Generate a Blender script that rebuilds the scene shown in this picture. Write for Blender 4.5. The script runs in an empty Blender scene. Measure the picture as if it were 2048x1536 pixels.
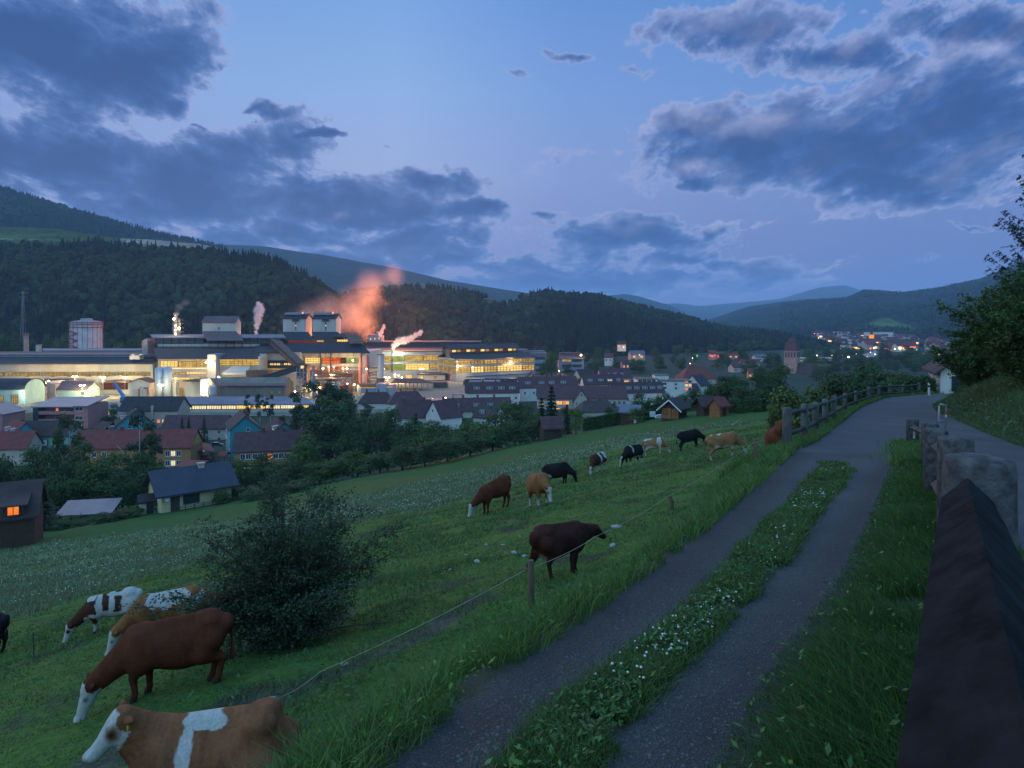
import bpy, math, random
import numpy as np
from mathutils import Vector
RD = random.Random(11)
RG = np.random.default_rng(11)
F, HZ = 1365.0, 640.0            # focal length and horizon row of the photograph, in its pixels
sc = bpy.context.scene
col = sc.collection
PI = math.pi
rad = math.radians
exec_t = None

# ------------------------------------------------------------------ object helpers
def tag(o, label=None, cat=None, group=None, kind=None):
    if label: o['label'] = label
    if cat: o['category'] = cat
    if group: o['group'] = group
    if kind: o['kind'] = kind
    return o

def link(o, parent=None):
    col.objects.link(o)
    if parent is not None: o.parent = parent
    return o

def empty(name, loc=(0, 0, 0), rz=0.0):
    o = bpy.data.objects.new(name, None)
    o.empty_display_size = 0.5
    o.location = loc
    o.rotation_euler = (0, 0, rz)
    return link(o)

def mesh_np(name, v, f, mats=(), midx=None, smooth=False):
    """mesh from arrays; f is (n,3) or (n,4)"""
    v = np.asarray(v, np.float32); f = np.asarray(f, np.int32)
    me = bpy.data.meshes.new(name)
    n, k = f.shape
    me.vertices.add(len(v)); me.vertices.foreach_set('co', v.ravel())
    me.loops.add(n * k); me.loops.foreach_set('vertex_index', f.ravel())
    me.polygons.add(n)
    me.polygons.foreach_set('loop_start', np.arange(0, n * k, k, dtype=np.int32))
    me.polygons.foreach_set('loop_total', np.full(n, k, np.int32))
    for m in mats: me.materials.append(m)
    if midx is not None: me.polygons.foreach_set('material_index', np.asarray(midx, np.int32))
    if smooth: me.polygons.foreach_set('use_smooth', np.ones(n, bool))
    me.update(calc_edges=True)
    return me

def vcol(me, name, c):
    a = me.color_attributes.new(name, 'FLOAT_COLOR', 'POINT')
    c = np.asarray(c, np.float32)
    if c.shape[1] == 3: c = np.concatenate([c, np.ones((len(c), 1), np.float32)], 1)
    a.data.foreach_set('color', c.ravel())

class MB:
    """collects solids; build() links them as ONE mesh object"""
    def __init__(s): s.v = []; s.f = []; s.m = []
    def add(s, vs, fs, m=0):
        b = len(s.v); s.v += [tuple(p) for p in vs]
        for q in fs: s.f.append([i + b for i in q]); s.m.append(m)
        return s
    def box(s, x0, x1, y0, y1, z0, z1, m=0):
        return s.add([(x0,y0,z0),(x1,y0,z0),(x1,y1,z0),(x0,y1,z0),(x0,y0,z1),(x1,y0,z1),(x1,y1,z1),(x0,y1,z1)],
                     [(0,3,2,1),(4,5,6,7),(0,1,5,4),(1,2,6,5),(2,3,7,6),(3,0,4,7)], m)
    def prism(s, prof, x0, x1, axis='x', m=0):
        """closed profile (a,b) in the plane across the axis; x: (y,z), y: (x,z), z: (x,y)"""
        n = len(prof)
        def P(t, a, b): return {'x': (t, a, b), 'y': (a, t, b), 'z': (a, b, t)}[axis]
        vs = [P(x0, a, b) for a, b in prof] + [P(x1, a, b) for a, b in prof]
        fs = [tuple(range(n))[::-1], tuple(range(n, 2 * n))]
        for i in range(n):
            j = (i + 1) % n; fs.append((i, j, n + j, n + i))
        return s.add(vs, fs, m)
    def tube(s, pts, r, n=8, m=0, caps=True, r1=None):
        pts = [Vector(p) for p in pts]; k = len(pts); b = len(s.v); rings = []
        for i, p in enumerate(pts):
            d = (pts[min(i + 1, k - 1)] - pts[max(i - 1, 0)]).normalized()
            a = d.cross(Vector((0, 0, 1)) if abs(d.z) < .9 else Vector((1, 0, 0))).normalized(); c = d.cross(a)
            rr = r if r1 is None else r + (r1 - r) * i / max(1, k - 1)
            if isinstance(r, (list, tuple)): rr = r[i]
            for j in range(n):
                t = 2 * PI * j / n
                s.v.append(tuple(p + a * math.cos(t) * rr + c * math.sin(t) * rr))
        for i in range(k - 1):
            for j in range(n):
                q = (j + 1) % n
                s.f.append([b + i*n + j, b + i*n + q, b + (i+1)*n + q, b + (i+1)*n + j]); s.m.append(m)
        if caps:
            s.f.append([b + j for j in range(n)][::-1]); s.m.append(m)
            s.f.append([b + (k-1)*n + j for j in range(n)]); s.m.append(m)
        return s
    def lathe(s, prof, n=24, m=0, c=(0, 0)):
        b = len(s.v)
        for r, z in prof:
            for j in range(n):
                t = 2*PI*j/n; s.v.append((c[0] + r*math.cos(t), c[1] + r*math.sin(t), z))
        for i in range(len(prof) - 1):
            for j in range(n):
                q = (j+1) % n
                s.f.append([b+i*n+j, b+i*n+q, b+(i+1)*n+q, b+(i+1)*n+j]); s.m.append(m)
        s.f.append([b+j for j in range(n)][::-1]); s.m.append(m)
        s.f.append([b+(len(prof)-1)*n+j for j in range(n)]); s.m.append(m)
        return s
    def mesh(s, name, mats, smooth=False):
        me = bpy.data.meshes.new(name)
        me.from_pydata(s.v, [], s.f)
        for m in (mats if isinstance(mats, (list, tuple)) else [mats]): me.materials.append(m)
        me.polygons.foreach_set('material_index', s.m)
        if smooth: me.polygons.foreach_set('use_smooth', [True]*len(s.f))
        me.update()
        return me
    def build(s, name, mats, parent=None, smooth=False):
        return link(bpy.data.objects.new(name, s.mesh(name, mats, smooth)), parent)

def inst(name, me, parent=None, loc=(0,0,0), rz=0.0, scale=(1,1,1)):
    o = bpy.data.objects.new(name, me); o.location = loc; o.rotation_euler = (0, 0, rz); o.scale = scale
    return link(o, parent)

# ------------------------------------------------------------------ materials
def nmat(name):
    m = bpy.data.materials.new(name); m.use_nodes = True
    nt = m.node_tree; nt.nodes.clear()
    out = nt.nodes.new('ShaderNodeOutputMaterial')
    return m, nt, out
def nd(nt, t, ins=None, **kw):
    n = nt.nodes.new(t)
    for k, v in kw.items(): setattr(n, k, v)
    for k, v in (ins or {}).items():
        if hasattr(v, 'is_output') or isinstance(v, bpy.types.NodeSocket): nt.links.new(v, n.inputs[k])
        else: n.inputs[k].default_value = v
    return n
def c4(c): return (c[0], c[1], c[2], 1.0)
def S(r, g, b):
    f = lambda x: (x/255/12.92) if x/255 <= .04045 else ((x/255 + .055)/1.055)**2.4
    return (f(r), f(g), f(b))
def ramp(nt, fac, stops, interp='LINEAR'):
    r = nd(nt, 'ShaderNodeValToRGB', {'Fac': fac}); e = r.color_ramp.elements; r.color_ramp.interpolation = interp
    while len(e) < len(stops): e.new(.5)
    for i, (p, c) in enumerate(stops): e[i].position = p; e[i].color = c4(c) if len(c) == 3 else c
    return r.outputs['Color']
def noise(nt, scale, detail=3., rough=.55, vec=None, coord='Object', dist=0.0):
    if vec is None: vec = nd(nt, 'ShaderNodeTexCoord').outputs[coord]
    return nd(nt, 'ShaderNodeTexNoise', {'Vector': vec, 'Scale': scale, 'Detail': detail, 'Roughness': rough, 'Distortion': dist})
def mixc(nt, fac, a, b, mode='MIX'):
    n = nd(nt, 'ShaderNodeMix', data_type='RGBA', blend_type=mode)
    for k, v in (('Factor', fac), ('A', a), ('B', b)):
        idx = {'Factor': 0, 'A': 6, 'B': 7}[k]
        if isinstance(v, bpy.types.NodeSocket): nt.links.new(v, n.inputs[idx])
        else: n.inputs[idx].default_value = v if k == 'Factor' else c4(v)
    return n.outputs[2]
def mth(nt, op, a, b=None, c=None, clamp=False):
    n = nd(nt, 'ShaderNodeMath', operation=op, use_clamp=clamp)
    for i, v in enumerate((a, b, c)):
        if v is None: continue
        if isinstance(v, bpy.types.NodeSocket): nt.links.new(v, n.inputs[i])
        else: n.inputs[i].default_value = v
    return n.outputs[0]
def surf(name, c, c2=None, scale=3., rough=.85, bump=0.0, bscale=None, detail=4., metal=0.0, stretch=None, lo=.35, hi=.65, objvar=0.0, spec=.3, seam=None):
    """weathered surface: two tones mixed by noise, optional bump, optional per-object variation and panel seams"""
    m, nt, out = nmat(name)
    vec = nd(nt, 'ShaderNodeTexCoord').outputs['Object']
    if stretch: vec = nd(nt, 'ShaderNodeMapping', {'Vector': vec, 'Scale': stretch}).outputs[0]
    if c2 is None: c2 = tuple(x * .7 for x in c)
    n = noise(nt, scale, detail, .6, vec)
    colr = ramp(nt, n.outputs['Fac'], [(lo, c2), (hi, c)])
    if objvar:
        r = nd(nt, 'ShaderNodeObjectInfo').outputs['Random']
        k = mth(nt, 'MULTIPLY_ADD', r, 2*objvar, 1 - objvar)
        colr = mixc(nt, 1.0, colr, nd(nt, 'ShaderNodeCombineColor', {0: k, 1: k, 2: k}).outputs[0], 'MULTIPLY')
    if seam:
        w = nd(nt, 'ShaderNodeTexWave', {'Vector': vec, 'Scale': seam[0]}, wave_type='BANDS', bands_direction=seam[1])
        k = ramp(nt, w.outputs['Fac'], [(0.0, (1-seam[2],)*3), (.25, (1, 1, 1))])
        colr = mixc(nt, 1.0, colr, k, 'MULTIPLY')
    p = nd(nt, 'ShaderNodeBsdfPrincipled', {'Base Color': colr, 'Roughness': rough, 'Metallic': metal, 'Specular IOR Level': spec})
    if bump:
        bn = noise(nt, bscale or scale * 3, 4., .6, vec)
        b = nd(nt, 'ShaderNodeBump', {'Height': bn.outputs['Fac'], 'Strength': bump, 'Distance': .05})
        nt.links.new(b.outputs[0], p.inputs['Normal'])
    nt.links.new(p.outputs[0], out.inputs[0])
    return m
def emit(name, c, strength=1.0, c2=None, scale=1.0, stretch=None, lo=.3, hi=.7):
    m, nt, out = nmat(name)
    colr = c4(c)
    e = nd(nt, 'ShaderNodeEmission', {'Color': colr, 'Strength': strength})
    if c2:
        vec = nd(nt, 'ShaderNodeTexCoord').outputs['Object']
        if stretch: vec = nd(nt, 'ShaderNodeMapping', {'Vector': vec, 'Scale': stretch}).outputs[0]
        n = noise(nt, scale, 4., .65, vec)
        nt.links.new(ramp(nt, n.outputs['Fac'], [(lo, c2), (hi, c)]), e.inputs[0])
    nt.links.new(e.outputs[0], out.inputs[0])
    return m

def lamp_light(parent, loc, power, c, r=.4, name='lamp_light'):
    d = bpy.data.lights.new(name, 'POINT'); d.energy = power; d.color = c; d.shadow_soft_size = r
    o = bpy.data.objects.new(name, d); o.location = loc
    return link(o, parent)

# ------------------------------------------------------------------ noise on arrays
def hash2(ix, iy, seed):
    h = (ix.astype(np.int64) * 374761393 + iy.astype(np.int64) * 668265263 + seed * 982451653) & 0xFFFFFFFF
    h = ((h ^ (h >> 13)) * 1274126177) & 0xFFFFFFFF
    return ((h ^ (h >> 16)) & 0xFFFF) / 65535.0
def vnoise(x, y, seed=0):
    x = np.asarray(x, float); y = np.asarray(y, float)
    ix = np.floor(x); iy = np.floor(y); fx = x - ix; fy = y - iy
    fx = fx*fx*(3-2*fx); fy = fy*fy*(3-2*fy)
    a = hash2(ix, iy, seed); b = hash2(ix+1, iy, seed); c = hash2(ix, iy+1, seed); d = hash2(ix+1, iy+1, seed)
    return (a + (b-a)*fx) * (1-fy) + (c + (d-c)*fx) * fy
def fbm(x, y, seed=0, o=4):
    t = 0; a = .5; n = 0
    for i in range(o):
        t = t + a * vnoise(x * 2**i, y * 2**i, seed + i*17); n += a; a *= .5
    return t / n

# ------------------------------------------------------------------ lie of the land
def lse(a, b, w): return np.logaddexp(a / w, b / w) * w
def smn(a, b, w): return -lse(-a, -b, w)
FLOOR = -46.0
LT = np.array([(-6,-5.2),(0,-2),(2.97,-.6),(3.9,-.11),(5.2,.68),(6.9,1.67),(10.96,3.82),(13.8,5.3),(17.5,7.2),(20.5,9.1),(26,12.2),(30.5,14.8),(38,19),(47,24.3),(56,30.5),(63.6,39),(67,52),(70,80),(200,700)])
RT = np.array([(-6,1.2),(0,4.4),(18.7,14),(24,16.6),(27.5,18.4),(37.5,23.4),(47,29),(53,33.5),(58,39.5),(61,52),(64,80),(200,760)])
ZT = np.array([(-6,-1.1),(0,-1.65),(20,-3.6),(48,-5.95),(71,-7.25),(100,-8.6),(200,-12)])
def Le(y): return np.interp(y, LT[:,0], LT[:,1])
def Re(y): return np.interp(y, RT[:,0], RT[:,1])
def Zr(y): return np.interp(y, ZT[:,0], ZT[:,1])
def meadow(x, y):
    x = np.asarray(x, float); y = np.asarray(y, float)
    p = -2.59 + .20 * smn(x, 45.0 + 0*x, 8.0) - .195 * y
    p = p + np.interp(y, [0,50,60,70,80,90,100,110,118,125,132,140,160,200], [0,0,.15,.45,.9,1.5,2.2,3.0,3.55,3.9,4.0,3.9,3.0,0]) \
          + .085 * np.maximum(0, lse(-x - 35, 0*x, 4.0) - .3) * np.clip(1.6 - y/180, 0, 1)
    return lse(p, FLOOR + 0*x, 3.0)
def ground0(x, y):
    """lie of the land without the small bumps"""
    x = np.asarray(x, float); y = np.asarray(y, float)
    l = Le(y); r = Re(y); z0 = Zr(y); m = meadow(x, y)
    t = np.clip((l - np.interp(y, [10,18], [.05,.7]) - x) / 2.6, 0, 1); f = 1 - t*t*(3-2*t)
    left = m + (z0 - meadow(l, y)) * f
    d = np.maximum(0, x - r)
    right = z0 + smn((np.sqrt(d*d + .25) - .5) * .5, 7.0 + 0*d, 1.5) - .02 * d
    right = np.where(y > 60, np.maximum(m, -46), right)
    return np.where(y > 64.5, m, np.where(x < l, left, np.where(x <= r, z0, right)))
def ground(x, y):
    x = np.asarray(x, float); y = np.asarray(y, float)
    z = ground0(x, y)
    dl = np.clip((Le(y) - x) / 1.5, 0, 1) + np.clip((x - Re(y)) / 1.5, 0, 1)
    near = np.clip(1.4 - y / 120, 0, 1) * np.clip(dl, 0, 1)
    b = (fbm(x*.22, y*.22, 3, 3) - .5) * .55 + (fbm(x*1.1, y*1.1, 8, 3) - .5) * .20
    return z + b * near
def P(u, v, Y): return ((u - 1024) / F * Y, Y, (HZ - v) / F * Y)
def px(u, Y): return (u - 1024) / F * Y
def pz(v, Y): return (HZ - v) / F * Y
def hit(u, v, g=None, y0=1.5, y1=3000):
    """where the sight line through a pixel of the photograph meets the ground"""
    g = g or ground0
    ys = np.exp(np.linspace(math.log(y0), math.log(y1), 900))
    d = (HZ - v) / F * ys - g((u - 1024) / F * ys, ys)
    i = np.where(d <= 0)[0]
    if len(i) == 0: Y = y1
    else:
        i = i[0]
        if i == 0: Y = y0
        else: Y = ys[i-1] + (ys[i]-ys[i-1]) * d[i-1] / (d[i-1] - d[i])
    X = (u - 1024) / F * Y
    return (float(X), float(Y), float(g(np.array([X]), np.array([Y]))[0]))
def gz(x, y): return float(ground(np.array([x]), np.array([y]))[0])
def floorY(v): return -FLOOR * F / (v - HZ)

# ------------------------------------------------------------------ camera
cam = bpy.data.cameras.new('camera'); cam_o = link(bpy.data.objects.new('camera', cam))
cam.sensor_width = 36; cam.lens = 36 * F / 2048
cam.shift_y = -128 / 2048
cam.clip_start = .05; cam.clip_end = 60000
cam_o.rotation_euler = (PI/2, 0, 0)
sc.camera = cam_o
sc.view_settings.view_transform = 'Standard'
sc.view_settings.look = 'None'; sc.view_settings.gamma = 1.0; sc.view_settings.exposure = 0.0
cy = sc.cycles
cy.max_bounces = 6; cy.diffuse_bounces = 2; cy.glossy_bounces = 2; cy.transmission_bounces = 3; cy.transparent_max_bounces = 8; cy.volume_bounces = 1
cy.use_denoising = True
cy.sample_clamp_indirect = 4.0
# ------------------------------------------------------------------ sky: dusk gradient with broken clouds, in world directions
def build_world():
    w = bpy.data.worlds.new("World"); sc.world = w; w.use_nodes = True
    nt = w.node_tree; nt.nodes.clear()
    out = nd(nt, 'ShaderNodeOutputWorld')
    d = nd(nt, 'ShaderNodeTexCoord').outputs['Generated']
    sx = nd(nt, 'ShaderNodeSeparateXYZ', {0: d}); x, y, z = sx.outputs
    ay = mth(nt, 'MAXIMUM', mth(nt, 'ABSOLUTE', y), .22)
    zc = mth(nt, 'MAXIMUM', z, 0.0)
    U = mth(nt, 'DIVIDE', x, ay); V = mth(nt, 'DIVIDE', zc, ay)
    # the cloud field
    g = bpy.data.node_groups.new('cloud_field', 'ShaderNodeTree')
    g.interface.new_socket('Vec', in_out='INPUT', socket_type='NodeSocketVector')
    g.interface.new_socket('D', in_out='OUTPUT', socket_type='NodeSocketFloat')
    gi = g.nodes.new('NodeGroupInput'); go = g.nodes.new('NodeGroupOutput')
    vec = gi.outputs[0]
    s2 = nd(g, 'ShaderNodeSeparateXYZ', {0: vec})
    den = mth(g, 'ADD', s2.outputs[1], .30)
    pv = nd(g, 'ShaderNodeCombineXYZ', {0: mth(g, 'DIVIDE', s2.outputs[0], den), 1: mth(g, 'DIVIDE', .75, den), 2: 1.7})
    warp = nd(g, 'ShaderNodeTexNoise', {'Vector': vec, 'Scale': 7.0, 'Detail': 4.0, 'Roughness': .65})
    wv = nd(g, 'ShaderNodeVectorMath', {0: warp.outputs['Color'], 1: (-.5, -.5, -.5)}, operation='ADD')
    wv = nd(g, 'ShaderNodeVectorMath', {0: wv.outputs[0], 1: (.20, .11, 0), 2: vec}, operation='MULTIPLY_ADD').outputs[0]
    BL = [(60,60,330,130,1.15),(230,130,200,115,1.15),(350,200,75,50,.9),(395,240,38,18,.75),(0,290,150,85,1.15),(140,335,190,78,1.15),(400,352,215,92,1.3),(300,415,260,46,1.05),(610,400,190,56,1.15),
          (840,370,120,34,1.05),(945,428,110,32,.95),(750,440,190,48,.95),(250,446,380,40,.86),(540,472,380,38,.86),(830,482,170,34,.95),(820,525,520,44,.9),(1180,560,480,36,.95),
          (530,208,70,24,.85),(655,265,66,15,.85),(770,308,40,9,.6),(430,120,30,20,.6),(520,240,30,9,.6),
          (1095,440,70,24,.72),(1270,478,230,42,.95),(1430,462,76,30,.95),(1080,530,460,34,.75),(1400,525,300,40,.85),(1500,510,160,20,.6),
          (1690,300,400,92,1.2),(1420,230,110,48,1.1),(1750,370,200,52,1.1),(1930,220,230,110,1.15),(1490,60,200,75,1.0),(1650,120,260,66,1.0),
          (1980,60,190,70,1.05),(1400,358,76,30,.98),(1490,402,26,12,.7),(1150,108,64,22,.75),(1040,152,80,28,.55),(1280,130,120,44,.6),(1950,462,110,13,.6),(1870,535,50,9,.65)]
    acc = None
    for (u, v, ru, rv, wt) in BL:
        a, b = (u-1024)/F, (HZ-v)/F
        q = nd(g, 'ShaderNodeVectorMath', {0: wv, 1: (F/ru, F/rv, 0), 2: (-a*F/ru, -b*F/rv, 0)}, operation='MULTIPLY_ADD')
        l = nd(g, 'ShaderNodeVectorMath', {0: q.outputs[0]}, operation='LENGTH').outputs['Value']
        k = mth(g, 'MULTIPLY_ADD', l, -.70, wt*.95)
        acc = k if acc is None else mth(g, 'SMOOTH_MAX', acc, k, .12)
    n1 = nd(g, 'ShaderNodeTexNoise', {'Vector': pv.outputs[0], 'Scale': 4.6, 'Detail': 8.0, 'Roughness': .68, 'Distortion': .12})
    n2 = mth(g, 'MULTIPLY_ADD', n1.outputs['Fac'], 2.25, -1.36)
    D = mth(g, 'ADD', mth(g, 'MAXIMUM', acc, -.25), n2)
    g.links.new(D, go.inputs[0])
    s3 = nd(g, 'ShaderNodeSeparateXYZ', {0: nd(g, 'ShaderNodeVectorMath', {0: vec, 1: (-.014, .024, 0)}, operation='ADD').outputs[0]})
    den3 = mth(g, 'ADD', s3.outputs[1], .30)
    pv3 = nd(g, 'ShaderNodeCombineXYZ', {0: mth(g, 'DIVIDE', s3.outputs[0], den3), 1: mth(g, 'DIVIDE', .75, den3), 2: 1.7})
    n3 = nd(g, 'ShaderNodeTexNoise', {'Vector': pv3.outputs[0], 'Scale': 4.6, 'Detail': 5.0, 'Roughness': .64, 'Distortion': .12})
    g.interface.new_socket('L', in_out='OUTPUT', socket_type='NodeSocketFloat')
    g.links.new(mth(g, 'MULTIPLY', mth(g, 'SUBTRACT', n1.outputs['Fac'], n3.outputs['Fac']), 1.75), go.inputs[1])
    def field(du, dv):
        n = nt.nodes.new('ShaderNodeGroup'); n.node_tree = g
        v = nd(nt, 'ShaderNodeCombineXYZ', {0: mth(nt, 'ADD', U, du), 1: mth(nt, 'ADD', V, dv), 2: 0.0})
        nt.links.new(v.outputs[0], n.inputs[0]); return n.outputs
    d0, dl = field(0, 0)
    # clear sky: brighter low over the hills ahead, deeper overhead, dimmer to the right
    e = mth(nt, 'ARCTAN2', z, mth(nt, 'SQRT', mth(nt, 'MULTIPLY_ADD', x, x, mth(nt, 'MULTIPLY', y, y))))
    en = mth(nt, 'DIVIDE', e, PI/2, clamp=True)
    clear = ramp(nt, en, [(0.0, S(140,140,188)), (.06, S(142,148,194)), (.13, S(146,163,208)), (.20, S(130,163,216)), (.30, S(102,148,210)), (.5, S(104,142,208)), (1.0, S(96,132,200))])
    az = mth(nt, 'ARCTAN2', x, y)
    side = ramp(nt, mth(nt, 'MULTIPLY_ADD', az, .6, .5, clamp=True), [(0.0, (.85,.88,.95)), (.24, (1.12,1.10,1.05)), (.40, (1.26,1.20,1.10)), (.55, (.86,.90,.97)), (.8, (.60,.72,.86)), (1.0, (.5,.65,.8))])
    clear = mixc(nt, 1.0, clear, side, 'MULTIPLY')
    # clouds: slate blue where thick, pale lilac at thin and top-lit edges
    cov = nd(nt, 'ShaderNodeMapRange', {'Value': d0, 'From Min': .0, 'From Max': .15}, interpolation_type='SMOOTHSTEP').outputs[0]
    thick = nd(nt, 'ShaderNodeMapRange', {'Value': d0, 'From Min': .0, 'From Max': .80}, interpolation_type='SMOOTHSTEP').outputs[0]
    cc = ramp(nt, thick, [(0.0, S(160,172,214)), (.12, S(118,140,192)), (.32, S(76,106,164)), (.6, S(52,86,146)), (1.0, S(38,68,126))])
    lit = mth(nt, 'MULTIPLY', mth(nt, 'MULTIPLY', dl, 3.0, clamp=True), mth(nt, 'MULTIPLY_ADD', thick, -.95, 1.0))
    # sunward flanks of the banks on the east side still catch the afterglow
    glow = None
    pv0 = nd(nt, 'ShaderNodeCombineXYZ', {0: U, 1: V, 2: 0.0}).outputs[0]
    gw = nd(nt, 'ShaderNodeTexNoise', {'Vector': pv0, 'Scale': 11.0, 'Detail': 4.0, 'Roughness': .6})
    gv = nd(nt, 'ShaderNodeVectorMath', {0: nd(nt, 'ShaderNodeVectorMath', {0: gw.outputs['Color'], 1: (-.5,-.5,-.5)}, operation='ADD').outputs[0], 1: (.10,.07,0), 2: pv0}, operation='MULTIPLY_ADD').outputs[0]
    for (u, v, ru, rv, wt) in ((1400,215,110,48,.95),(1545,245,170,34,.6),(1395,345,75,30,1.1),(1425,455,60,20,.8),(1500,30,150,50,.5),(1700,70,60,55,.7),(1850,95,70,26,.9),(1530,378,40,26,.7),(1250,455,90,18,.6),(1950,90,90,24,.5),(590,470,40,10,1.0),(690,440,30,12,.9),(500,458,60,10,.9)):
        a, b = (u-1024)/F, (HZ-v)/F
        q = nd(nt, 'ShaderNodeVectorMath', {0: gv, 1: (F/ru, F/rv, 0), 2: (-a*F/ru, -b*F/rv, 0)}, operation='MULTIPLY_ADD')
        k = mth(nt, 'MULTIPLY_ADD', nd(nt, 'ShaderNodeVectorMath', {0: q.outputs[0]}, operation='LENGTH').outputs['Value'], -wt, wt)
        glow = k if glow is None else mth(nt, 'MAXIMUM', glow, k)
    lit = mth(nt, 'ADD', lit, mth(nt, 'MULTIPLY', mth(nt, 'MAXIMUM', glow, 0.0), mth(nt, 'MULTIPLY_ADD', dl, 2.5, .75, clamp=True)), clamp=True)
    litw = mth(nt, 'MULTIPLY', lit, mth(nt, 'MULTIPLY_ADD', az, .75, .45, clamp=True))
    cc = mixc(nt, litw, cc, S(176,180,215))
    sky = mixc(nt, mth(nt, 'MULTIPLY', cov, .93), clear, cc)
    # sky brightness added behind the camera and overhead, warmed, to light the ground
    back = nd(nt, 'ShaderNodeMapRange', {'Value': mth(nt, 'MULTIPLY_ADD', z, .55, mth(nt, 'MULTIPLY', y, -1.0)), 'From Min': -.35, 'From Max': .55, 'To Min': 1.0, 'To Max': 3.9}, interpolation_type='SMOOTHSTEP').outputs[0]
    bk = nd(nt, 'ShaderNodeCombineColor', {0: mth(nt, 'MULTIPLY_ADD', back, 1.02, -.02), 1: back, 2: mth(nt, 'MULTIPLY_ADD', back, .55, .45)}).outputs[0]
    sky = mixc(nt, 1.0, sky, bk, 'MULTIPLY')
    below = mth(nt, 'LESS_THAN', z, -.01)
    sky = mixc(nt, below, sky, (.02, .03, .05))
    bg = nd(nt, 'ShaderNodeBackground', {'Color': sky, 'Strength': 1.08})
    # a low dusk sun below the western ridge, through the atmosphere model, adds a trace of its colour
    ts = nd(nt, 'ShaderNodeTexSky', sky_type='NISHITA', sun_disc=False, sun_elevation=rad(1.0), sun_rotation=rad(-35))
    bg2 = nd(nt, 'ShaderNodeBackground', {'Color': ts.outputs[0], 'Strength': .002})
    ad = nd(nt, 'ShaderNodeAddShader', {0: bg.outputs[0], 1: bg2.outputs[0]})
    nt.links.new(ad.outputs[0], out.inputs[0])
    w.cycles.sampling_method = 'MANUAL'; w.cycles.sample_map_resolution = 512
build_world()
sun = bpy.data.lights.new('dusk_sun', 'SUN'); sun.energy = .55; sun.angle = rad(30); sun.color = (1.0, .86, .8)
so = link(bpy.data.objects.new('dusk_sun', sun)); so.rotation_euler = (rad(62), 0, rad(-150))

# ------------------------------------------------------------------ haze
def build_haze():
    m, nt, out = nmat('haze_air')
    v = nd(nt, 'ShaderNodeVolumePrincipled', {'Color': (.50, .72, 1.0, 1), 'Density': 9.0e-5, 'Anisotropy': 0.0})
    nt.links.new(v.outputs[0], out.inputs['Volume'])
    b = MB().box(-14000, 14000, -400, 16000, -49.5, 720)
    o = b.build('haze', m); tag(o, kind='stuff')
build_haze()

# ------------------------------------------------------------------ ground sheet
# bounds of the uncut flower meadow between the grazed pasture and the mown strip
FU = [(0,1245),(200,1185),(420,1115),(640,1065),(800,1030),(1000,985),(1130,935),(1230,897),(1400,866),(1520,846)]
FLo = [(0,1100),(300,1060),(500,1035),(800,972),(1000,928),(1240,872),(1400,852),(1520,842)]
def ytab(t): 
    a = [(u, hit(u, v)[1]) for u, v in t]; return np.array(a)
TU, TL = ytab(FU), ytab(FLo)
def zone(x, y):
    u = 1024 + F * x / np.maximum(y, .1)
    wob = (fbm(x*.25, y*.25, 31, 3) - .5)
    yu = np.interp(u, TU[:,0], TU[:,1]) * (1 + .16*wob); yl = np.interp(u, TL[:,0], TL[:,1]) * (1 + .05*wob)
    fl = np.clip((y - yu) / 1.5 + .5, 0, 1) * np.clip((yl - y) / 1.5 + .5, 0, 1)
    mown = np.clip((y - yl) / 1.5 + .5, 0, 1)
    return fl * (u < 1560), mown
def gravel_strip(y):
    """the grassed middle strip of the track: edges as x(y)"""
    T = np.array([hit(u, v)[:2] for u, v in [(1008,1510),(1066,1432),(1164,1366),(1242,1307),(1300,1268),(1410,1165),(1500,1068),(1570,1006),(1615,950),(1645,930)]])
    Q = np.array([hit(u, v)[:2] for u, v in [(1262,1500),(1350,1380),(1440,1290),(1530,1200),(1585,1140),(1635,1050),(1665,1008),(1690,985),(1715,940),(1695,929)]])
    return T, Q
ST, SQ = gravel_strip(0)
IL = np.array([hit(u, v)[:2] for u, v in [(1440,1536),(1500,1436),(1552,1349),(1587,1297),(1640,1223),(1688,1150),(1723,1091),(1744,1035),(1767,980),(1784,934),(1826,906)]])
def sl(y): return np.interp(y, np.r_[0, ST[:,1]], np.r_[ST[0,0]-.55*ST[0,1], ST[:,0]]) + .07
def sq(y): return np.interp(y, np.r_[0, SQ[:,1]], np.r_[SQ[0,0]-.55*SQ[0,1], SQ[:,0]]) - .09
SEND = min(ST[-1,1], SQ[-1,1]) 
def il(y): return np.interp(y, np.r_[0, IL[:,1]], np.r_[IL[0,0]-.55*IL[0,1], IL[:,0]])
IEND = IL[-1,1]
FX = np.array([(0,.55),(3.4,2.29),(6.7,4.3),(10,6.27),(14,8.6),(19.2,11.5),(30,18)])
def fx(y): return np.interp(y, FX[:,1]*0+FX[:,0], FX[:,1])

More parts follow.
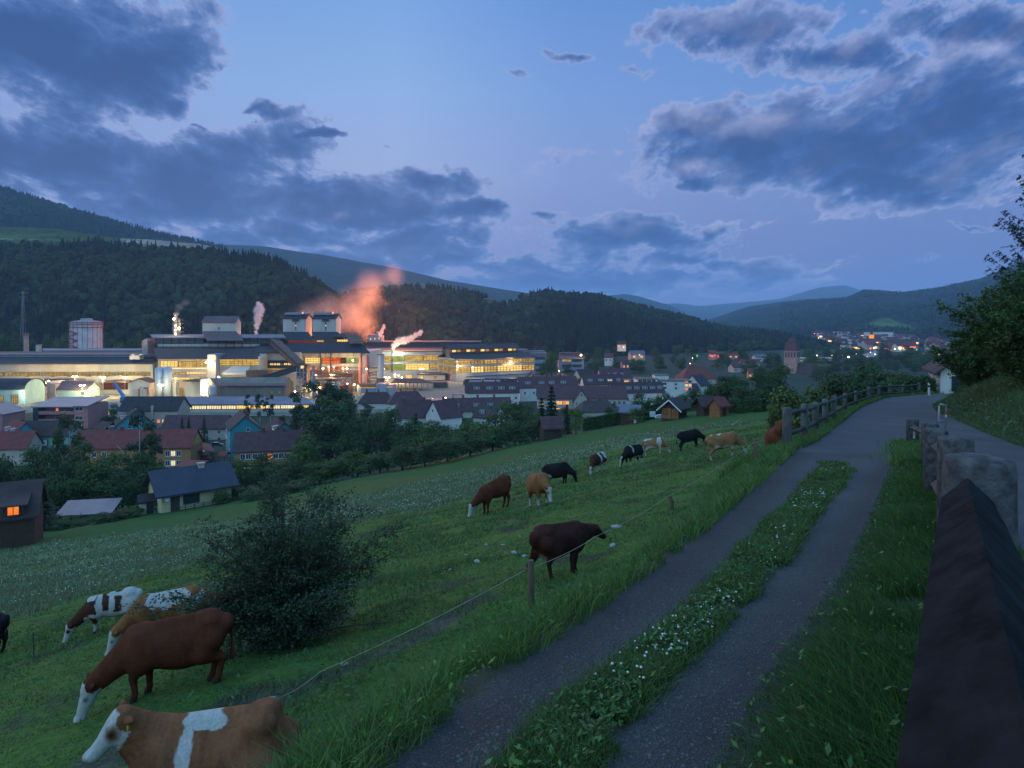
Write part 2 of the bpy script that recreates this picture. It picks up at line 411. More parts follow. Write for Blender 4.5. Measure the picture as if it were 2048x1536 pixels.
def build_ground():
    na, nr = 560, 420
    th = np.concatenate([np.linspace(-88, -41, 40, endpoint=False), np.linspace(-41, 41, na, endpoint=False), np.linspace(41, 88, 41)]) * PI/180
    r = np.exp(np.linspace(math.log(.9), math.log(15500), nr))
    T, Rr = np.meshgrid(th, r); X = Rr*np.sin(T); Y = Rr*np.cos(T)
    Z = ground(X, Y)
    inside = np.clip((X - Le(Y)) / .35, 0, 1) * np.clip((Re(Y) - X) / .35, 0, 1) * (Y < 61)
    Z = Z - .10 * inside
    v = np.stack([X, Y, Z], -1).reshape(-1, 3)
    n = len(th); idx = np.arange(n*nr).reshape(nr, n)
    f = np.stack([idx[:-1,:-1], idx[:-1,1:], idx[1:,1:], idx[1:,:-1]], -1).reshape(-1, 4)
    x, y, z = v.T
    fl, mown = zone(x, y)
    n1 = fbm(x*.5, y*.5, 5, 4); n2 = fbm(x*.09, y*.09, 6, 3)
    def C(*c): return np.array(c)[None, :]
    grz = C(.050,.105,.022)*(1-n1[:,None]) + C(.075,.135,.028)*n1[:,None]
    soil = np.clip((fbm(x*.55+9, y*.55, 41, 4) - .66) * 9, 0, 1)[:,None]
    grz = grz*(1-soil) + C(.045,.042,.036)*soil
    flc = C(.085,.150,.060)*(1-n1[:,None]) + C(.125,.190,.090)*n1[:,None]
    mwn = C(.035,.085,.022)*(1-n1[:,None]) + C(.050,.105,.030)*n1[:,None]
    c = grz*(1-fl[:,None]) + flc*fl[:,None]
    c = c*(1-mown[:,None]) + mwn*mown[:,None]
    # valley floor: gardens, yards and the paved works site
    val = np.clip((-39 - z) / 4, 0, 1)[:,None]
    gar = C(.030,.055,.022)*(1-n2[:,None]) + C(.06,.062,.058)*n2[:,None]
    yard = ((y > 338) & (y < 560) & (x < 25 + (y-480)*.6) )[:,None]
    gar = np.where(yard, C(.22,.20,.16) + 0*gar, gar)
    far = np.clip((y - 900)/500, 0, 1)[:,None]
    gar = gar*(1-far) + C(.03,.05,.03)*far
    c = c*(1-val) + gar*val
    # worn, muddy cattle path under the electric fence, and bare earth beside the track
    pts = np.array([hit(u, v)[:2] for u, v in [(480,1460),(560,1390),(700,1340),(800,1290),(900,1235),(960,1205)]])
    pd = np.full(len(x), 9.0)
    for a, b in zip(pts[:-1], pts[1:]):
        ab = b-a; t = np.clip(((x-a[0])*ab[0] + (y-a[1])*ab[1]) / (ab@ab), 0, 1)
        pd = np.minimum(pd, np.hypot(x-a[0]-ab[0]*t, y-a[1]-ab[1]*t))
    mud = np.clip((.42 + .55*(n1-.5) - pd) * 5, 0, 1)[:,None]
    e2 = hit(230, 1505)
    mud = np.maximum(mud, np.clip((.75 + .8*(n1-.5) - np.hypot(x-e2[0]-.2, y-e2[1])) * 4, 0, 1)[:,None])
    c = c*(1-mud) + C(.075,.068,.062)*mud
    me = mesh_np('ground', v, f, smooth=True)
    vcol(me, 'Col', c)
    m, nt, out = nmat('meadow_ground')
    a = nd(nt, 'ShaderNodeAttribute', attribute_name='Col')
    vec = nd(nt, 'ShaderNodeTexCoord').outputs['Object']
    nn = noise(nt, 9.0, 5., .7, vec); nb = noise(nt, 1.3, 4., .6, vec)
    k = ramp(nt, nn.outputs['Fac'], [(.3, (.55,.55,.55)), (.7, (1.35,1.35,1.35))])
    k2 = ramp(nt, nb.outputs['Fac'], [(.3, (.8,.85,.75)), (.7, (1.15,1.1,1.1))])
    colr = mixc(nt, 1.0, mixc(nt, 1.0, a.outputs['Color'], k, 'MULTIPLY'), k2, 'MULTIPLY')
    bp = nd(nt, 'ShaderNodeBump', {'Height': nn.outputs['Fac'], 'Strength': .6, 'Distance': .06})
    p = nd(nt, 'ShaderNodeBsdfPrincipled', {'Base Color': colr, 'Roughness': .95, 'Specular IOR Level': .1, 'Normal': bp.outputs[0]})
    nt.links.new(p.outputs[0], out.inputs[0])
    me.materials.append(m)
    tag(link(bpy.data.objects.new('ground', me)), kind='structure')
build_ground()

# ------------------------------------------------------------------ farm track and lane (sheets on the platform)
def strip_mesh(name, xl, xr, y0, y1, ny, nx, dz):
    ys = np.linspace(0, 1, ny)**1.35 * (y1-y0) + y0
    t = np.linspace(0, 1, nx)
    Y = np.repeat(ys[:,None], nx, 1)
    a, b = xl(ys)[:,None], xr(ys)[:,None]
    X = a + (b-a)*t[None,:]
    Z = Zr(Y) + dz
    idx = np.arange(ny*nx).reshape(ny, nx)
    f = np.stack([idx[:-1,:-1], idx[:-1,1:], idx[1:,1:], idx[1:,:-1]], -1).reshape(-1,4)
    return np.stack([X,Y,Z],-1).reshape(-1,3), f
def asphalt(name, gravelly):
    m, nt, out = nmat(name)
    vec = nd(nt, 'ShaderNodeTexCoord').outputs['Object']
    n1 = noise(nt, .5, 4., .6, vec); n2 = noise(nt, 42.0 if gravelly else 70., 3., .7, vec)
    vo = nd(nt, 'ShaderNodeTexVoronoi', {'Vector': vec, 'Scale': 95.0 if gravelly else 150.})
    base = ramp(nt, n1.outputs['Fac'], [(.3, (.050,.049,.050)), (.7, (.085,.082,.081))])
    k = ramp(nt, vo.outputs['Color'], [(.15, (.72,.72,.73)), (.7, (1.08,1.08,1.06)), (.95, (1.7,1.65,1.6) if gravelly else (1.3,1.3,1.3))])
    colr = mixc(nt, 1.0, base, k, 'MULTIPLY')
    at = nd(nt, 'ShaderNodeAttribute', attribute_name='Col')
    sp = nd(nt, 'ShaderNodeSeparateColor', {0: at.outputs['Color']})
    n3 = noise(nt, 7.0, 4., .7, vec)
    gk = mth(nt, 'MULTIPLY_ADD', mth(nt, 'SUBTRACT', n3.outputs['Fac'], .5), 1.6, sp.outputs[0])
    gk = nd(nt, 'ShaderNodeMapRange', {'Value': gk, 'From Min': .35, 'From Max': .65}).outputs[0]
    soil = ramp(nt, n2.outputs['Fac'], [(.3, (.022,.030,.014)), (.7, (.055,.060,.030))])
    colr = mixc(nt, gk, colr, soil)
    gk2 = nd(nt, 'ShaderNodeMapRange', {'Value': sp.outputs[1], 'From Min': 0., 'From Max': 1.}).outputs[0]
    colr = mixc(nt, gk2, colr, mixc(nt, 1.0, colr, (.75,.62,.52), 'MULTIPLY'))
    h = mth(nt, 'ADD', vo.outputs['Distance'], n2.outputs['Fac'])
    bp = nd(nt, 'ShaderNodeBump', {'Height': h, 'Strength': .8 if gravelly else .35, 'Distance': .02})
    p = nd(nt, 'ShaderNodeBsdfPrincipled', {'Base Color': colr, 'Roughness': .8, 'Specular IOR Level': .35, 'Normal': bp.outputs[0]})
    nt.links.new(p.outputs[0], out.inputs[0])
    return m
def build_roads():
    # track: from the meadow edge to the post-and-rail barrier, up to where it joins the lane
    v, f = strip_mesh('track', lambda y: Le(y)-.12, fx, .3, 17.0, 260, 60, .012)
    x, y, _ = v.T
    g = np.clip(np.minimum(x - sl(y), sq(y) - x) / .16 + .5, 0, 1) * np.clip((SEND + .1 - y) / .4, 0, 1)
    g = np.maximum(g, np.clip((x - il(y)) / .16 + .5, 0, 1) * np.clip((IEND - y) / .4, 0, 1))
    g = np.maximum(g, np.clip(.8 - (x - Le(y)) / .22, 0, 1))
    earth = np.clip(1 - np.abs(x - Le(y) - .3) / .35, 0, 1)*.8 + np.clip(1 - np.abs(il(y) - x - .15) / .3, 0, 1)*.8
    me = mesh_np('track', v, f, [asphalt('gravel_track', True)], smooth=True); vcol(me, 'Col', np.stack([g, np.clip(earth,0,1), 0*g], -1))
    tag(link(bpy.data.objects.new('track', me)), kind='structure')
    # lane: behind the barrier, then the whole width beyond it
    v, f = strip_mesh('road', fx, lambda y: Re(y)+.05, .3, 17.0, 120, 24, .012)
    x, y, _ = v.T
    g = np.clip(.9 - (Re(y) - x) / .35, 0, 1)
    v2, f2 = strip_mesh('road', lambda y: Le(y)-.12, lambda y: Re(y)+.05, 17.0, 61.0, 200, 30, .012)
    x2, y2, _ = v2.T
    g2 = np.clip(.8 - (x2 - Le(y2)) / .25, 0, 1) + np.clip(.8 - (Re(y2) - x2) / .35, 0, 1)
    gg = np.r_[g, g2]
    me = mesh_np('road', np.r_[v, v2], np.r_[f, f2 + len(v)], [asphalt('lane_asphalt', False)], smooth=True); vcol(me, 'Col', np.stack([gg, 0*gg, 0*gg], -1))
    tag(link(bpy.data.objects.new('road', me)), kind='structure')
build_roads()

# ------------------------------------------------------------------ hills
def hill_mat(name, c1, c2, scale, bump=1.0):
    m, nt, out = nmat(name)
    at = nd(nt, 'ShaderNodeAttribute', attribute_name='Col')
    vec = nd(nt, 'ShaderNodeTexCoord').outputs['Object']
    n = noise(nt, scale, 6., .7, vec)
    k = ramp(nt, n.outputs['Fac'], [(.35, (.45,.45,.45)), (.65, (1.4,1.4,1.4))])
    n2 = noise(nt, scale*.12, 4., .6, vec)
    k2 = ramp(nt, n2.outputs['Fac'], [(.3, (.7,.72,.7)), (.7, (1.25,1.2,1.2))])
    colr = mixc(nt, 1.0, mixc(nt, 1.0, at.outputs['Color'], k, 'MULTIPLY'), k2, 'MULTIPLY')
    b = nd(nt, 'ShaderNodeBump', {'Height': n.outputs['Fac'], 'Strength': bump, 'Distance': 2.5/scale*.1})
    p = nd(nt, 'ShaderNodeBsdfPrincipled', {'Base Color': colr, 'Roughness': 1.0, 'Specular IOR Level': 0.0, 'Normal': b.outputs[0]})
    nt.links.new(p.outputs[0], out.inputs[0])
    return m
class Hill:
    def __init__(s, crest, yb, yc, nu=200, nt=50, amp=.0, seed=0, back=1.6, tree=0.0, pw=1.25):
        s.c = np.array(crest, float); s.yb, s.yc = yb, yc
        s.u0, s.u1 = s.c[0,0], s.c[-1,0]; s.nu, s.nt = nu, nt; s.amp, s.seed, s.back, s.tree, s.pw = amp, seed, back, tree, pw
    def at(s, u, t):
        """world point of the hillside in direction u, a fraction t of the way up to its crest"""
        yb = np.interp(u, s.yb[0], s.yb[1]); yc = np.interp(u, s.yc[0], s.yc[1])
        v = np.interp(u, s.c[:,0], s.c[:,1])
        Y = yb + (yc-yb)*t; X = (u-1024)/F*Y
        zc = (HZ - v)/F*yc - s.tree
        pr = np.where(t <= 1, .35*t + .65*(1-(1-np.clip(t,0,1))**s.pw), 1 - (np.maximum(t-1, 0))**1.3*.9)
        fade = np.clip(t*3, 0, 1)
        Z = FLOOR - 3 + (zc - FLOOR + 3)*pr
        nz = (fbm(X/s.amp/6+7, Y/s.amp/6, s.seed, 5) - .5)*s.amp*fade if s.amp else 0
        return X, Y, Z + nz*np.where(np.abs(t-1) < .25, .25 + 3*np.abs(t-1), 1)
    def build(s, name, mat, color, extra=None):
        us = np.linspace(s.u0, s.u1, s.nu); ts = np.concatenate([np.linspace(0, 1, s.nt), np.linspace(1, s.back, s.nt//3)[1:]])
        Ug, Tg = np.meshgrid(us, ts); X, Y, Z = s.at(Ug, Tg)
        v = np.stack([X,Y,Z],-1).reshape(-1,3)
        n = len(us); idx = np.arange(v.shape[0]).reshape(len(ts), n)
        f = np.stack([idx[:-1,:-1], idx[:-1,1:], idx[1:,1:], idx[1:,:-1]], -1).reshape(-1,4)
        me = mesh_np(name, v, f, [mat], smooth=True)
        c = np.repeat(np.array(color)[None,:], len(v), 0)
        if extra is not None: c = extra(Ug.ravel(), (HZ - F*v[:,2]/v[:,1]), c, v)
        vcol(me, 'Col', c)
        return tag(link(bpy.data.objects.new(name, me)), kind='structure')
W0 = [-200, 2300]
hm_near = hill_mat('wooded_slope', 0, 0, .12); hm_far = hill_mat('distant_slope', 0, 0, .02, .8); hm_vfar = hill_mat('mountain_slope', 0, 0, .006, .6)
HA = Hill([(-260,452),(0,454),(120,458),(240,477),(320,481),(400,488),(460,502),(500,517),(560,530),(620,562),(660,590),(720,640),(800,690),(860,720)], (W0,[585,585]), ([-200,500,860],[1250,1080,820]), 300, 70, 9, 3, tree=0.0)
HB = Hill([(560,650),(640,606),(700,594),(760,586),(850,582),(900,586),(960,597),(1000,603),(1045,600),(1100,590),(1200,600),(1300,625),(1400,650),(1470,667),(1550,674),(1620,688),(1680,706),(1740,722)], ([500,1100,1740],[640,760,1150]), ([500,1100,1740],[1150,1350,1500]), 300, 60, 9, 4)
HC = Hill([(-300,250),(-150,320),(0,378),(60,397),(170,430),(300,467),(380,484),(470,505),(560,560)], (W0,[1350,1350]), (W0,[2300,2300]), 160, 40, 16, 5)
HD = Hill([(250,470),(330,479),(400,486),(470,490),(540,494),(640,509),(760,530),(900,562),(1000,578),(1050,585),(1150,602),(1300,650)], (W0,[2600,2600]), (W0,[4500,4500]), 220, 50, 40, 6)
HE0 = Hill([(1080,612),(1150,604),(1210,591),(1250,588),(1280,593),(1340,611),(1400,641),(1450,665)], (W0,[4800,4800]), (W0,[7000,7000]), 120, 30, 40, 7)
HE = Hill([(1150,612),(1290,611),(1350,606),(1400,612),(1430,609),(1500,604),(1560,598),(1600,586),(1645,573),(1690,571),(1720,580),(1760,592),(1850,610)], (W0,[7500,7500]), (W0,[11000,11000]), 160, 30, 60, 8)
HF = Hill([(1330,660),(1400,646),(1440,632),(1500,613),(1560,604),(1620,598),(1690,594),(1710,587),(1728,578),(1760,580),(1800,584),(1840,579),(1880,574),(1960,557),(2010,538),(2150,470),(2300,420)], ([1330,1640,1900,2300],[2900,2000,1500,1300]), ([1330,2300],[5200,3000]), 260, 60, 45, 9)
def colA(u, v, c, p):
    line = np.interp(u, [0,120,200,260,330,430,500,540], [490,492,486,492,496,506,517,400])
    g = np.clip((line - v)/4 + .5, 0, 1)[:,None]*(u < 540)[:,None]
    grass = np.array([[.075,.100,.045]]) * (.7 + .6*fbm(p[:,0]*.02, p[:,1]*.02, 2, 3))[:,None]
    tan = np.array([[.34,.27,.22]])
    tl = np.interp(u, [236,245,330,420,500], [470,484,494,501,515])
    tk = np.clip((tl - v)/3 + .5, 0, 1)[:,None]*((u > 236) & (u < 505))[:,None]
    pathk = (np.abs(v - np.interp(u, [0,60,200,400],[478,479,482,510])) < 1.2)[:,None]
    grass = np.where(pathk, grass*1.8, grass)
    gg = grass*(1-tk) + tan*tk
    return c*(1-g) + gg*g
HA.build('hill', hm_near, (.022,.036,.016), colA)
def colB(u, v, c, p):
    k = (((u-1000)/42)**2 + ((v-607)/7)**2 < 1) & (v > 598)
    c = np.where(k[:,None], np.array([[.09,.12,.05]]), c)
    k = (((u-1030)/18)**2 + ((v-601)/7)**2 < 1)
    c = np.where(k[:,None], np.array([[.30,.28,.25]]), c)
    return c
HB.build('hill', hm_near, (.022,.036,.016), colB)
HC.build('hill', hm_near, (.020,.034,.018))
def colD(u, v, c, p):
    k = (np.clip(1.3-np.hypot((u-790)/32, (v-568)/9), 0, 1) + np.clip(1.2-np.hypot((u-850)/24, (v-572)/6), 0, 1))[:,None]
    return c*(1-np.clip(k*2,0,1)) + np.array([[.07,.10,.05]])*np.clip(k*2,0,1)
HD.build('hill', hm_far, (.020,.034,.020), colD)
HE0.build('mountain', hm_vfar, (.022,.034,.024))
HE.build('mountain', hm_vfar, (.022,.034,.024))
def colF(u, v, c, p):
    top = np.interp(u, [1720,1735,1760,1775,1800,1830,1850], [660,648,637,635,645,656,660])
    bot = np.interp(u, [1720,1740,1800,1850], [652,655,656,661])
    k = np.clip(np.minimum(v - top, bot - v) + .5, 0, 1)[:,None]*((u > 1718) & (u < 1850))[:,None]
    c = c*(1-k) + np.array([[.085,.140,.045]])*k
    k = np.clip(1.2-np.hypot((u-1650)/22, (v-611)/6), 0, 1)[:,None]
    return c*(1-k) + np.array([[.06,.08,.04]])*k
HF.build('hill', hm_far, (.020,.036,.020), colF)

# ------------------------------------------------------------------ wooded hillsides (far-off wood that reads as one mass)
def ico(sub=1):
    import bmesh
    bm = bmesh.new(); bmesh.ops.create_icosphere(bm, subdivisions=sub, radius=1.0)
    v = np.array([p.co[:] for p in bm.verts]); f = np.array([[q.index for q in p.verts] for p in bm.faces]); bm.free()
    return v, f
def conifer_proto(seed, n=8, tiers=6):
    rg = np.random.default_rng(seed); v = []; f = []
    for k in range(tiers):
        zb = .10 + .86*k/tiers; zt = min(1.0, zb + .9/tiers*1.9); r = .20*(1-k/tiers*.88)
        b = len(v); v.append((0, 0, zt))
        for j in range(n):
            a = 2*PI*(j + .5*(k % 2))/n; q = r*(1.0 if j % 2 else .6)*rg.uniform(.8, 1.2)
            v.append((q*math.cos(a), q*math.sin(a), zb + (0 if j % 2 else .03) + rg.uniform(-.02, .02)))
        for j in range(n): f.append((b, b+1+j, b+1+(j+1) % n))
    return np.array(v), np.array(f)
def decid_proto(seed):
    rg = np.random.default_rng(seed); V = []; Fc = []; nb = 0
    bv, bf = ico(2)
    for k in range(5):
        d = rg.normal(size=3); d /= np.linalg.norm(d); c = np.array([0,0,.58]) + d*np.array([.22,.22,.20])*(k > 0); r = rg.uniform(.20,.30)
        w = bv*(1 + .38*(rg.random((len(bv),1))-.5))*r
        V.append(w + c); Fc.append(bf + nb); nb += len(bv)
    return np.concatenate(V), np.concatenate(Fc)
CON = [conifer_proto(s) for s in range(4)]; DEC = [decid_proto(s) for s in range(4)]
fm, _nt, _o = nmat('forest_leaves')
_a = nd(_nt, 'ShaderNodeAttribute', attribute_name='Col')
_p = nd(_nt, 'ShaderNodeBsdfPrincipled', {'Base Color': _a.outputs['Color'], 'Roughness': .9, 'Specular IOR Level': .1}); _nt.links.new(_p.outputs[0], _o.inputs[0])
def forest(name, hill, n, size, con_share, keep=None, trange=(0.0, 1.04), seed=0, tw=1.0, urange=None):
    rg = np.random.default_rng(seed)
    u = rg.uniform(*(urange or (hill.u0, hill.u1)), n*3); t = rg.uniform(0, 1, n*3)**tw*(trange[1]-trange[0]) + trange[0]
    X, Y, Z = hill.at(u, t)
    ok = rg.random(n*3) < (Y/Y.max())
    v = HZ - F*Z/Y
    if keep is not None: ok &= keep(u, v, t)
    i = np.where(ok)[0][:n]; X, Y, Z, u = X[i], Y[i], Z[i], u[i]
    patch = fbm(X*.008, Y*.008, seed+3, 3)
    VV, FF, CC, nb = [], [], [], 0
    kind = (rg.random(len(X)) < np.clip(con_share + (patch-.5)*3.6, .05, .95))
    hh = size*rg.uniform(.6, 1.15, len(X)); pick = rg.integers(0, 4, len(X)); tone = rg.uniform(.55, 1.4, len(X))
    for k in (0, 1):
        for q in range(4):
            j = np.where((kind == bool(k)) & (pick == q))[0]
            if len(j) == 0: continue
            pv, pf = (CON if k else DEC)[q]
            a = rg.uniform(0, 2*PI, len(j)); c, s_ = np.cos(a)[:,None], np.sin(a)[:,None]
            h = hh[j][:,None]*(1.1 if k else .85); w = h*(1.0 if k else 1.0)
            vx = (pv[None,:,0]*c - pv[None,:,1]*s_)*w + X[j][:,None]; vy = (pv[None,:,0]*s_ + pv[None,:,1]*c)*w + Y[j][:,None]; vz = pv[None,:,2]*h + Z[j][:,None] - .06*h
            m = len(pv); VV.append(np.stack([vx,vy,vz],-1).reshape(-1,3))
            FF.append((pf[None] + (np.arange(len(j))*m)[:,None,None] + nb).reshape(-1,3)); nb += m*len(j)
            base = np.array([.009,.017,.011]) if k else np.array([.019,.034,.013])
            cc = base[None,None,:]*tone[j][:,None,None]*rg.uniform(.8,1.2,(len(j), m, 1))
            CC.append(cc.reshape(-1,3))
    me = mesh_np(name, np.concatenate(VV), np.concatenate(FF), [fm]); vcol(me, 'Col', np.concatenate(CC))
    return tag(link(bpy.data.objects.new(name, me)), kind='stuff')
def keepA(u, v, t):
    line = np.interp(u, [-300,0,120,200,260,330,430,500,540], [494,494,496,489,497,500,509,518,400])
    return (v > line) | (u > 530)
forest('forest', HA, 5200, 15.5, .42, keepA, seed=1, trange=(.0, 1.02))
def keepB(u, v, t): return ~(((u-1000)/46)**2 + ((v-606)/9)**2 < 1)
forest('forest', HB, 6000, 17.0, .55, keepB, seed=2, trange=(.02, 1.04))
forest('forest', HF, 4200, 19.0, .5, lambda u, v, t: ~((v > np.interp(u, [1715,1760,1800,1855], [650,634,634,656])) & (v < np.interp(u, [1715,1850], [655,663])) & (u > 1715) & (u < 1855)), seed=4, trange=(.0, .75), tw=1.5, urange=(1560, 2120))
forest('forest', HC, 3000, 20.0, .8, lambda u, v, t: v < 500, seed=3, trange=(.55, 1.03), urange=(-120, 520))
# ------------------------------------------------------------------ the steelworks
M = {}
M['clad'] = surf('pale_cladding', (.40,.385,.34), (.31,.295,.26), .15, .7, seam=(1.2,'X',.12), stretch=(1,1,.25))
M['clad_blue'] = surf('blue_grey_cladding', (.27,.30,.36), (.20,.225,.28), .15, .6, seam=(1.0,'X',.15), stretch=(1,1,.25))
M['clad_white'] = surf('white_cladding', (.50,.48,.43), (.40,.375,.33), .12, .7, seam=(.8,'X',.14), stretch=(1,1,.3))
M['clad_brown'] = surf('brown_sheet_wall', (.20,.165,.13), (.14,.115,.095), .2, .8, seam=(1.4,'X',.2), stretch=(1,1,.3))
M['rust'] = surf('rusty_sheet', (.16,.085,.06), (.09,.055,.045), .3, .85)
M['roof'] = surf('grey_brown_sheet_roof', (.072,.056,.056), (.050,.040,.041), .06, .95, seam=(.7,'X',.25))
M['roof_dark'] = surf('dark_sheet_roof', (.050,.047,.056), (.034,.032,.038), .06, .95, seam=(.7,'X',.25))
M['roof_lilac'] = surf('pale_zinc_roof', (.19,.175,.21), (.14,.13,.16), .08, .9, seam=(.5,'X',.18))
M['roof_maroon'] = surf('maroon_sheet_roof', (.135,.085,.09), (.095,.06,.065), .08, .7, seam=(.6,'X',.2))
M['concrete'] = surf('yard_concrete', (.33,.31,.28), (.24,.225,.20), .3, .9)
M['steel'] = surf('grey_steel', (.26,.28,.32), (.18,.19,.22), .6, .5, metal=.3)
M['steel_dark'] = surf('dark_steel', (.055,.055,.062), (.035,.035,.04), .6, .6)
M['silo'] = surf('silo_metal', (.42,.45,.50), (.33,.36,.41), .25, .45, metal=.2, stretch=(1,1,.2))
M['pink'] = surf('pinkish_brick', (.40,.29,.26), (.30,.21,.19), .4, .9)
M['red'] = surf('red_painted_steel', (.30,.06,.055), (.20,.045,.04), .8, .6)
M['blue'] = surf('blue_painted_steel', (.04,.16,.42), (.03,.11,.30), .8, .5)
M['green'] = surf('green_painted_steel', (.10,.38,.05), (.07,.26,.04), .8, .5)
M['stain'] = surf('mint_render', (.40,.52,.46), (.33,.43,.38), .3, .85)
M['frame'] = surf('window_bars', (.075,.07,.06), (.05,.045,.04), 1., .7)
M['lit'] = emit('lit_hall_glass', S(242,196,92), 1.15, S(138,104,46), .22, (1,1,2.5))
M['lit_soft'] = emit('softly_lit_glass', S(214,172,88), .95, S(112,92,50), .2, (1,1,2))
M['lit_bright'] = emit('brightly_lit_glass', S(255,218,120), 1.5, S(214,168,82), .25, (1,1,2))
M['lit_white'] = emit('white_lit_glass', S(255,244,205), 1.25, S(235,196,116), .35, (1,1,1))
M['glow'] = emit('molten_glow', S(255,128,40), 1.15, S(190,52,10), .12, (1,1,2.5), .35, .62)
M['glow_dim'] = emit('furnace_glow', S(150,62,26), .7, S(52,24,16), .12, (1,1,3))
M['green_lit'] = emit('greenish_lit_glass', S(190,205,90), .95, S(98,110,48), .2, (1,1,2))
M['lamp'] = emit('warm_lamp_glass', (1.0,.78,.42), 26.0)
M['lamp_w'] = emit('white_lamp_glass', (1.0,.95,.78), 30.0)
M['lamp_o'] = emit('orange_lamp_glass', (1.0,.52,.16), 30.0)

def prt(mb, name, mats, root, smooth=False):
    l = root.location
    mb.v = [(p[0]-l[0], p[1]-l[1], p[2]-l[2]) for p in mb.v]
    o = mb.build(name, mats, root, smooth); return o
def thing(name, label, cat, loc, group=None, rz=0.0):
    return tag(empty(name, loc, rz), label, cat, group)
def fbox(mb, u0, u1, v0, v1, Y, d, m=0, grow=0.0):
    """box whose front face fills the pixel rectangle at distance Y"""
    return mb.box(px(u0, Y), px(u1, Y), Y - grow, Y + d, pz(v1, Y), pz(v0, Y), m)
def glaze(root, u0, u1, v0, v1, Y, mat, nc, nr, name='window', bars=True, bw=.19):
    x0, x1, z0, z1 = px(u0,Y), px(u1,Y), pz(v1,Y), pz(v0,Y)
    w = prt(MB().box(x0, x1, Y-.12, Y+.02, z0, z1), name, M[mat] if isinstance(mat, str) else mat, root)
    if bars:
        b = MB()
        for i in range(nc+1):
            x = x0 + (x1-x0)*i/nc; t = bw*(1.5 if i in (0, nc) else 1)
            b.box(x-t/2, x+t/2, Y-.24, Y-.125, z0-.1, z1+.1)
        for i in range(nr+1):
            z = z0 + (z1-z0)*i/nr; b.box(x0, x1, Y-.22, Y-.13, z-bw/2, z+bw/2)
        f = b.build('frame', M['frame'], w)
        f.data.transform(__import__('mathutils').Matrix.Translation(-root.location))
    return w
def roofslope(mb, u0, u1, vf, Yf, vb, Yb, u0b=None, u1b=None, th=.5, m=0):
    """sheet roof from its front edge (row vf at Yf) up to its back edge (row vb at Yb)"""
    u0b = u0 if u0b is None else u0b; u1b = u1 if u1b is None else u1b
    a = [(px(u0,Yf),Yf,pz(vf,Yf)), (px(u1,Yf),Yf,pz(vf,Yf)), (px(u1b,Yb),Yb,pz(vb,Yb)), (px(u0b,Yb),Yb,pz(vb,Yb))]
    vs = [(x,y,z-th) for x,y,z in a] + a
    return mb.add(vs, [(0,3,2,1),(4,5,6,7),(0,1,5,4),(1,2,6,5),(2,3,7,6),(3,0,4,7)], m)
def base(u, Y): return (px(u, Y), Y, FLOOR)

# --- long hall on the west side of the works
Y = 425
r = thing('factory_hall', 'very long pale hall with a band of lit windows, beside the gasometer', 'factory hall', base(120, Y))
m = MB(); fbox(m, -140, 306, 726, 795, Y, 40); prt(m, 'wall', M['clad'], r)
m = MB(); roofslope(m, -142, 307, 727, Y-1.2, 717, Y+13); m.box(px(-142,Y),px(307,Y),Y+13,Y+40,pz(716,Y)-.6,pz(716,Y)); prt(m, 'roof', M['roof_dark'], r)
m = MB(); fbox(m, -140, 290, 708, 722, Y+13.5, 14); prt(m, 'roof_monitor', M['clad_blue'], r)
m = MB(); roofslope(m, -141, 292, 709, Y+12.9, 703, Y+28); prt(m, 'roof', M['rust'], r)
m = MB(); fbox(m, 86, 286, 700, 706, Y+34, 16); prt(m, 'roof_monitor', M['clad_blue'], r)
m = MB(); roofslope(m, 85, 288, 701, Y+33, 696.5, Y+46); prt(m, 'roof', M['roof_lilac'], r)
m = MB(); fbox(m, 259, 279, 711, 719, Y+3, 5); m.box(px(258,Y),px(264,Y),Y+2.6,Y+8,pz(711,Y),pz(708.5,Y)); m.box(px(274,Y),px(280,Y),Y+2.6,Y+8,pz(711,Y),pz(708.5,Y)); prt(m, 'dormer', M['clad_white'], r)
for i in range(6):
    a = -138 + i*73.5; glaze(r, a, a+71, 744.5-.35*i*.5, 752-.35*i*.6, Y, 'lit_soft', 9, 2, bw=.22)
for a, b, c, d, mt in ((-60,-4,770,784,'lit_soft'),(52,88,769,782,'lit_soft'),(176,206,766,780,'lit_soft'),(208,256,765,779,'glow_dim')):
    glaze(r, a, b, c, d, Y, mt, 8, 2)
for u in (54,104,138,176,214,250,288): prt(fbox(MB(), u-3, u+3, 751.5, 753.2, Y-1.2, 1.0), 'wall_lamp', M['steel_dark'], r)
m = MB(); m.tube([P(212,762,Y-3), P(240,760.5,Y-3), P(262,761.5,Y-3)], .5, 8); m.tube([P(212,762,Y-3), P(212,767,Y-3)], .4, 8); prt(m, 'pipe', M['rust'], r)

# --- gasometer
Y = 520; cx = px(154, Y)
r = thing('gasometer', 'tall pale round gas tank with red zigzag stairs and railing', 'gas tank', (cx, Y+11.5, FLOOR))
R0 = 29*Y/F; n = 20
m = MB(); m.lathe([(R0, FLOOR), (R0, pz(655,Y)), (R0*.99, pz(646,Y))], n, c=(cx, Y+11.5)); prt(m, 'wall', surf('gasometer_panels', (.56,.54,.56), (.42,.40,.42), .25, .6, seam=(.45,'Z',.35)), r)
m = MB()
for k in range(n):
    a = 2*PI*k/n; x, y = cx+R0*1.004*math.cos(a), Y+11.5+R0*1.004*math.sin(a); m.tube([(x,y,FLOOR),(x,y,pz(652,Y))], .16, 4)
for v in (655, 649, 645): m.lathe([(R0*1.05, pz(v,Y)-.2), (R0*1.07, pz(v,Y)), (R0*1.05, pz(v,Y)+.2)], n, c=(cx, Y+11.5))
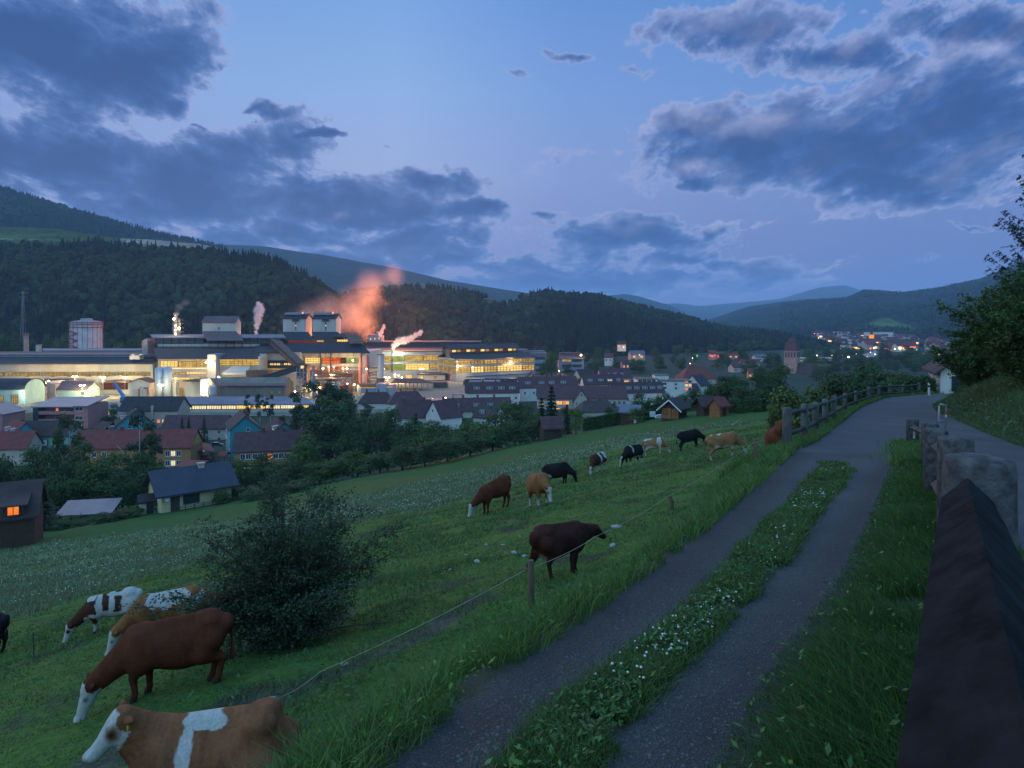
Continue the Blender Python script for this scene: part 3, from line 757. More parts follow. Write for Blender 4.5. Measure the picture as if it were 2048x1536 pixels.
for k in range(n):
    a = 2*PI*k/n; x, y = cx+R0*1.05*math.cos(a), Y+11.5+R0*1.05*math.sin(a); m.tube([(x,y,pz(656,Y)),(x,y,pz(641.5,Y))], .14, 4)
prt(m, 'railing', M['red'], r)
m = MB(); m.lathe([(R0*1.0, pz(646,Y)), (R0*.9, pz(642.5,Y)), (R0*.38, pz(640.5,Y)), (R0*.37, pz(637,Y)), (R0*.2, pz(636.5,Y))], n, c=(cx, Y+11.5)); prt(m, 'roof', surf('tank_roof', (.36,.30,.31), None, .3), r)
m = MB(); yy = Y+11.5-R0*1.03
for v in (661, 675, 689):
    m.tube([P(136,v,yy), P(154,v+6,yy)], .55, 5); m.tube([P(154,v+6,yy), P(137,v+13,yy)], .35, 5); m.box(px(135,yy),px(155,yy),yy-.6,yy+.4,pz(v+7,yy),pz(v+6,yy))
prt(m, 'stairs', M['red'], r)

# --- stacks on the west hall
Y = 500
r = thing('chimney', 'short pinkish round chimney with a ringed rim, west of the gasometer', 'chimney', base(52, Y))
cx = px(52.5, Y); m = MB(); m.lathe([(1.7, FLOOR), (1.6, pz(671,Y)), (1.6, pz(667,Y))], 16, c=(cx, Y)); prt(m, 'shaft', M['pink'], r)
m = MB(); m.lathe([(2.5, pz(670.5,Y)), (2.6, pz(669.5,Y)), (2.5, pz(668.6,Y))], 16, c=(cx, Y)); m.lathe([(2.1, pz(667,Y)), (2.1, pz(666,Y)), (1.3, pz(665.8,Y))], 16, c=(cx, Y)); m.box(cx-4, cx+4, Y-3, Y+3, pz(706,Y), pz(703,Y)); prt(m, 'rim', M['rust'], r)
r = thing('vent_stack', 'pale blue square vent box standing on the long hall roof', 'vent', base(75, 470))
m = MB(); fbox(m, 71.5, 78.5, 690, 712, 470, 2.4); prt(m, 'shaft', M['clad_white'], r); m = MB(); fbox(m, 71, 79, 689.4, 690.4, 469.7, 3); prt(m, 'cap', M['clad_blue'], r)
Y = 640
r = thing('power_pylon', 'thin lattice power pylon at the foot of the wooded slope', 'pylon', (px(46,Y), Y, FLOOR))
m = MB(); x = px(46, Y); zt = pz(582, Y); zb = pz(640, Y)
for sx in (-1, 1):
    for sy in (-1, 1): m.tube([(x+sx*2.2, Y+sy*2.2, FLOOR), (x+sx*.4, Y+sy*.4, zt)], .12, 4)
for k in range(12):
    z = FLOOR + (zt-FLOOR)*k/12; z2 = FLOOR + (zt-FLOOR)*(k+1)/12; w = 2.2-1.8*k/12; w2 = 2.2-1.8*(k+1)/12
    m.tube([(x-w, Y-w, z), (x+w2, Y-w2, z2)], .08, 4); m.tube([(x+w, Y-w, z), (x-w2, Y-w2, z2)], .08, 4)
prt(m, 'mast', M['steel'], r)
m = MB()
for z, w in ((zt-2, 5), (zt-6, 4)): m.tube([(x-w, Y, z), (x, Y, z+.8), (x+w, Y, z)], .15, 4)
prt(m, 'crossarm', M['steel'], r)

# --- middle hall (gable to the west) with the raised gallery behind
Y = 420
r = thing('factory_hall', 'gabled middle hall with lit upper windows behind the two silos', 'factory hall', base(415, Y))
m = MB(); fbox(m, 316, 522, 716, 797, Y, 45)
m.prism([(Y, pz(716,Y)), (Y+45, pz(716,Y)), (Y+20, pz(699,Y+20))], px(316,Y), px(521.9,Y), 'x'); prt(m, 'wall', M['clad'], r)
m = MB(); roofslope(m, 314, 524, 717, Y-1, 696, Y+21, 307, 512); prt(m, 'roof', M['roof'], r)
glaze(r, 321, 356, 722, 733.5, Y, 'lit_bright', 5, 3); glaze(r, 357, 415, 722.5, 734, Y, 'lit', 8, 3); glaze(r, 436, 518, 718, 731, Y, 'lit', 10, 3)
glaze(r, 344, 372, 745, 749, Y, 'lit', 4, 1); glaze(r, 373, 414, 744, 748.6, Y, 'lit_bright', 7, 1); glaze(r, 343, 400, 755, 759, Y, 'lit_bright', 6, 1)
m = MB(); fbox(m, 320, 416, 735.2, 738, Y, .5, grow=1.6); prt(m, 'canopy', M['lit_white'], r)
m = MB(); fbox(m, 318, 416, 738.2, 744.4, Y, .5, grow=.5); fbox(m, 318, 416, 749.5, 754.6, Y, .5, grow=.5); prt(m, 'wall_panel', M['clad_blue'], r)
m = MB(); fbox(m, 415, 432, 709, 762, Y-6, 14); prt(m, 'stair_tower', M['clad_blue'], r)
m = MB(); m.lathe([(.9, FLOOR), (.9, pz(712,Y))], 12, c=(px(520,Y-3), Y-3)); prt(m, 'pipe', M['clad_white'], r)
m = MB(); fbox(m, 445, 524, 756, 770, Y-10, 8); roofslope(m, 443, 494, 747, Y-11, 732, Y-.5, 466, 500, m=0); prt(m, 'wall', M['clad_white'], r)
m = MB(); fbox(m, 492, 536, 741, 757, Y-14, 8); prt(m, 'annex', M['rust'], r)

Y = 446
r = thing('roof_gallery', 'long open steel gallery with white panels along the ridge of the middle hall', 'roof gallery', base(440, Y))
m = MB(); roofslope(m, 306, 572, 675, Y-1, 668.5, Y+14, 300, 566); prt(m, 'roof', M['roof_lilac'], r)
m = MB(); fbox(m, 312, 560, 676, 685, Y+6, .6, 0); fbox(m, 312, 560, 685, 698, Y+9, 20); prt(m, 'back_wall', M['clad_blue'], r)
m = MB()
for a in range(316, 520, 17): fbox(m, a, a+15.4, 688, 693, Y, .4)
prt(m, 'wall_panel', M['clad_white'], r)
m = MB()
for a in np.linspace(311, 562, 17): fbox(m, a-.5, a+.5, 674, 698, Y, .8)
fbox(m, 311, 562, 685.5, 687, Y-.3, .6); fbox(m, 311, 562, 693.6, 694.6, Y-.3, .6); prt(m, 'column', M['steel_dark'], r)
m = MB(); m.prism([(px(287,Y), FLOOR), (px(298,Y), FLOOR), (px(298,Y), pz(682,Y)), (px(294,Y), pz(677,Y)), (px(287,Y), pz(682,Y))], Y-2, Y+10, 'y'); prt(m, 'end_house', M['pink'], r)

def gable_block(r, u0, u1, ve, vr, vb, Y, d, wall, roof, vent=True, dk=None):
    x0, x1, ze, zr, zb = px(u0,Y), px(u1,Y), pz(ve,Y), pz(vr,Y), pz(vb,Y)
    m = MB(); m.prism([(Y, zb), (Y+d, zb), (Y+d, ze), (Y+d/2, zr), (Y, ze)], x0, x1, 'x'); prt(m, 'wall', M[wall], r)
    m = MB(); t = .5
    for y0, z0, y1, z1 in ((Y-.7, ze-.3, Y+d/2, zr+.2), (Y+d+.7, ze-.3, Y+d/2, zr+.2)):
        vs = [(x0-.6,y0,z0),(x1+.6,y0,z0),(x1+.6,y1,z1),(x0-.6,y1,z1)]; vs += [(a,b,c+t) for a,b,c in vs]
        m.add(vs, [(0,3,2,1),(4,5,6,7),(0,1,5,4),(1,2,6,5),(2,3,7,6),(3,0,4,7)])
    prt(m, 'roof', M[roof], r)
Y = 452
r = thing('roof_tower', 'single white tower block with a brown pitched roof above the middle hall', 'tower block', base(438, Y))
gable_block(r, 405, 471, 645, 634, 690, Y, 9, 'clad_white', 'roof_maroon')
m = MB(); fbox(m, 436.5, 438.7, 654, 660, Y-.1, .3); prt(m, 'door', M['steel_dark'], r)
m = MB(); roofslope(m, 414, 487, 680.5, Y-15, 662.5, Y-.2, 404, 472); prt(m, 'lower_roof', M['roof_maroon'], r)

Y = 470
for i, (u0, lab) in enumerate(((566, 'white tower with dark roof, the twin further from the orange smoke'), (626, 'white tower with dark roof, the twin nearest the orange smoke'))):
    r = thing('roof_tower', lab, 'tower block', base(u0+24, Y), 'twin towers on the works roof')
    gable_block(r, u0, u0+46, 637, 629, 672, Y, 14, 'clad_white', 'roof_dark')
    m = MB(); fbox(m, u0+4, u0+38, 624.5, 631, Y+4, 5); fbox(m, u0+2, u0+41, 628.2, 629.4, Y+2, 9); prt(m, 'roof_vent', M['steel'], r)
    m = MB(); fbox(m, u0+19, u0+32, 637.5, 642.5, Y, .3, grow=1.0); prt(m, 'hood', M['steel_dark'], r)
    m = MB(); fbox(m, u0+24.5, u0+26.5, 644, 661, Y-.1, .3); prt(m, 'door', M['steel_dark'], r)
    glaze(r, u0+24.6, u0+26.4, 650, 652.5, Y-.2, 'lit_bright', 1, 1, bars=False)
    m = MB(); roofslope(m, u0+4, u0+62, 679, Y-14, 663.5, Y-.2, u0-1, u0+50); prt(m, 'lower_roof', M['roof_dark'], r)

# --- melt shop: dark roofs, glowing gaps
Y = 436
r = thing('melt_shop', 'dark roofed melt shop glowing orange through its open bays', 'factory hall', base(650, Y))
m = MB(); fbox(m, 560, 735, 704, 797, Y+3, 50); prt(m, 'wall', M['clad_blue'], r)
m = MB(); roofslope(m, 574, 740, 705, Y-1, 686, Y+16, 560, 722); prt(m, 'roof', M['roof_dark'], r)
m = MB(); roofslope(m, 700, 725, 686, Y+6, 667, Y+26, 690, 716); fbox(m, 565, 716, 679, 692, Y+19.6, 14); prt(m, 'monitor_wall', M['rust'], r)
glaze(r, 576, 632, 680.5, 691, Y+19.4, 'glow_dim', 10, 1); glaze(r, 633, 648, 680.3, 684, Y+19.4, 'lit', 4, 1); glaze(r, 634, 676, 685, 691, Y+19.4, 'glow_dim', 8, 1); glaze(r, 674, 696, 679, 683.5, Y+19.4, 'lit_bright', 5, 1); glaze(r, 698, 714, 675, 682, Y+19.4, 'lit', 3, 2)
m = MB(); roofslope(m, 670, 718, 673.5, Y+18.8, 667, Y+34, 664, 712); prt(m, 'roof', M['roof'], r)
m = MB()
for a in np.linspace(580, 722, 11)[:-1]: fbox(m, a, a+13.4, 705.6, 715, Y+1.5, .6)
prt(m, 'wall_panel', M['clad'], r)
glaze(r, 610, 643, 715.2, 727, Y+2.6, 'lit_bright', 6, 3); glaze(r, 645, 680, 715.2, 727, Y+2.6, 'glow', 5, 2); glaze(r, 681, 692, 715.2, 727, Y+2.6, 'glow_dim', 2, 2); glaze(r, 693, 717, 714.5, 726, Y+2.6, 'green_lit', 4, 2)
m = MB(); fbox(m, 612, 722, 727.5, 733, Y+2, .8); prt(m, 'wall_panel', M['clad'], r)
glaze(r, 613, 636, 733.5, 740, Y+2.6, 'glow', 4, 1); glaze(r, 652, 690, 732.5, 738.5, Y+2.6, 'glow', 5, 1); glaze(r, 612, 640, 741, 748, Y+2.6, 'glow_dim', 3, 1)
m = MB()
for u in (594.5, 640.5, 661): fbox(m, u-.8, u+.8, 704, 757, Y+.5, 1.2)
prt(m, 'column', M['steel_dark'], r)
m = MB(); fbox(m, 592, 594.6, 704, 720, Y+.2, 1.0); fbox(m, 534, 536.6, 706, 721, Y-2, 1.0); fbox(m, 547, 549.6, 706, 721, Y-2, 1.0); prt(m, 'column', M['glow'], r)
for u in (721, 733.5):
    m = MB(); m.lathe([(1.2, FLOOR), (1.2, pz(712,Y)), (.9, pz(710,Y))], 12, c=(px(u, Y-4), Y-4)); prt(m, 'pipe', surf('red_duct', (.45,.16,.13), (.32,.10,.09), .5), r)

m = MB(); fbox(m, 596, 720, 741, 797, Y+1.6, 1.0); prt(m, 'lower_wall', M['rust'], r)
for u0, u1, v0, v1, mt in ((600,612,756,764,'glow_dim'),(618,634,752,760,'glow'),(640,652,762,772,'lit_soft'),(658,676,755,762,'glow_dim'),(680,690,766,778,'glow'),(604,616,774,784,'lit_bright'),(662,672,776,786,'lit'),(696,708,752,758,'lit_soft')): glaze(r, u0, u1, v0, v1, Y+1.5, mt, 3, 2)
r = thing('pipe_rack', 'crowded rusty pipe rack with tanks before the glowing bays', 'pipe rack', base(650, 418))
Yq = 417
for v in (748, 752, 757, 765): prt(MB().tube([P(606,v,Yq), P(650,v-.6,Yq), P(704,v+.5,Yq)], .55, 6), 'pipe', M[('rust','steel','steel_dark','clad_white')[v % 4]], r)
m = MB()
for u in range(608, 705, 12): m.tube([P(u,797,Yq+.6), P(u,744,Yq+.6)], .3, 5); m.tube([P(u,760,Yq+.6), P(u+12,748,Yq+.6)], .16, 4)
prt(m, 'frame', M['steel_dark'], r)
for u, v, rr in ((628,768,2.2),(646,772,1.7),(672,766,2.4),(690,771,1.8)):
    prt(MB().lathe([(rr, FLOOR), (rr, pz(v,Yq-4)), (rr*.5, pz(v-2,Yq-4))], 14, c=(px(u,Yq-4), Yq-4)), 'tank', M['silo' if rr > 2 else 'rust'], r)
Y = 430
r = thing('control_building', 'low grey works building with two rows of lit windows below the conveyor', 'works building', base(552, Y))
m = MB(); fbox(m, 522, 600, 705, 797, Y+2, 20); prt(m, 'wall', M['clad'], r)
m = MB(); roofslope(m, 512, 584, 705, Y, 688, Y+20, 508, 578); prt(m, 'roof', M['roof'], r)
m = MB(); fbox(m, 523, 606, 721, 727, Y+1, 1.4); fbox(m, 523, 606, 730.5, 735.8, Y+1, 1.4); prt(m, 'wall_panel', M['roof_dark'], r)
glaze(r, 527, 533, 726.5, 731, Y+.9, 'lit_bright', 2, 1)
for a in (540, 547, 554): glaze(r, a, a+6.4, 726.2, 730.6, Y+.9, 'lit_bright', 2, 1)
for a in (568, 575.5): glaze(r, a, a+7, 725.8, 730.2, Y+.9, 'lit_bright', 2, 1)
glaze(r, 527, 533, 736.5, 740.5, Y+1.9, 'lit_bright', 2, 1); glaze(r, 535, 582, 736, 740.5, Y+1.9, 'lit_soft', 12, 1)
m = MB(); fbox(m, 523, 600, 742, 748, Y+1, 1); prt(m, 'wall_panel', M['clad_white'], r)

# --- conveyors
def girder(r, a, b, w, h, mat, name):
    a, b = Vector(a), Vector(b); d = (b-a).normalized(); s = d.cross(Vector((0,0,1))).normalized()*w/2; t = s.cross(d).normalized()*h
    vs = [a-s, a+s, b+s, b-s]; vs = [tuple(p) for p in vs] + [tuple(p+t) for p in vs]
    m = MB(); m.add(vs, [(0,3,2,1),(4,5,6,7),(0,1,5,4),(1,2,6,5),(2,3,7,6),(3,0,4,7)]); return prt(m, name, mat, r)
Yc = 408
r = thing('conveyor_bridge', 'steep covered conveyor bridge climbing to the melt shop roof', 'conveyor', base(600, Yc))
girder(r, P(602,740,Yc), P(546,688,Yc+40), 5, 4.2, M['rust'], 'gallery'); girder(r, P(601.5,728.5,Yc-.3), P(545.5,677.6,Yc+40), 5.8, .5, M['roof_dark'], 'roof')
r = thing('conveyor_bridge', 'flatter covered conveyor bridge rising from the dark ore shed', 'conveyor', base(560, Yc-4))
girder(r, P(518,766,Yc-6), P(600,740.5,Yc-3), 4, 3.4, M['steel_dark'], 'gallery'); girder(r, P(518,755.5,Yc-6), P(600,729.5,Yc-3), 4.8, .4, M['roof'], 'roof')
Yc = 402
r = thing('transfer_tower', 'open lattice steel tower where the two conveyors meet', 'steel tower', base(604, Yc))
m = MB(); fbox(m, 594, 602, 731, 757, Yc, 5); fbox(m, 608, 615, 729, 768, Yc+1, 5); prt(m, 'shaft', M['rust'], r)
glaze(r, 601.5, 608, 731.5, 737, Yc, 'lit_white', 1, 1, bars=False)
m = MB()
for u in (593.5, 600, 607, 613.5):
    for yy in (Yc-.2, Yc+6): m.tube([P(u, 790, yy), P(u, 735, yy)], .28, 5)
for i, v in enumerate((745, 754, 763, 772, 781)):
    m.tube([P(593.5,v,Yc-.2), P(613.5,v,Yc-.2)], .25, 5); m.tube([P(593.5,v,Yc-.2), P(613.5,v+9,Yc-.2)] if i % 2 else [P(613.5,v,Yc-.2), P(593.5,v+9,Yc-.2)], .16, 5)
prt(m, 'lattice', M['steel'], r)
r = thing('exhaust_pipe', 'tall slim grey exhaust pipe standing beside the transfer tower', 'pipe', base(628, 400))
m = MB(); m.tube([P(628,797,400), P(628,766,400), P(627,732,400)], 1.0, 12, r1=.9); m.lathe([(1.7, pz(770,400)), (1.1, pz(762,400))], 12, c=(px(628,400),400)); prt(m, 'shaft', M['steel'], r)
m = MB(); m.tube([P(624,777,399), P(624.5,752,399), P(626,744,399)], .5, 8); prt(m, 'side_pipe', M['clad_white'], r)

# --- flare tower
Y = 456
r = thing('flare_tower', 'slim steel stack tower with bright lamps on its platforms', 'stack tower', base(353, Y))
m = MB(); m.lathe([(1.1, FLOOR), (1.1, pz(630,Y)), (1.9, pz(628.8,Y)), (1.9, pz(628,Y)), (1.3, pz(627,Y)), (1.3, pz(625,Y))], 14, c=(px(352,Y), Y)); prt(m, 'stack', M['pink'], r)
m = MB(); m.lathe([(.5, FLOOR), (.5, pz(637,Y))], 10, c=(px(360,Y), Y-1)); prt(m, 'pipe', M['steel'], r)
m = MB()
for u in (346.5, 350, 357, 361): m.tube([P(u,690,Y-2), P(u,640,Y-2)], .14, 4)
for v in (640, 647, 656, 664): fbox(m, 345, 362, v-.4, v+.4, Y-2.5, 4)
prt(m, 'platform', M['steel'], r)
for u, v, s in ((348,637.5,1), (358,656.5,1), (351,667.5,.8), (351,651,.5), (351,660,.5)):
    m = MB(); m.lathe([(.1,pz(v,Y)-.7*s),(.6*s,pz(v,Y)-.3*s),(.6*s,pz(v,Y)+.3*s),(.1,pz(v,Y)+.7*s)], 8, c=(px(u,Y-3.4), Y-3.4)); prt(m, 'lamp', M['lamp'], r)
lamp_light(r, Vector(P(353,652,Y-6)) - r.location, 3500, (1,.72,.36))

# --- silos
for u, v, lab in ((319, 736, 'tall grey silo, the one nearer the long hall'), (335.5, 734, 'tall grey silo, the one nearer the brown ore shed')):
    Y = 402; r = thing('silo', lab, 'silo', base(u, Y), 'pair of silos')
    R0 = 8.0*Y/F
    m = MB(); m.lathe([(R0, FLOOR), (R0, pz(v+1,Y))], 24, c=(px(u,Y), Y)); prt(m, 'shell', M['silo'], r, True)
    m = MB(); m.lathe([(R0, pz(v+1,Y)), (R0*.5, pz(v-1.2,Y)), (.2, pz(v-1.7,Y))], 24, c=(px(u,Y), Y)); prt(m, 'cap', M['silo'], r)

# --- ore shed
Y = 386
r = thing('ore_shed', 'low brown sheet shed with a maroon roof below the conveyors', 'shed', base(500, Y))
m = MB(); m.prism([(Y, FLOOR), (Y+16, FLOOR), (Y+16, pz(769,Y)), (Y+8, pz(757,Y)), (Y, pz(770,Y))], px(433,Y), px(569,Y), 'x'); prt(m, 'wall', M['clad_brown'], r)
m = MB(); roofslope(m, 431, 573, 771, Y-1.2, 756.5, Y+8.5, 420, 562); prt(m, 'roof', M['roof_maroon'], r)
m = MB(); fbox(m, 455, 566, 770, 774.5, Y-.1, .2); prt(m, 'opening', M['steel_dark'], r)
m = MB(); fbox(m, 437, 440.5, 770, 773, Y-.3, .2); fbox(m, 444, 447, 770, 773, Y-.3, .2); prt(m, 'window', M['green_lit'], r)
ys_ = surf('yellow_sign', (.65,.45,.03), None, 2.)
prt(fbox(MB(), 542, 545, 783, 786.5, Y-.1, .2), 'sign', ys_, r); prt(fbox(MB(), 557.5, 560.5, 782.5, 786, Y-.1, .2), 'sign', ys_, r)
r = thing('hopper', 'small grey cone bottomed hopper at the gable of the ore shed', 'hopper', base(426, Y-4))
m = MB(); m.lathe([(.8, pz(793,Y)), (1.9, pz(786,Y)), (1.9, pz(772,Y)), (.3, pz(770,Y))], 16, c=(px(426,Y-4), Y-4)); prt(m, 'tank', M['silo'], r)
m = MB()
for a in range(4): x, y = px(426,Y-4)+1.5*math.cos(a*PI/2+.7), Y-4+1.5*math.sin(a*PI/2+.7); m.tube([(x,y,FLOOR),(x,y,pz(784,Y))], .15, 5)
prt(m, 'leg', M['steel'], r)

# --- low glass-banded building in front, two pieces seen either side of the apartment house
Y = 327
r = thing('works_building', 'long low building with a pale zinc roof and a bright window band', 'works building', base(480, Y))
m = MB(); fbox(m, 354, 625, 808, 832, Y, 14); prt(m, 'wall', M['clad'], r)
m = MB(); roofslope(m, 352, 627, 808.5, Y-.8, 793, Y+14, 350, 610); prt(m, 'roof', M['roof_lilac'], r)
for i in range(9): glaze(r, 355+i*29.5, 383.5+i*29.5, 811.5-.2*i, 818.5-.2*i, Y, 'lit_white' if i in (1,2,3,6,7) else 'lit_bright', 6, 1, bw=.16)
m = MB(); fbox(m, 354, 625, 819.5, 825, Y, .2, grow=.3); prt(m, 'wall_panel', M['clad_white'], r)
Y = 317
r = thing('works_building', 'short low zinc roofed building with one lit window band, beside the pink flats', 'works building', base(207, Y))
m = MB(); fbox(m, 180, 222, 818, 838, Y, 14); prt(m, 'wall', M['clad'], r)
m = MB(); roofslope(m, 178, 238, 818.5, Y-.8, 804.5, Y+14, 177, 236); prt(m, 'roof', M['roof_lilac'], r)
m = MB(); m.tube([P(192.5,813,Y+5), P(192.5,806,Y+5)], .5, 8); prt(m, 'chimney', M['rust'], r)
glaze(r, 184, 220, 822, 830, Y, 'lit_bright', 8, 2, bw=.16)

# --- small buildings in the west yard
Y = 372
r = thing('barrel_roofed_shed', 'white workshop with a dark barrel roof and two tall windows', 'workshop', base(20, Y))
x0, x1 = px(-30,Y), px(49,Y); ze, d = pz(779,Y), 16
pr = [(Y, ze)] + [(Y + d/2 - d/2*math.cos(PI*k/8), ze + 5.0*math.sin(PI*k/8)) for k in range(1, 8)] + [(Y+d, ze)]
m = MB(); m.prism([(Y, FLOOR), (Y+d, FLOOR)] + pr[::-1], x0, x1, 'x'); prt(m, 'wall', M['stain'], r)
m = MB(); pr2 = [(Y + d/2 - (d/2+.6)*math.cos(PI*k/8), ze + .25 + 5.2*math.sin(PI*k/8)) for k in range(9)]
m.prism(pr2 + [(a*1.0, b-.35) for a, b in pr2[::-1]], x0-.5, x1+.5, 'x'); prt(m, 'roof', M['roof_dark'], r)
glaze(r, -6, 7, 790, 808, Y, 'lit_soft', 3, 6, bw=.14); glaze(r, 23, 36.5, 789, 807, Y, 'lit_soft', 3, 6, bw=.14)
m = MB(); m.lathe([(.05,pz(787,Y)-.5),(.55,pz(787,Y)),(.05,pz(787,Y)+.5)], 8, c=(px(45,Y-1), Y-1)); prt(m, 'lamp', M['lamp_w'], r)
lamp_light(r, Vector(P(45,787,Y-3)) - r.location, 2500, (.92,1,.72))
m = MB(); m.tube([P(10,818,Y-3), P(14,808,Y-3), P(17,807,Y-3), P(22,817,Y-3)], .45, 6); 
g_ = thing('crane_arm', 'bright green folded loader arm in front of the barrel roofed workshop', 'loader', base(16, Y-3)); prt(m, 'boom', M['green'], g_)
m = MB(); m.box(px(7,Y-3), px(13,Y-3), Y-4.5, Y-1.5, FLOOR, FLOOR+1.6); m.tube([P(22,817,Y-3), P(23,819,Y-3)], .8, 6); prt(m, 'chassis', M['steel_dark'], g_)
Y = 398
r = thing('workshop', 'pale green workshop with a dark pitched roof amid the lit yard', 'workshop', base(135, Y))
gable_block(r, 113, 175, 779, 766, 797, Y, 12, 'stain', 'roof_maroon'); glaze(r, 163, 168, 784, 789, Y, 'lit_soft', 2, 2, bw=.12)
m = MB(); m.prism([(px(89,Y), FLOOR), (px(99,Y), FLOOR), (px(99,Y), pz(768,Y)), (px(89,Y), pz(764,Y))], Y+2, Y+16, 'y'); m.prism([(px(102,Y), FLOOR), (px(113,Y), FLOOR), (px(113,Y), pz(769,Y)), (px(102,Y), pz(767,Y))], Y-1, Y+10, 'y'); prt(m, 'annex', M['pink'], r)
m = MB(); roofslope(m, 87, 175, 770, Y+8, 757, Y+20, 89, 171); prt(m, 'roof', M['roof'], r)
Y = 402
r = thing('gatehouse', 'small white gabled house with a red brown roof and red pipes by the silos', 'gatehouse', base(280, Y))
w = MB(); w.prism([(px(258,Y), FLOOR), (px(299,Y), FLOOR), (px(299,Y), pz(765,Y)), (px(276,Y), pz(758.5,Y)), (px(258,Y), pz(765,Y))], Y, Y+10, 'y'); prt(w, 'wall', M['clad_white'], r)
m = MB(); 
for (ua, va, ub, vb) in ((256.5,766,276,758), (276,758,301,766)):
    vs = [P(ua,va,Y-.8), P(ub,vb,Y-.8), (P(ub,vb,Y)[0],Y+10.8,P(ub,vb,Y)[2]), (P(ua,va,Y)[0],Y+10.8,P(ua,va,Y)[2])]; vs += [(a,b,c+.4) for a,b,c in vs]
    m.add(vs, [(0,3,2,1),(4,5,6,7),(0,1,5,4),(1,2,6,5),(2,3,7,6),(3,0,4,7)])
prt(m, 'roof', M['rust'], r)
m = MB(); fbox(m, 264, 298, 779, 797, Y-.2, .4); prt(m, 'wall_panel', M['clad'], r)
m = MB(); m.tube([P(278,795,Y-.8), P(278,778,Y-.8), P(283,774,Y-.8)], .35, 6); m.tube([P(296,790,Y-.8), P(296,774,Y-.8)], .35, 6); prt(m, 'pipe', M['red'], r)
m = MB(); fbox(m, 287, 294, 775, 777.5, Y-.4, .4); prt(m, 'canopy', M['steel_dark'], r)
r = thing('mobile_crane', 'blue lattice crane boom leaning over the yard', 'crane', base(245, 380))
m = MB(); girder(r, P(250,799,380), P(227.5,768,383), 1.4, 1.2, M['blue'], 'boom'); m.box(px(243,380), px(257,380), 378.5, 381.5, FLOOR+.8, FLOOR+3.2); prt(m, 'carriage', M['blue'], r)
m = MB()
for u in (245, 249, 254): m.tube([(px(u,380), 378.3, FLOOR+.6), (px(u,380), 381.7, FLOOR+.6)], .6, 10)
prt(m, 'wheel', M['steel_dark'], r)
m = MB(); m.tube([P(243,795,380), P(240,786,381)], .2, 5); prt(m, 'stay', M['blue'], r)
Y = 405
r = thing('pump_house', 'low grey pump house with flat roof between silo and ore shed', 'pump house', base(388, Y))
m = MB(); fbox(m, 346, 352, 764, 797, Y-4, 4); fbox(m, 370, 416, 763, 797, Y, 12); prt(m, 'wall', M['clad'], r)
m = MB(); fbox(m, 366, 420, 761, 763, Y-2, 15); prt(m, 'roof', M['roof_dark'], r)
glaze(r, 354, 366, 776, 795, Y+2, 'lit_soft', 3, 3, bw=.14)
m = MB(); fbox(m, 401, 415, 758, 790, Y-8, 5); prt(m, 'service_tower', M['clad_blue'], r)

# --- rolling mill, two blocks
Y = 540
r = thing('rolling_mill', 'pale rolling mill hall with two tall lit window bands and a green-white floodlight', 'factory hall', base(830, Y))
m = MB(); fbox(m, 735, 884, 701, 757, Y, 40); prt(m, 'wall', M['clad_blue'], r)
m = MB(); roofslope(m, 733, 885, 702, Y-1, 693.5, Y+30, 735, 890); prt(m, 'roof', M['roof_dark'], r)
m = MB(); fbox(m, 735, 960, 684.5, 697, Y+32, 12); prt(m, 'roof_monitor', M['steel_dark'], r)
m = MB(); fbox(m, 733, 962, 682.6, 684.5, Y+31, 14); prt(m, 'roof', M['roof_lilac'], r)
glaze(r, 736.5, 756, 713, 724, Y, 'lit', 4, 3); glaze(r, 766, 782, 712.5, 723.5, Y, 'lit', 3, 3); glaze(r, 737, 782, 729.5, 740, Y, 'lit_soft', 8, 3)
glaze(r, 786, 809, 711.5, 723, Y, 'green_lit', 4, 3); glaze(r, 810, 846, 711, 722, Y, 'lit', 6, 3); glaze(r, 847, 877.5, 710, 721, Y, 'lit', 5, 3)
glaze(r, 786, 809, 728.5, 740, Y, 'green_lit', 4, 3); glaze(r, 811, 858, 727, 739.5, Y, 'lit_bright', 8, 3); glaze(r, 860, 877.5, 726, 738, Y, 'lit', 3, 3)
m = MB(); fbox(m, 783, 785.4, 699, 745, Y, .8, grow=.6); prt(m, 'downpipe', M['steel_dark'], r)
glaze(r, 812, 824, 750, 757, Y, 'lit_bright', 4, 1); glaze(r, 900, 912, 751, 760, Y-24, 'glow', 3, 2)
m = MB(); m.lathe([(.1,pz(708,Y)-1.1),(1.3,pz(708,Y)),(.1,pz(708,Y)+1.1)], 12, c=(px(793,Y-1.6), Y-1.6)); prt(m, 'floodlight', emit('floodlight_glass', (.95,1.0,.62), 26.0), r)
lamp_light(r, Vector(P(793,708,Y-5)) - r.location, 14000, (.92,1,.55))
m = MB(); fbox(m, 836, 890, 750, 760, Y-22, 14); prt(m, 'annex', M['clad_white'], r)
m = MB(); fbox(m, 834, 892, 747.6, 750, Y-23, 16); prt(m, 'annex_roof', M['roof'], r)
for a in (841, 868): glaze(r, a, a+5, 752.5, 758, Y-22, 'lit_bright' if a == 841 else 'lit_soft', 2, 2, bw=.12)

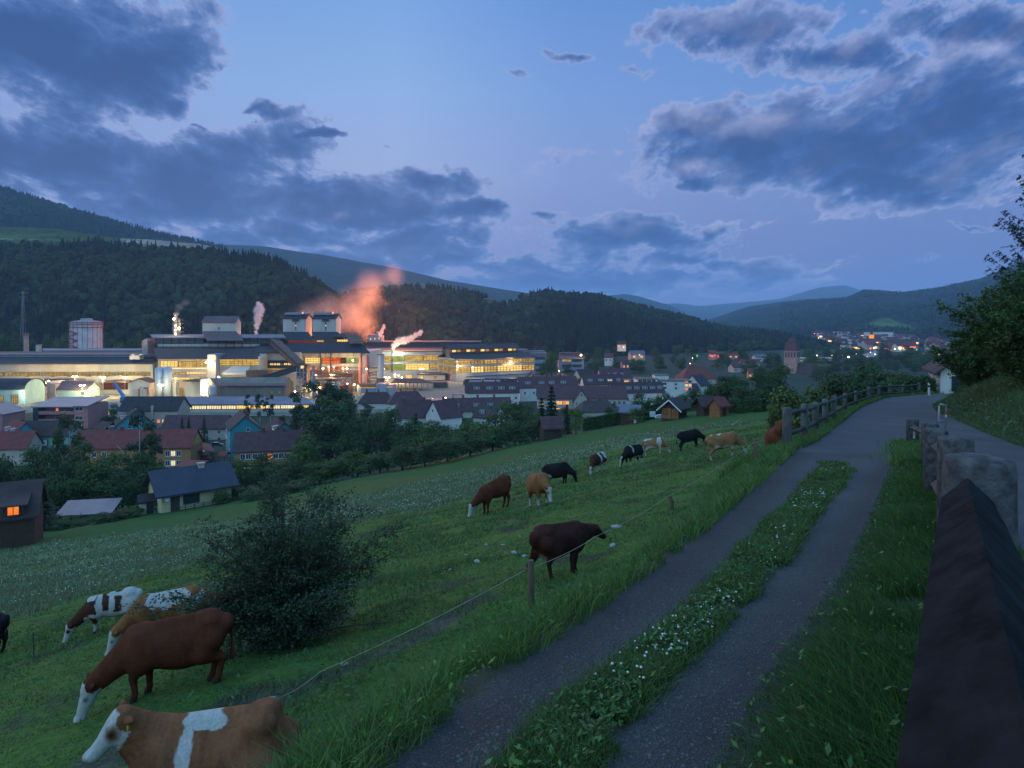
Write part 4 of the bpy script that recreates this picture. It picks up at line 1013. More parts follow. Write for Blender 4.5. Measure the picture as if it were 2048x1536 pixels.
import mathutils
cX, cY = px(913, 508), 508.0; yaw = rad(30)
r = thing('rolling_mill', 'angled rolling mill hall with glazed long side and two orange corner lamps', 'factory hall', (cX, cY, FLOOR), rz=yaw)
Lx, Dy = 69.0, 34.0; zt = pz(718, cY) - FLOOR
def q(mb, name, mat): return mb.build(name, mat, r)
q(MB().box(0, Lx, 0, Dy, 0, zt), 'wall', M['clad_blue'])
q(MB().prism([(-.6, zt), (Dy*.36, zt+3.4), (Dy*.36, zt+2.9), (-.6, zt-.5)], -1, Lx+1, 'x').prism([(Dy+.6, zt), (Dy*.64, zt+3.4), (Dy*.64, zt+2.9), (Dy+.6, zt-.5)], -1, Lx+1, 'x'), 'roof', M['roof'])
q(MB().box(1, Lx-9, Dy*.36, Dy*.64, zt+.2, zt+7.2), 'roof_monitor', M['frame'])
q(MB().prism([(Dy*.30, zt+7.0), (Dy*.5, zt+10.4), (Dy*.70, zt+7.0), (Dy*.70, zt+6.5), (Dy*.5, zt+9.9), (Dy*.30, zt+6.5)], -1, Lx-8, 'x'), 'roof', M['roof'])
for k in range(14):
    q(MB().box(2+k*4.1, 5.2+k*4.1, Dy*.36-.15, Dy*.36-.05, zt+4.6, zt+6.2), 'window', M[('lit_bright','lit_soft','glow_dim')[(k*7) % 3]])
def wglaze(x0, x1, z0, z1, mat, nc, nr, side=0):
    def B(mb, a0, a1, d0, d1, b0, b1):
        return mb.box(a0, a1, -d1, -d0, b0, b1) if side == 0 else mb.box(-d1, -d0, a0, a1, b0, b1)
    w = q(B(MB(), x0, x1, -.02, .12, z0, z1), 'window', M[mat]); b = MB()
    for i in range(nc+1): x = x0+(x1-x0)*i/nc; B(b, x-.16, x+.16, .125, .24, z0-.1, z1+.1)
    for i in range(nr+1): z = z0+(z1-z0)*i/nr; B(b, x0, x1, .13, .22, z-.12, z+.12)
    b.build('frame', M['frame'], w)
for k in range(6):
    a = .8+k*11.3; wglaze(a, a+10.6, 12.6, 15.6, 'lit_soft' if k % 2 else 'lit', 4, 2)
    wglaze(a, a+10.6, 6.4, 10.8, 'lit_bright' if k in (1,3,4) else 'lit', 4, 3)
wglaze(1.5, 31, 12.0, 15.6, 'lit_soft', 9, 3, 1); wglaze(1.5, 31, 6.0, 10.6, 'lit_soft', 9, 3, 1)
q(MB().box(8, 62, -.5, -.02, 3.2, 3.8), 'pipe', M['steel_dark'])
for i, (x, z) in enumerate(((.3, 11.8), (45.5, 13.2))):
    q(MB().lathe([(.1, z-.8), (.9, z), (.1, z+.8)], 10, c=(x, -1.4)), 'lamp', M['lamp_o'])
    lamp_light(r, (x, -4.0, z), 9000, (1,.55,.2))
r.children  # parts carry the yaw of their hall

Y = 575
r = thing('cooling_house', 'small blue grey roof house with lit windows and a thin steaming stack', 'works building', base(748, Y))
m = MB(); fbox(m, 736, 763, 671, 705, Y, 12); prt(m, 'wall', M['clad_blue'], r)
m = MB(); fbox(m, 734, 752, 669.6, 671, Y-.5, 13); prt(m, 'roof', M['steel'], r)
m = MB(); fbox(m, 752, 757, 663, 672, Y+2, 4); prt(m, 'stack', M['clad_blue'], r)
for u, v in ((740,676),(748.5,675.5),(757,675),(740.5,687),(748.5,686.5)): glaze(r, u, u+2.6, v, v+(6 if v > 680 else 4), Y, 'lit_bright', 1, 2, bw=.12)
m = MB()
for v in (674, 680, 686): m.tube([P(716,v,Y-6), P(737,v,Y-6)], .25, 5)
for u in (718, 724, 730): m.tube([P(u,671,Y-6), P(u,700,Y-6)], .22, 5)
prt(m, 'walkway', M['steel_dark'], r)

# --- plant in front of the rolling mill
Y = 440
r = thing('dust_filter_plant', 'white slant sided filter house on stilts with lit strip windows', 'filter plant', base(715, Y))
m = MB(); m.prism([(px(697,Y), pz(758,Y)), (px(712,Y), pz(763,Y)), (px(722,Y), pz(744,Y)), (px(740,Y), pz(744,Y)), (px(755,Y), pz(742,Y)), (px(752,Y), pz(734,Y)), (px(697,Y), pz(734,Y))], Y, Y+14, 'y'); prt(m, 'wall', M['clad_white'], r)
m = MB(); roofslope(m, 694, 756, 735, Y-1, 731, Y+15); prt(m, 'roof', M['roof'], r)
for a in (698, 704.5, 711): glaze(r, a, a+5.4, 735.5, 738.5, Y-.1, 'lit_bright', 2, 1, bw=.12)
m = MB()
for a in (714, 728, 742, 754): m.tube([P(a,797,Y+2), P(a,744,Y+2)], .35, 6)
for v in (745, 751, 757, 763): fbox(m, 722, 756, v, v+1, Y+1, 8)
prt(m, 'stilt', M['steel'], r)
m = MB(); m.lathe([(2.6, pz(765,Y)), (2.6, pz(748,Y)), (1, pz(745,Y))], 14, c=(px(727,Y+1), Y+1)); prt(m, 'tank', M['silo'], r)
r = thing('round_stack_tower', 'thick pale cylindrical tower in front of the rolling mill windows', 'tower', base(762, 436))
m = MB(); m.lathe([(2.2, FLOOR), (2.2, pz(710,436))], 20, c=(px(761.5,436), 436)); prt(m, 'shaft', M['silo'], r, False)
m = MB(); m.lathe([(2.35, pz(710,436)), (2.35, pz(708.6,436)), (1.8, pz(708.6,436))], 20, c=(px(761.5,436), 436)); prt(m, 'rim', M['steel_dark'], r)
m = MB(); m.lathe([(3.6, pz(768,436)), (2.4, pz(756,436))], 20, c=(px(761.5,436), 436)); prt(m, 'skirt', M['rust'], r)
Y = 410
r = thing('pump_house', 'blue white box building with yellow strip lights and a square annex', 'pump house', base(745, Y))
m = MB(); fbox(m, 722, 754, 772, 793, Y, 10); m.add([P(714,770,Y+10), P(722,772,Y), (px(722,Y),Y,FLOOR), (px(714,Y+10),Y+10,FLOOR), P(714,770,Y+12), (px(714,Y+12),Y+12,FLOOR)], [(0,1,2,3),(0,3,5,4)]); prt(m, 'wall', M['clad_blue'], r)
m = MB(); fbox(m, 752, 772, 768, 793, Y-2, 10); fbox(m, 772, 786, 770, 793, Y, 9); prt(m, 'annex', M['clad_blue'], r)
m = MB(); roofslope(m, 721, 753, 772, Y-.5, 767, Y+11, 715, 752); prt(m, 'roof', M['roof'], r)
m = MB(); fbox(m, 722.5, 751, 774, 776, Y-.1, .2); fbox(m, 723, 738, 787, 789.5, Y-.1, .2); fbox(m, 773, 785, 773, 775, Y-.1, .2); prt(m, 'strip_light', emit('yellow_strip', S(222,168,60), .8), r)
r = thing('open_shed', 'open sided shed with a brown pitched roof on steel posts', 'open shed', base(825, 455))
Y = 452
m = MB(); roofslope(m, 782, 866, 765, Y-8, 757, Y+3, 790, 842); roofslope(m, 790, 866, 764.6, Y+14, 757, Y+3, 790, 842); prt(m, 'roof', M['roof'], r)
m = MB()
for u in (790, 806, 822, 838, 850, 862):
    for yy in (Y-7, Y+12): m.tube([(px(u,Y), yy, FLOOR), (px(u,Y), yy, pz(763.5,Y))], .3, 6)
prt(m, 'post', M['steel'], r)
for i, (u0, u1, v0, v1, Y, mt) in enumerate(((868,894,764,771,462,'rust'),(928,962,758,768,470,'steel_dark'),(938,1000,761,768,466,'steel'),(958,1010,757,764,480,'steel_dark'),(1006,1034,757,762,492,'steel_dark'),(928,968,756.5,759,478,'concrete'),(1030,1062,758,761,500,'pink'))):
    labs = ['rusty scrap stack beside the open shed', 'dark steel slab stack nearest the hall corner lamp', 'long grey beam stack on the storage yard', 'dark long beam stack just behind the grey one', 'small dark slab stack toward the hall end', 'pale slab stack lit by the corner lamp', 'pinkish bar stack at the end of the storage yard']
    r = thing('steel_slab_pile', labs[i], 'steel stack', base((u0+u1)/2, Y), 'steel stacked in the storage yard')
    m = MB(); h = pz(v0, Y) - FLOOR; k = max(2, int(h/1.1))
    for j in range(k):
        o = RD.uniform(-.8,.8); m.box(px(u0,Y)+o, px(u1,Y)+o, Y+RD.uniform(-.4,.4), Y+6+RD.uniform(-.5,.5), FLOOR + h*j/k, FLOOR + h*(j+1)/k - .12)
    prt(m, 'slab', M[mt], r)
r = thing('yard_crane', 'rusty slanted loading ramp leaning on the end of the angled hall', 'loading ramp', base(1060, 520))
m = MB(); m.tube([P(1046,758,515), P(1063,743,522)], .5, 6); m.tube([P(1050,758,515), P(1064,746,522)], .4, 6)
for k in range(5): m.tube([P(1047+k*3.6,757-k*3,516+k), P(1050+k*3.2,757.5-k*2.6,516+k)], .25, 5)
prt(m, 'frame', M['rust'], r)
Y = 590
r = thing('office_block', 'grey stepped office block just past the angled hall', 'office block', base(1060, Y))
m = MB(); fbox(m, 1030, 1092, 710, 757, Y, 20); prt(m, 'wall', M['clad_blue'], r)
m = MB(); fbox(m, 1028, 1094, 706, 711, Y-1, 22); fbox(m, 1032, 1055, 698.5, 706, Y+6, 12); fbox(m, 1050, 1090, 701.5, 706, Y+10, 10); prt(m, 'roof', M['roof_lilac'], r)
for v in (714, 727, 738): glaze(r, 1034, 1090, v, v+5, Y, surf('dim_glass_%d' % v, (.05,.06,.07), (.10,.10,.10), .4, .3), 14, 1)
Y = 610
r = thing('office_block', 'brown roofed office block with one orange lamp at its far corner', 'office block', base(1142, Y))
m = MB(); fbox(m, 1118, 1168, 716, 745, Y, 18); prt(m, 'wall', M['clad_blue'], r)
m = MB(); roofslope(m, 1116, 1170, 717.5, Y-1, 711, Y+9); fbox(m, 1120, 1160, 705.5, 711.5, Y+9, 9); prt(m, 'roof', M['roof_maroon'], r)
for v in (718.5, 729): 
    for u in (1124, 1145): glaze(r, u, u+18, v, v+5, Y, 'lit_soft' if (v < 720 and u == 1124) else surf('dark_glass_%d_%d' % (v, u), (.05,.06,.07), None, .4, .3), 5, 1)
m = MB(); m.lathe([(.1,pz(710,Y)-.8),(.8,pz(710,Y)),(.1,pz(710,Y)+.8)], 8, c=(px(1162,Y-2), Y-2)); prt(m, 'lamp', M['lamp_o'], r)
lamp_light(r, Vector(P(1162,710,Y-4)) - r.location, 900, (1,.6,.25))

# --- lamp posts of the yard (head row, height above the floor, heads)
LAMPS = [(205,754,410,2,'lamp_w',2600),(250,754,412,2,'lamp',2600),(165,771,394,2,'lamp_w',2200),(150,753,412,2,'lamp',2200),(322,770.5,392,2,'lamp_w',1800),(54,760,408,1,'lamp',2400),(98,762,412,1,'lamp',2400),
         (189,776,398,2,'lamp',1500),(52,775,405,1,'lamp_o',1300),(52,783,402,1,'lamp_o',900),(412,771,398,1,'lamp_w',2200),(408,788,396,1,'lamp_w',1500),(416,725,412,2,'lamp',1800),(352,757,410,1,'lamp_o',1500),(438,754,404,1,'lamp',2000),
         (775,755,440,2,'lamp',1300),(843,738,520,2,'lamp',1500),(790,749,500,1,'lamp',1400),(797,751,500,1,'lamp',1200),(804,755,498,1,'lamp',1200),(768,738,520,1,'lamp',2200),
         (646,737,425,1,'lamp',1600),(658,734,426,1,'lamp',1500),(668,734,424,1,'lamp',1300),(665,749,418,2,'lamp',1500),(686,736.5,430,1,'lamp',1500),(694,737,428,1,'lamp',1400),(733,738,425,1,'lamp',1500),(706,721,430,1,'lamp_w',1300),
         (632,750,405,1,'lamp',1300),(695,767,420,1,'lamp',1300),(709,769,420,1,'lamp',1300),(945,735,500,1,'lamp',900),(865,797.5,395,1,'lamp',700),(891,795.5,397,1,'lamp',700),(614,771,410,1,'lamp',1800),(620,778,404,1,'lamp',1300),(590,783,412,1,'lamp',1500),(640,775,412,1,'lamp_o',1500)]
wh = ['west of the silos','by the gatehouse','at the pale green workshop','on the long hall front','at the silo foot','at the hall corner by the barrel roofed shed']
col_of = {'lamp': (1,.70,.27), 'lamp_w': (1,.92,.50), 'lamp_o': (1,.48,.15)}
tint = {'lamp': 'warm', 'lamp_w': 'white', 'lamp_o': 'orange'}
spots = ['with twin heads before the long hall, nearer the workshop','with twin heads before the long hall, nearer the gatehouse','with twin heads over the pale green workshop','with twin heads on the hall wall above the workshop roof','with twin heads at the foot of the silos','alone at the corner of the barrel roofed shed','alone between shed and green workshop',
         'low with twin heads on the lit lawn','upper of two on the shed gable','lower of two on the shed gable','high beside the pump house tower','low glaring one at the hopper','with twin heads under the hall eaves','under the blue wall band by the silos','glaring at the ore shed gable',
         'with twin heads by the round tower','with twin heads over the mill annex','first on the ramp below the mill','second on the ramp below the mill','third on the ramp below the mill','bright one on the pale mill wall',
         'first in the glowing yard from the transfer tower','second in the glowing yard from the transfer tower','third in the glowing yard from the transfer tower','with twin heads in the glowing yard','fourth in the glowing yard','beside the filter house window','over the filter house roof','on the melt shop wall with greenish light',
         'on the tall exhaust pipe','under the filter house slope','at the filter house stilt','inside the angled hall window band','on the grass bank, farther from the white terrace','on the grass bank, nearer the white terrace','behind the transfer tower','at the exhaust pipe foot','between ore shed and transfer tower','reddish in the yard behind the tall tree']
for (u, v, Y, nh, mt, pw), sp_ in zip(LAMPS, spots):
    r = thing('yard_lamp', (tint[mt] + ' yard lamp ' + sp_).replace('inside', 'against'), 'lamp post', base(u, Y), 'lamp posts of the steelworks')
    z = pz(v, Y) - FLOOR
    MB().tube([(0,0,0),(0,0,z)], .14, 6, r1=.09).build('pole', M['steel'], r)
    for k in range(nh):
        o = 0 if nh == 1 else (-1.15 if k == 0 else 1.15)
        MB().lathe([(.1, z-.22), (.48, z-.05), (.40, z+.2), (.1, z+.3)], 8, c=(o, -.2)).build('lamp_head', M[mt], r)
        if nh == 2 and k == 0: MB().tube([(-1.15,0,z+.25),(1.15,0,z+.25)], .08, 5).build('arm', M['steel'], r)
    lamp_light(r, (0, -1.6, z-.4), pw*(1.5 if 585 < u < 735 else 5.0), col_of[mt], .5)

# --- furnace light, added smoke-glow fill, and fumes
fr = bpy.data.objects
r = next(o for o in bpy.data.objects if o.name == 'melt_shop')
lamp_light(r, Vector((px(728,612), 612, pz(684,612))) - r.location, 75000, (1,.24,.08), 12.0, 'furnace_glow_fill')
lamp_light(r, Vector((px(806,626), 626, pz(628,626))) - r.location, 900000, (1,.27,.08), 12.0, 'furnace_glow_fill')  # added in mid-air, unseen: stands in for smoke glow on the forest
lamp_light(r, Vector((px(650,505), 505, pz(668,505))) - r.location, 40000, (1,.36,.12), 4.0, 'furnace_glow_fill')
for u in (628, 662, 690): lamp_light(r, Vector((px(u,426), 426, pz(740,426))) - r.location, 2200, (1,.42,.12), 1.0, 'furnace_glow_fill')
def smoke(name, label, path, color, dens, scale, lo, hi, seed=0, kind='stuff', aniso=.2, step=None):
    """one lumpy cloud: spheres along a path (x,y,z,r) merged into a hull, with a noise density inside that thins toward the rim"""
    v0, f0 = ico(3); c = np.array([p[:3] for p in path]).mean(0)
    g = field_mesh(path)
    me = mesh_np(name, g[0] - c, g[1])
    m, nt, out = nmat(name + '_volume')
    tc = nd(nt, 'ShaderNodeTexCoord').outputs['Object']
    acc = None
    for (x, y, z, rr) in path:
        d = nd(nt, 'ShaderNodeVectorMath', {0: tc, 1: (x-c[0], y-c[1], z-c[2])}, operation='SUBTRACT')
        l = nd(nt, 'ShaderNodeVectorMath', {0: d.outputs[0]}, operation='LENGTH').outputs['Value']
        k = mth(nt, 'MULTIPLY_ADD', l, -1.0/rr, 1.0)
        acc = k if acc is None else mth(nt, 'SMOOTH_MAX', acc, k, .25)
    n = noise(nt, scale, 5., .62, tc, dist=.6)
    d = mth(nt, 'ADD', acc, mth(nt, 'MULTIPLY_ADD', n.outputs['Fac'], 1.7, -1.0))
    d = nd(nt, 'ShaderNodeMapRange', {'Value': d, 'From Min': lo, 'From Max': hi, 'To Min': 0., 'To Max': dens}, interpolation_type='SMOOTHSTEP').outputs[0]
    pv = nd(nt, 'ShaderNodeVolumePrincipled', {'Color': c4(color), 'Density': d, 'Anisotropy': aniso})
    nt.links.new(pv.outputs[0], out.inputs['Volume'])
    if hasattr(m, 'cycles'): m.cycles.volume_step_rate = step or 1.0
    me.materials.append(m)
    o = link(bpy.data.objects.new(name, me)); o.location = c
    return tag(o, label, name.replace('_', ' '), kind=kind)
def surface_nets(F_, lo, h):
    """iso-surface at 0 of the sampled field (negative inside)"""
    ins = F_ < 0
    nx, ny, nz = F_.shape
    cnt = np.zeros((nx-1, ny-1, nz-1)); acc = np.zeros((nx-1, ny-1, nz-1, 3))
    base_ = np.stack(np.meshgrid(np.arange(nx-1), np.arange(ny-1), np.arange(nz-1), indexing='ij'), -1)
    cor = [(a,b,c) for a in (0,1) for b in (0,1) for c in (0,1)]
    for p in cor:
        for ax in range(3):
            if p[ax]: continue
            q_ = list(p); q_[ax] = 1
            A = F_[p[0]:nx-1+p[0], p[1]:ny-1+p[1], p[2]:nz-1+p[2]]; B = F_[q_[0]:nx-1+q_[0], q_[1]:ny-1+q_[1], q_[2]:nz-1+q_[2]]
            cr = (A < 0) != (B < 0)
            t = np.where(cr, A/np.where(A-B == 0, 1, A-B), 0)
            pt = np.zeros(A.shape + (3,)); pt[...] = p; pt[..., ax] += t
            acc += pt*cr[..., None]; cnt += cr
    act = cnt > 0; ids = -np.ones(act.shape, int); ids[act] = np.arange(act.sum())
    V = (base_[act] + acc[act]/cnt[act][:,None])*h + np.array(lo)
    quads = []
    for ax in range(3):
        o1, o2 = [(1,2),(2,0),(0,1)][ax]
        sl0 = [slice(1,-1)]*3; sl0[ax] = slice(0, -1); sl1 = [slice(1,-1)]*3; sl1[ax] = slice(1, None)
        A = ins[tuple(sl0)]; B = ins[tuple(sl1)]
        w = np.argwhere(A != B)
        if len(w) == 0: continue
        flip = A[tuple(w.T)]
        c0 = w.copy(); c0[:, o1] += 1; c0[:, o2] += 1
        def sh(d1, d2):
            c_ = c0.copy(); c_[:, o1] -= d1; c_[:, o2] -= d2; return ids[c_[:,0], c_[:,1], c_[:,2]]
        Q = np.stack([sh(1,1), sh(0,1), sh(0,0), sh(1,0)], -1)
        Q[~flip] = Q[~flip][:, ::-1]; quads.append(Q)
    return V, np.concatenate(quads)
def field_mesh(path, pad=1.0, res=26):
    p = np.array(path); lo = (p[:,:3]-p[:,3:]*pad).min(0); hi = (p[:,:3]+p[:,3:]*pad).max(0)
    h = (hi-lo).max()/res; lo = lo - 2*h; n = np.ceil((hi-lo)/h).astype(int)+4
    g = np.stack(np.meshgrid(*[lo[i]+h*np.arange(n[i]) for i in range(3)], indexing='ij'), -1)
    d = np.min([np.linalg.norm(g-q_[:3], axis=-1)-q_[3]*pad for q_ in p], 0)
    return surface_nets(d, lo, h)
def pp(u, v, Y, r): x, y, z = P(u, v, Y); return (x, y, z, r*Y/F)
smoke('orange_smoke', 'glowing orange furnace smoke drifting behind the twin towers', [pp(733,672,602,24), pp(724,645,604,46), pp(700,618,606,74), pp(655,622,602,62), pp(615,632,600,52), pp(580,642,600,32), pp(735,598,612,70), pp(745,566,620,52), pp(785,552,640,38)], (.95,.90,.86), .019, .018, .06, 1.08)
def along(pts, n=14):
    p = np.array(pts, float); t = np.linspace(0, len(p)-1, n); return [tuple(np.interp(t_, range(len(p)), p[:,k]) + (RG.normal()*p[0,3]*.15 if k < 3 else 0) for k in range(4)) for t_ in t]
smoke('white_steam', 'pale upright steam plume from the middle hall roof', along([pp(513,668,470,6), pp(514,650,470,9), pp(517,634,471,13), pp(520,620,472,15), pp(517,609,472,9)]), (.96,.95,.97), .42, .30, .10, .55)
smoke('white_steam', 'white steam puff curling off the rolling mill roof', along([pp(786,695,535,7), pp(793,686,535,11), pp(806,680,536,13), pp(820,677,537,10), pp(832,670,538,9), pp(840,664,538,7)]), (.95,.97,.99), .42, .30, .10, .55)
smoke('white_steam', 'thin pinkish steam wisp by the small roof house', along([pp(760,672,560,5), pp(764,662,560,7), pp(769,652,561,6)], 8), (.96,.93,.97), .35, .30, .12, .55)
smoke('grey_fume', 'faint grey fume above the lamp lit stack tower', [pp(354,622,456,9), pp(360,612,457,15), pp(372,606,458,15)], (.6,.6,.64), .05, .15, .1, .7)
st = lamp_light(next(o for o in bpy.data.objects if o.name.startswith('roof_gallery')), Vector(P(514,668,466)) - Vector(base(440,446)), 1500, (1,.85,.85), .5, 'hall_light')
# ------------------------------------------------------------------ town houses
W = {}
W['cream'] = surf('cream_render', (.50,.45,.33), (.43,.38,.28), .5, .9)
W['yellow'] = surf('pale_yellow_render', (.52,.44,.25), (.45,.38,.21), .5, .9)
W['white'] = surf('white_render', (.62,.60,.55), (.53,.51,.47), .4, .9)
W['beige'] = surf('beige_render', (.42,.36,.30), (.36,.31,.25), .4, .9)
W['pink'] = surf('dusty_pink_render', (.34,.17,.16), (.28,.14,.135), .35, .9)
W['teal'] = surf('teal_render', (.03,.25,.30), (.025,.20,.24), .3, .85)
W['mint'] = surf('mint_green_render', (.20,.38,.30), (.17,.32,.25), .3, .85)
W['brick'] = surf('ochre_brick', (.36,.19,.075), (.27,.14,.055), 1.2, .9, seam=(1.2,'Z',.15))
W['ochre'] = surf('ochre_gable', (.46,.30,.08), (.38,.25,.07), .5, .9)
W['log'] = surf('dark_log_wall', (.075,.045,.03), (.05,.03,.022), 2., .85, seam=(2.6,'Z',.35))
W['orange_wood'] = surf('orange_wood', (.30,.13,.04), (.22,.09,.03), 2., .8, seam=(2.4,'X',.25))
W['stone'] = surf('church_stone', (.36,.25,.21), (.26,.18,.155), .5, .95)
T_ = {}
T_['maroon'] = surf('maroon_tile_roof', (0.0920,0.0440,0.0464), (0.0600,0.0304,0.0336), .6, .85, seam=(1.6,'Z',.22), objvar=.18)
T_['red'] = surf('red_tile_roof', (0.1760,0.0440,0.0360), (0.1200,0.0320,0.0280), .6, .8, seam=(1.6,'Z',.2), objvar=.15)
T_['brown'] = surf('brown_tile_roof', (0.0680,0.0440,0.0400), (0.0440,0.0304,0.0288), .6, .85, seam=(1.6,'Z',.22), objvar=.18)
T_['navy'] = surf('navy_sheet_roof', (0.0360,0.0440,0.0680), (0.0256,0.0320,0.0480), .4, .55, seam=(.9,'X',.2))
T_['slate'] = surf('dark_slate_roof', (0.0400,0.0360,0.0400), (0.0256,0.0240,0.0272), .7, .8, seam=(1.6,'Z',.22))
T_['bluegrey'] = surf('blue_grey_sheet_roof', (0.1280,0.1440,0.1880), (0.0920,0.1040,0.1360), .3, .5, seam=(.8,'X',.22))
W['trim'] = surf('white_trim', (.62,.62,.62), (.52,.52,.52), 1., .8)
W['dark_trim'] = surf('dark_trim', (.06,.045,.04), None, 1., .8)
GL = surf('dark_window_glass', (.03,.045,.07), (.02,.03,.045), .8, .12, spec=.6)
GLIT = emit('lit_room_glass', S(255,190,92), 1.5, S(220,120,44), .9)
GRED = emit('reddish_lit_glass', S(255,142,60), 1.35, S(205,80,26), .9)
GWHT = emit('pale_lit_glass', S(250,240,200), 1.2, S(196,170,110), .9)
GL_ = {'d': GL, 'l': GLIT, 'r': GRED, 'w': GWHT}
_wm = {}
def win_mesh(w, h, k, trim='trim'):
    key = (round(w,2), round(h,2), k, trim)
    if key not in _wm:
        m = MB(); t = min(.12, w*.12)
        m.box(-w/2, w/2, -.02, .04, 0, h, 1)
        for a, b, c, d in ((-w/2-t, -w/2, -t, h+t), (w/2, w/2+t, -t, h+t), (-w/2, w/2, h, h+t), (-w/2-t*.6, w/2+t*.6, -t*1.6, 0), (-t*.3, t*.3, 0, h)): m.box(a, b, -.09, .05, c, d, 0)
        _wm[key] = m.mesh('window', [W[trim], GL_[k]])
    return _wm[key]
def put_win(root, face, a, z, w, h, k, dims, trim='trim'):
    """window on a face of a box house: f(ront) b r l; a along the face"""
    x0, d = dims
    loc, rz = {'f': ((a, 0, z), 0), 'r': ((x0, a, z), PI/2), 'l': ((-x0, a, z), -PI/2)}[face]
    return inst('window', win_mesh(w, h, k, trim), root, loc, rz)
def gable_roof(r, x0, x1, d, h, rise, mat, ov=.5, th=.28, hip=0.0, off=0.0, name='roof', y0=0.0):
    k = rise/(d/2); m = MB(); ze = h - ov*k
    ym = y0 + d/2
    for s in (-1, 1):
        ye = ym + s*(d/2+ov)
        vs = [(x0-ov, ye, ze), (x1+ov, ye, ze), (x1+ov-hip, ym, h+rise+.02), (x0-ov+hip, ym, h+rise+.02)]
        vs = vs + [(a, b, c+th) for a, b, c in vs]
        m.add(vs, [(0,3,2,1),(4,5,6,7),(0,1,5,4),(1,2,6,5),(2,3,7,6),(3,0,4,7)])
    if hip:
        for s, xe in ((-1, x0-ov), (1, x1+ov)):
            xr = xe - s*hip
            m.add([(xe, ym-d/2-ov, ze+th), (xe, ym+d/2+ov, ze+th), (xr, ym, h+rise+.02+th), (xe, ym-d/2-ov, ze), (xe, ym+d/2+ov, ze), (xr, ym, h+rise+.02)], [(0,1,2),(3,5,4),(0,3,4,1)])
    return m.build(name, T_[mat], r)
def house(name, label, cat, at, w, d, h, rise, yaw, wall, roof, group=None, hip=0.0, wins=(), ch=(), dorm=(), ov=.5, Y=None, trim='trim', gwall=None, zoff=0.0):
    """ridge along x; front face looks at -y before turning by yaw. at=(u,v): pixel of the middle of the foot of the front"""
    if Y is None: X, Yh, Z = hit(at[0], at[1])
    else: X, Yh = px(at[0], Y), Y; Z = gz(X, Y) if at[1] is None else pz(at[1], Y)
    r = thing(name, label, cat, (X, Yh, Z+zoff), group, rad(yaw))
    x = w/2
    m = MB()
    if hip: m.box(-x, x, 0, d, -3, h)
    else: m.prism([(0,-3),(d,-3),(d,h),(d/2,h+rise),(0,h)], -x, x, 'x')
    m.build('wall', W[wall], r)
    if gwall:
        [MB().prism([(.2,h+.1),(d-.2,h+.1),(d/2,h+rise-.2)], e-.05, e+.05, 'x').build('gable_cladding', W[gwall], r) for e in (x, -x)]
    rf = gable_roof(r, -x, x, d, h, rise, roof, ov, hip=hip)
    for (f, a, z, ww, hh, k) in wins: put_win(r, f, a, z, ww, hh, k, (x, d), trim)
    for (cx_, cyf, ht) in ch:
        zz = h + rise*(1-abs(cyf-.5)*2); c = MB().box(cx_-.45, cx_+.45, d*cyf-.4, d*cyf+.4, zz-1.0, zz+ht); c.box(cx_-.55, cx_+.55, d*cyf-.5, d*cyf+.5, zz+ht, zz+ht+.18); c.build('chimney', T_['red'] if roof in ('maroon','red','brown') else W['beige'], rf)
    for (dx, dw, k) in dorm:       # shed dormers on the front slope
        y1 = d*.14; z1 = h + rise*(y1/(d/2)); dh = 1.35
        c = MB(); yb = d*.42; c.prism([(y1, z1-.2), (y1, z1+dh), (yb, z1+dh+.35), (yb, z1)], dx-dw/2, dx+dw/2, 'x'); c = c.build('dormer', W['white' if wall != 'brick' else 'trim'], r)
        s = MB(); s.prism([(y1-.35, z1+dh+.02), (y1-.35, z1+dh+.16), (yb+.3, z1+dh+.62), (yb+.3, z1+dh+.44)], dx-dw/2-.25, dx+dw/2+.25, 'x'); s.build('dormer_roof', T_['bluegrey'], c)
        for e in ((-.25, .25) if dw > 2 else (0,)):
            o = inst('window', win_mesh(.8, .85, k), c, (dx + e*dw, y1-.02, z1+.25))
    return r
def wrow(f, xs, zs, w, h, k='d'):
    out = []
    for zi, z in enumerate(zs):
        for xi, x in enumerate(xs):
            q = k if isinstance(k, str) and len(k) == 1 else k[zi*len(xs)+xi]
            if q != '.': out.append((f, x, z, w, h, q))
    return out
def lin(a, b, n): return [a + (b-a)*i/(n-1) for i in range(n)]

# --- at the meadow's lower edge
r = house('bungalow', 'pale yellow bungalow with a navy pitched roof at the meadow edge', 'house', (395,1014), 10.4, 7.6, 3.1, 2.5, 41, 'yellow', 'navy', ov=1.0, trim='dark_trim',
          wins=[('l', 3.4, 2.2, .55, 1.7, 'd'), ('f', -.9, .9, 2.2, 1.35, 'd'), ('f', 3.4, .9, .8, 1.3, 'd')], ch=[(1.5,.45,.7)])
m = MB(); m.box(-3.9, -2.6, -.06, .06, 0, 2.2); m.build('door', W['dark_trim'], r)
m = MB()
for z in (.15, .4, .65, .9): m.box(-3.6, 5.7, -1.75, -1.68, z, z+.08)
for x in lin(-3.6, 5.7, 8): m.box(x-.05, x+.05, -1.8, -1.7, -.6, 1.05)
m.build('veranda_railing', W['dark_trim'], r)
m = MB(); m.lathe([(.02,0),(.28,.05),(.42,.16)], 14); o = m.build('satellite_dish', W['trim'], r); o.location = (-4.6, -.45, 2.1); o.rotation_euler = (rad(70), 0, rad(20))
house('garden_shed', 'tiny pale shed with a dark lean roof beside the bungalow', 'shed', (297,1028), 2.4, 2.6, 1.9, .7, 30, 'cream', 'slate', ov=.3, wins=[('f', .2, .2, .8, 1.6, 'd')], trim='dark_trim')
r = thing('carport', 'low shelter with a flat blue grey roof below the bungalow', 'shelter', hit(178,1042), rz=rad(12))
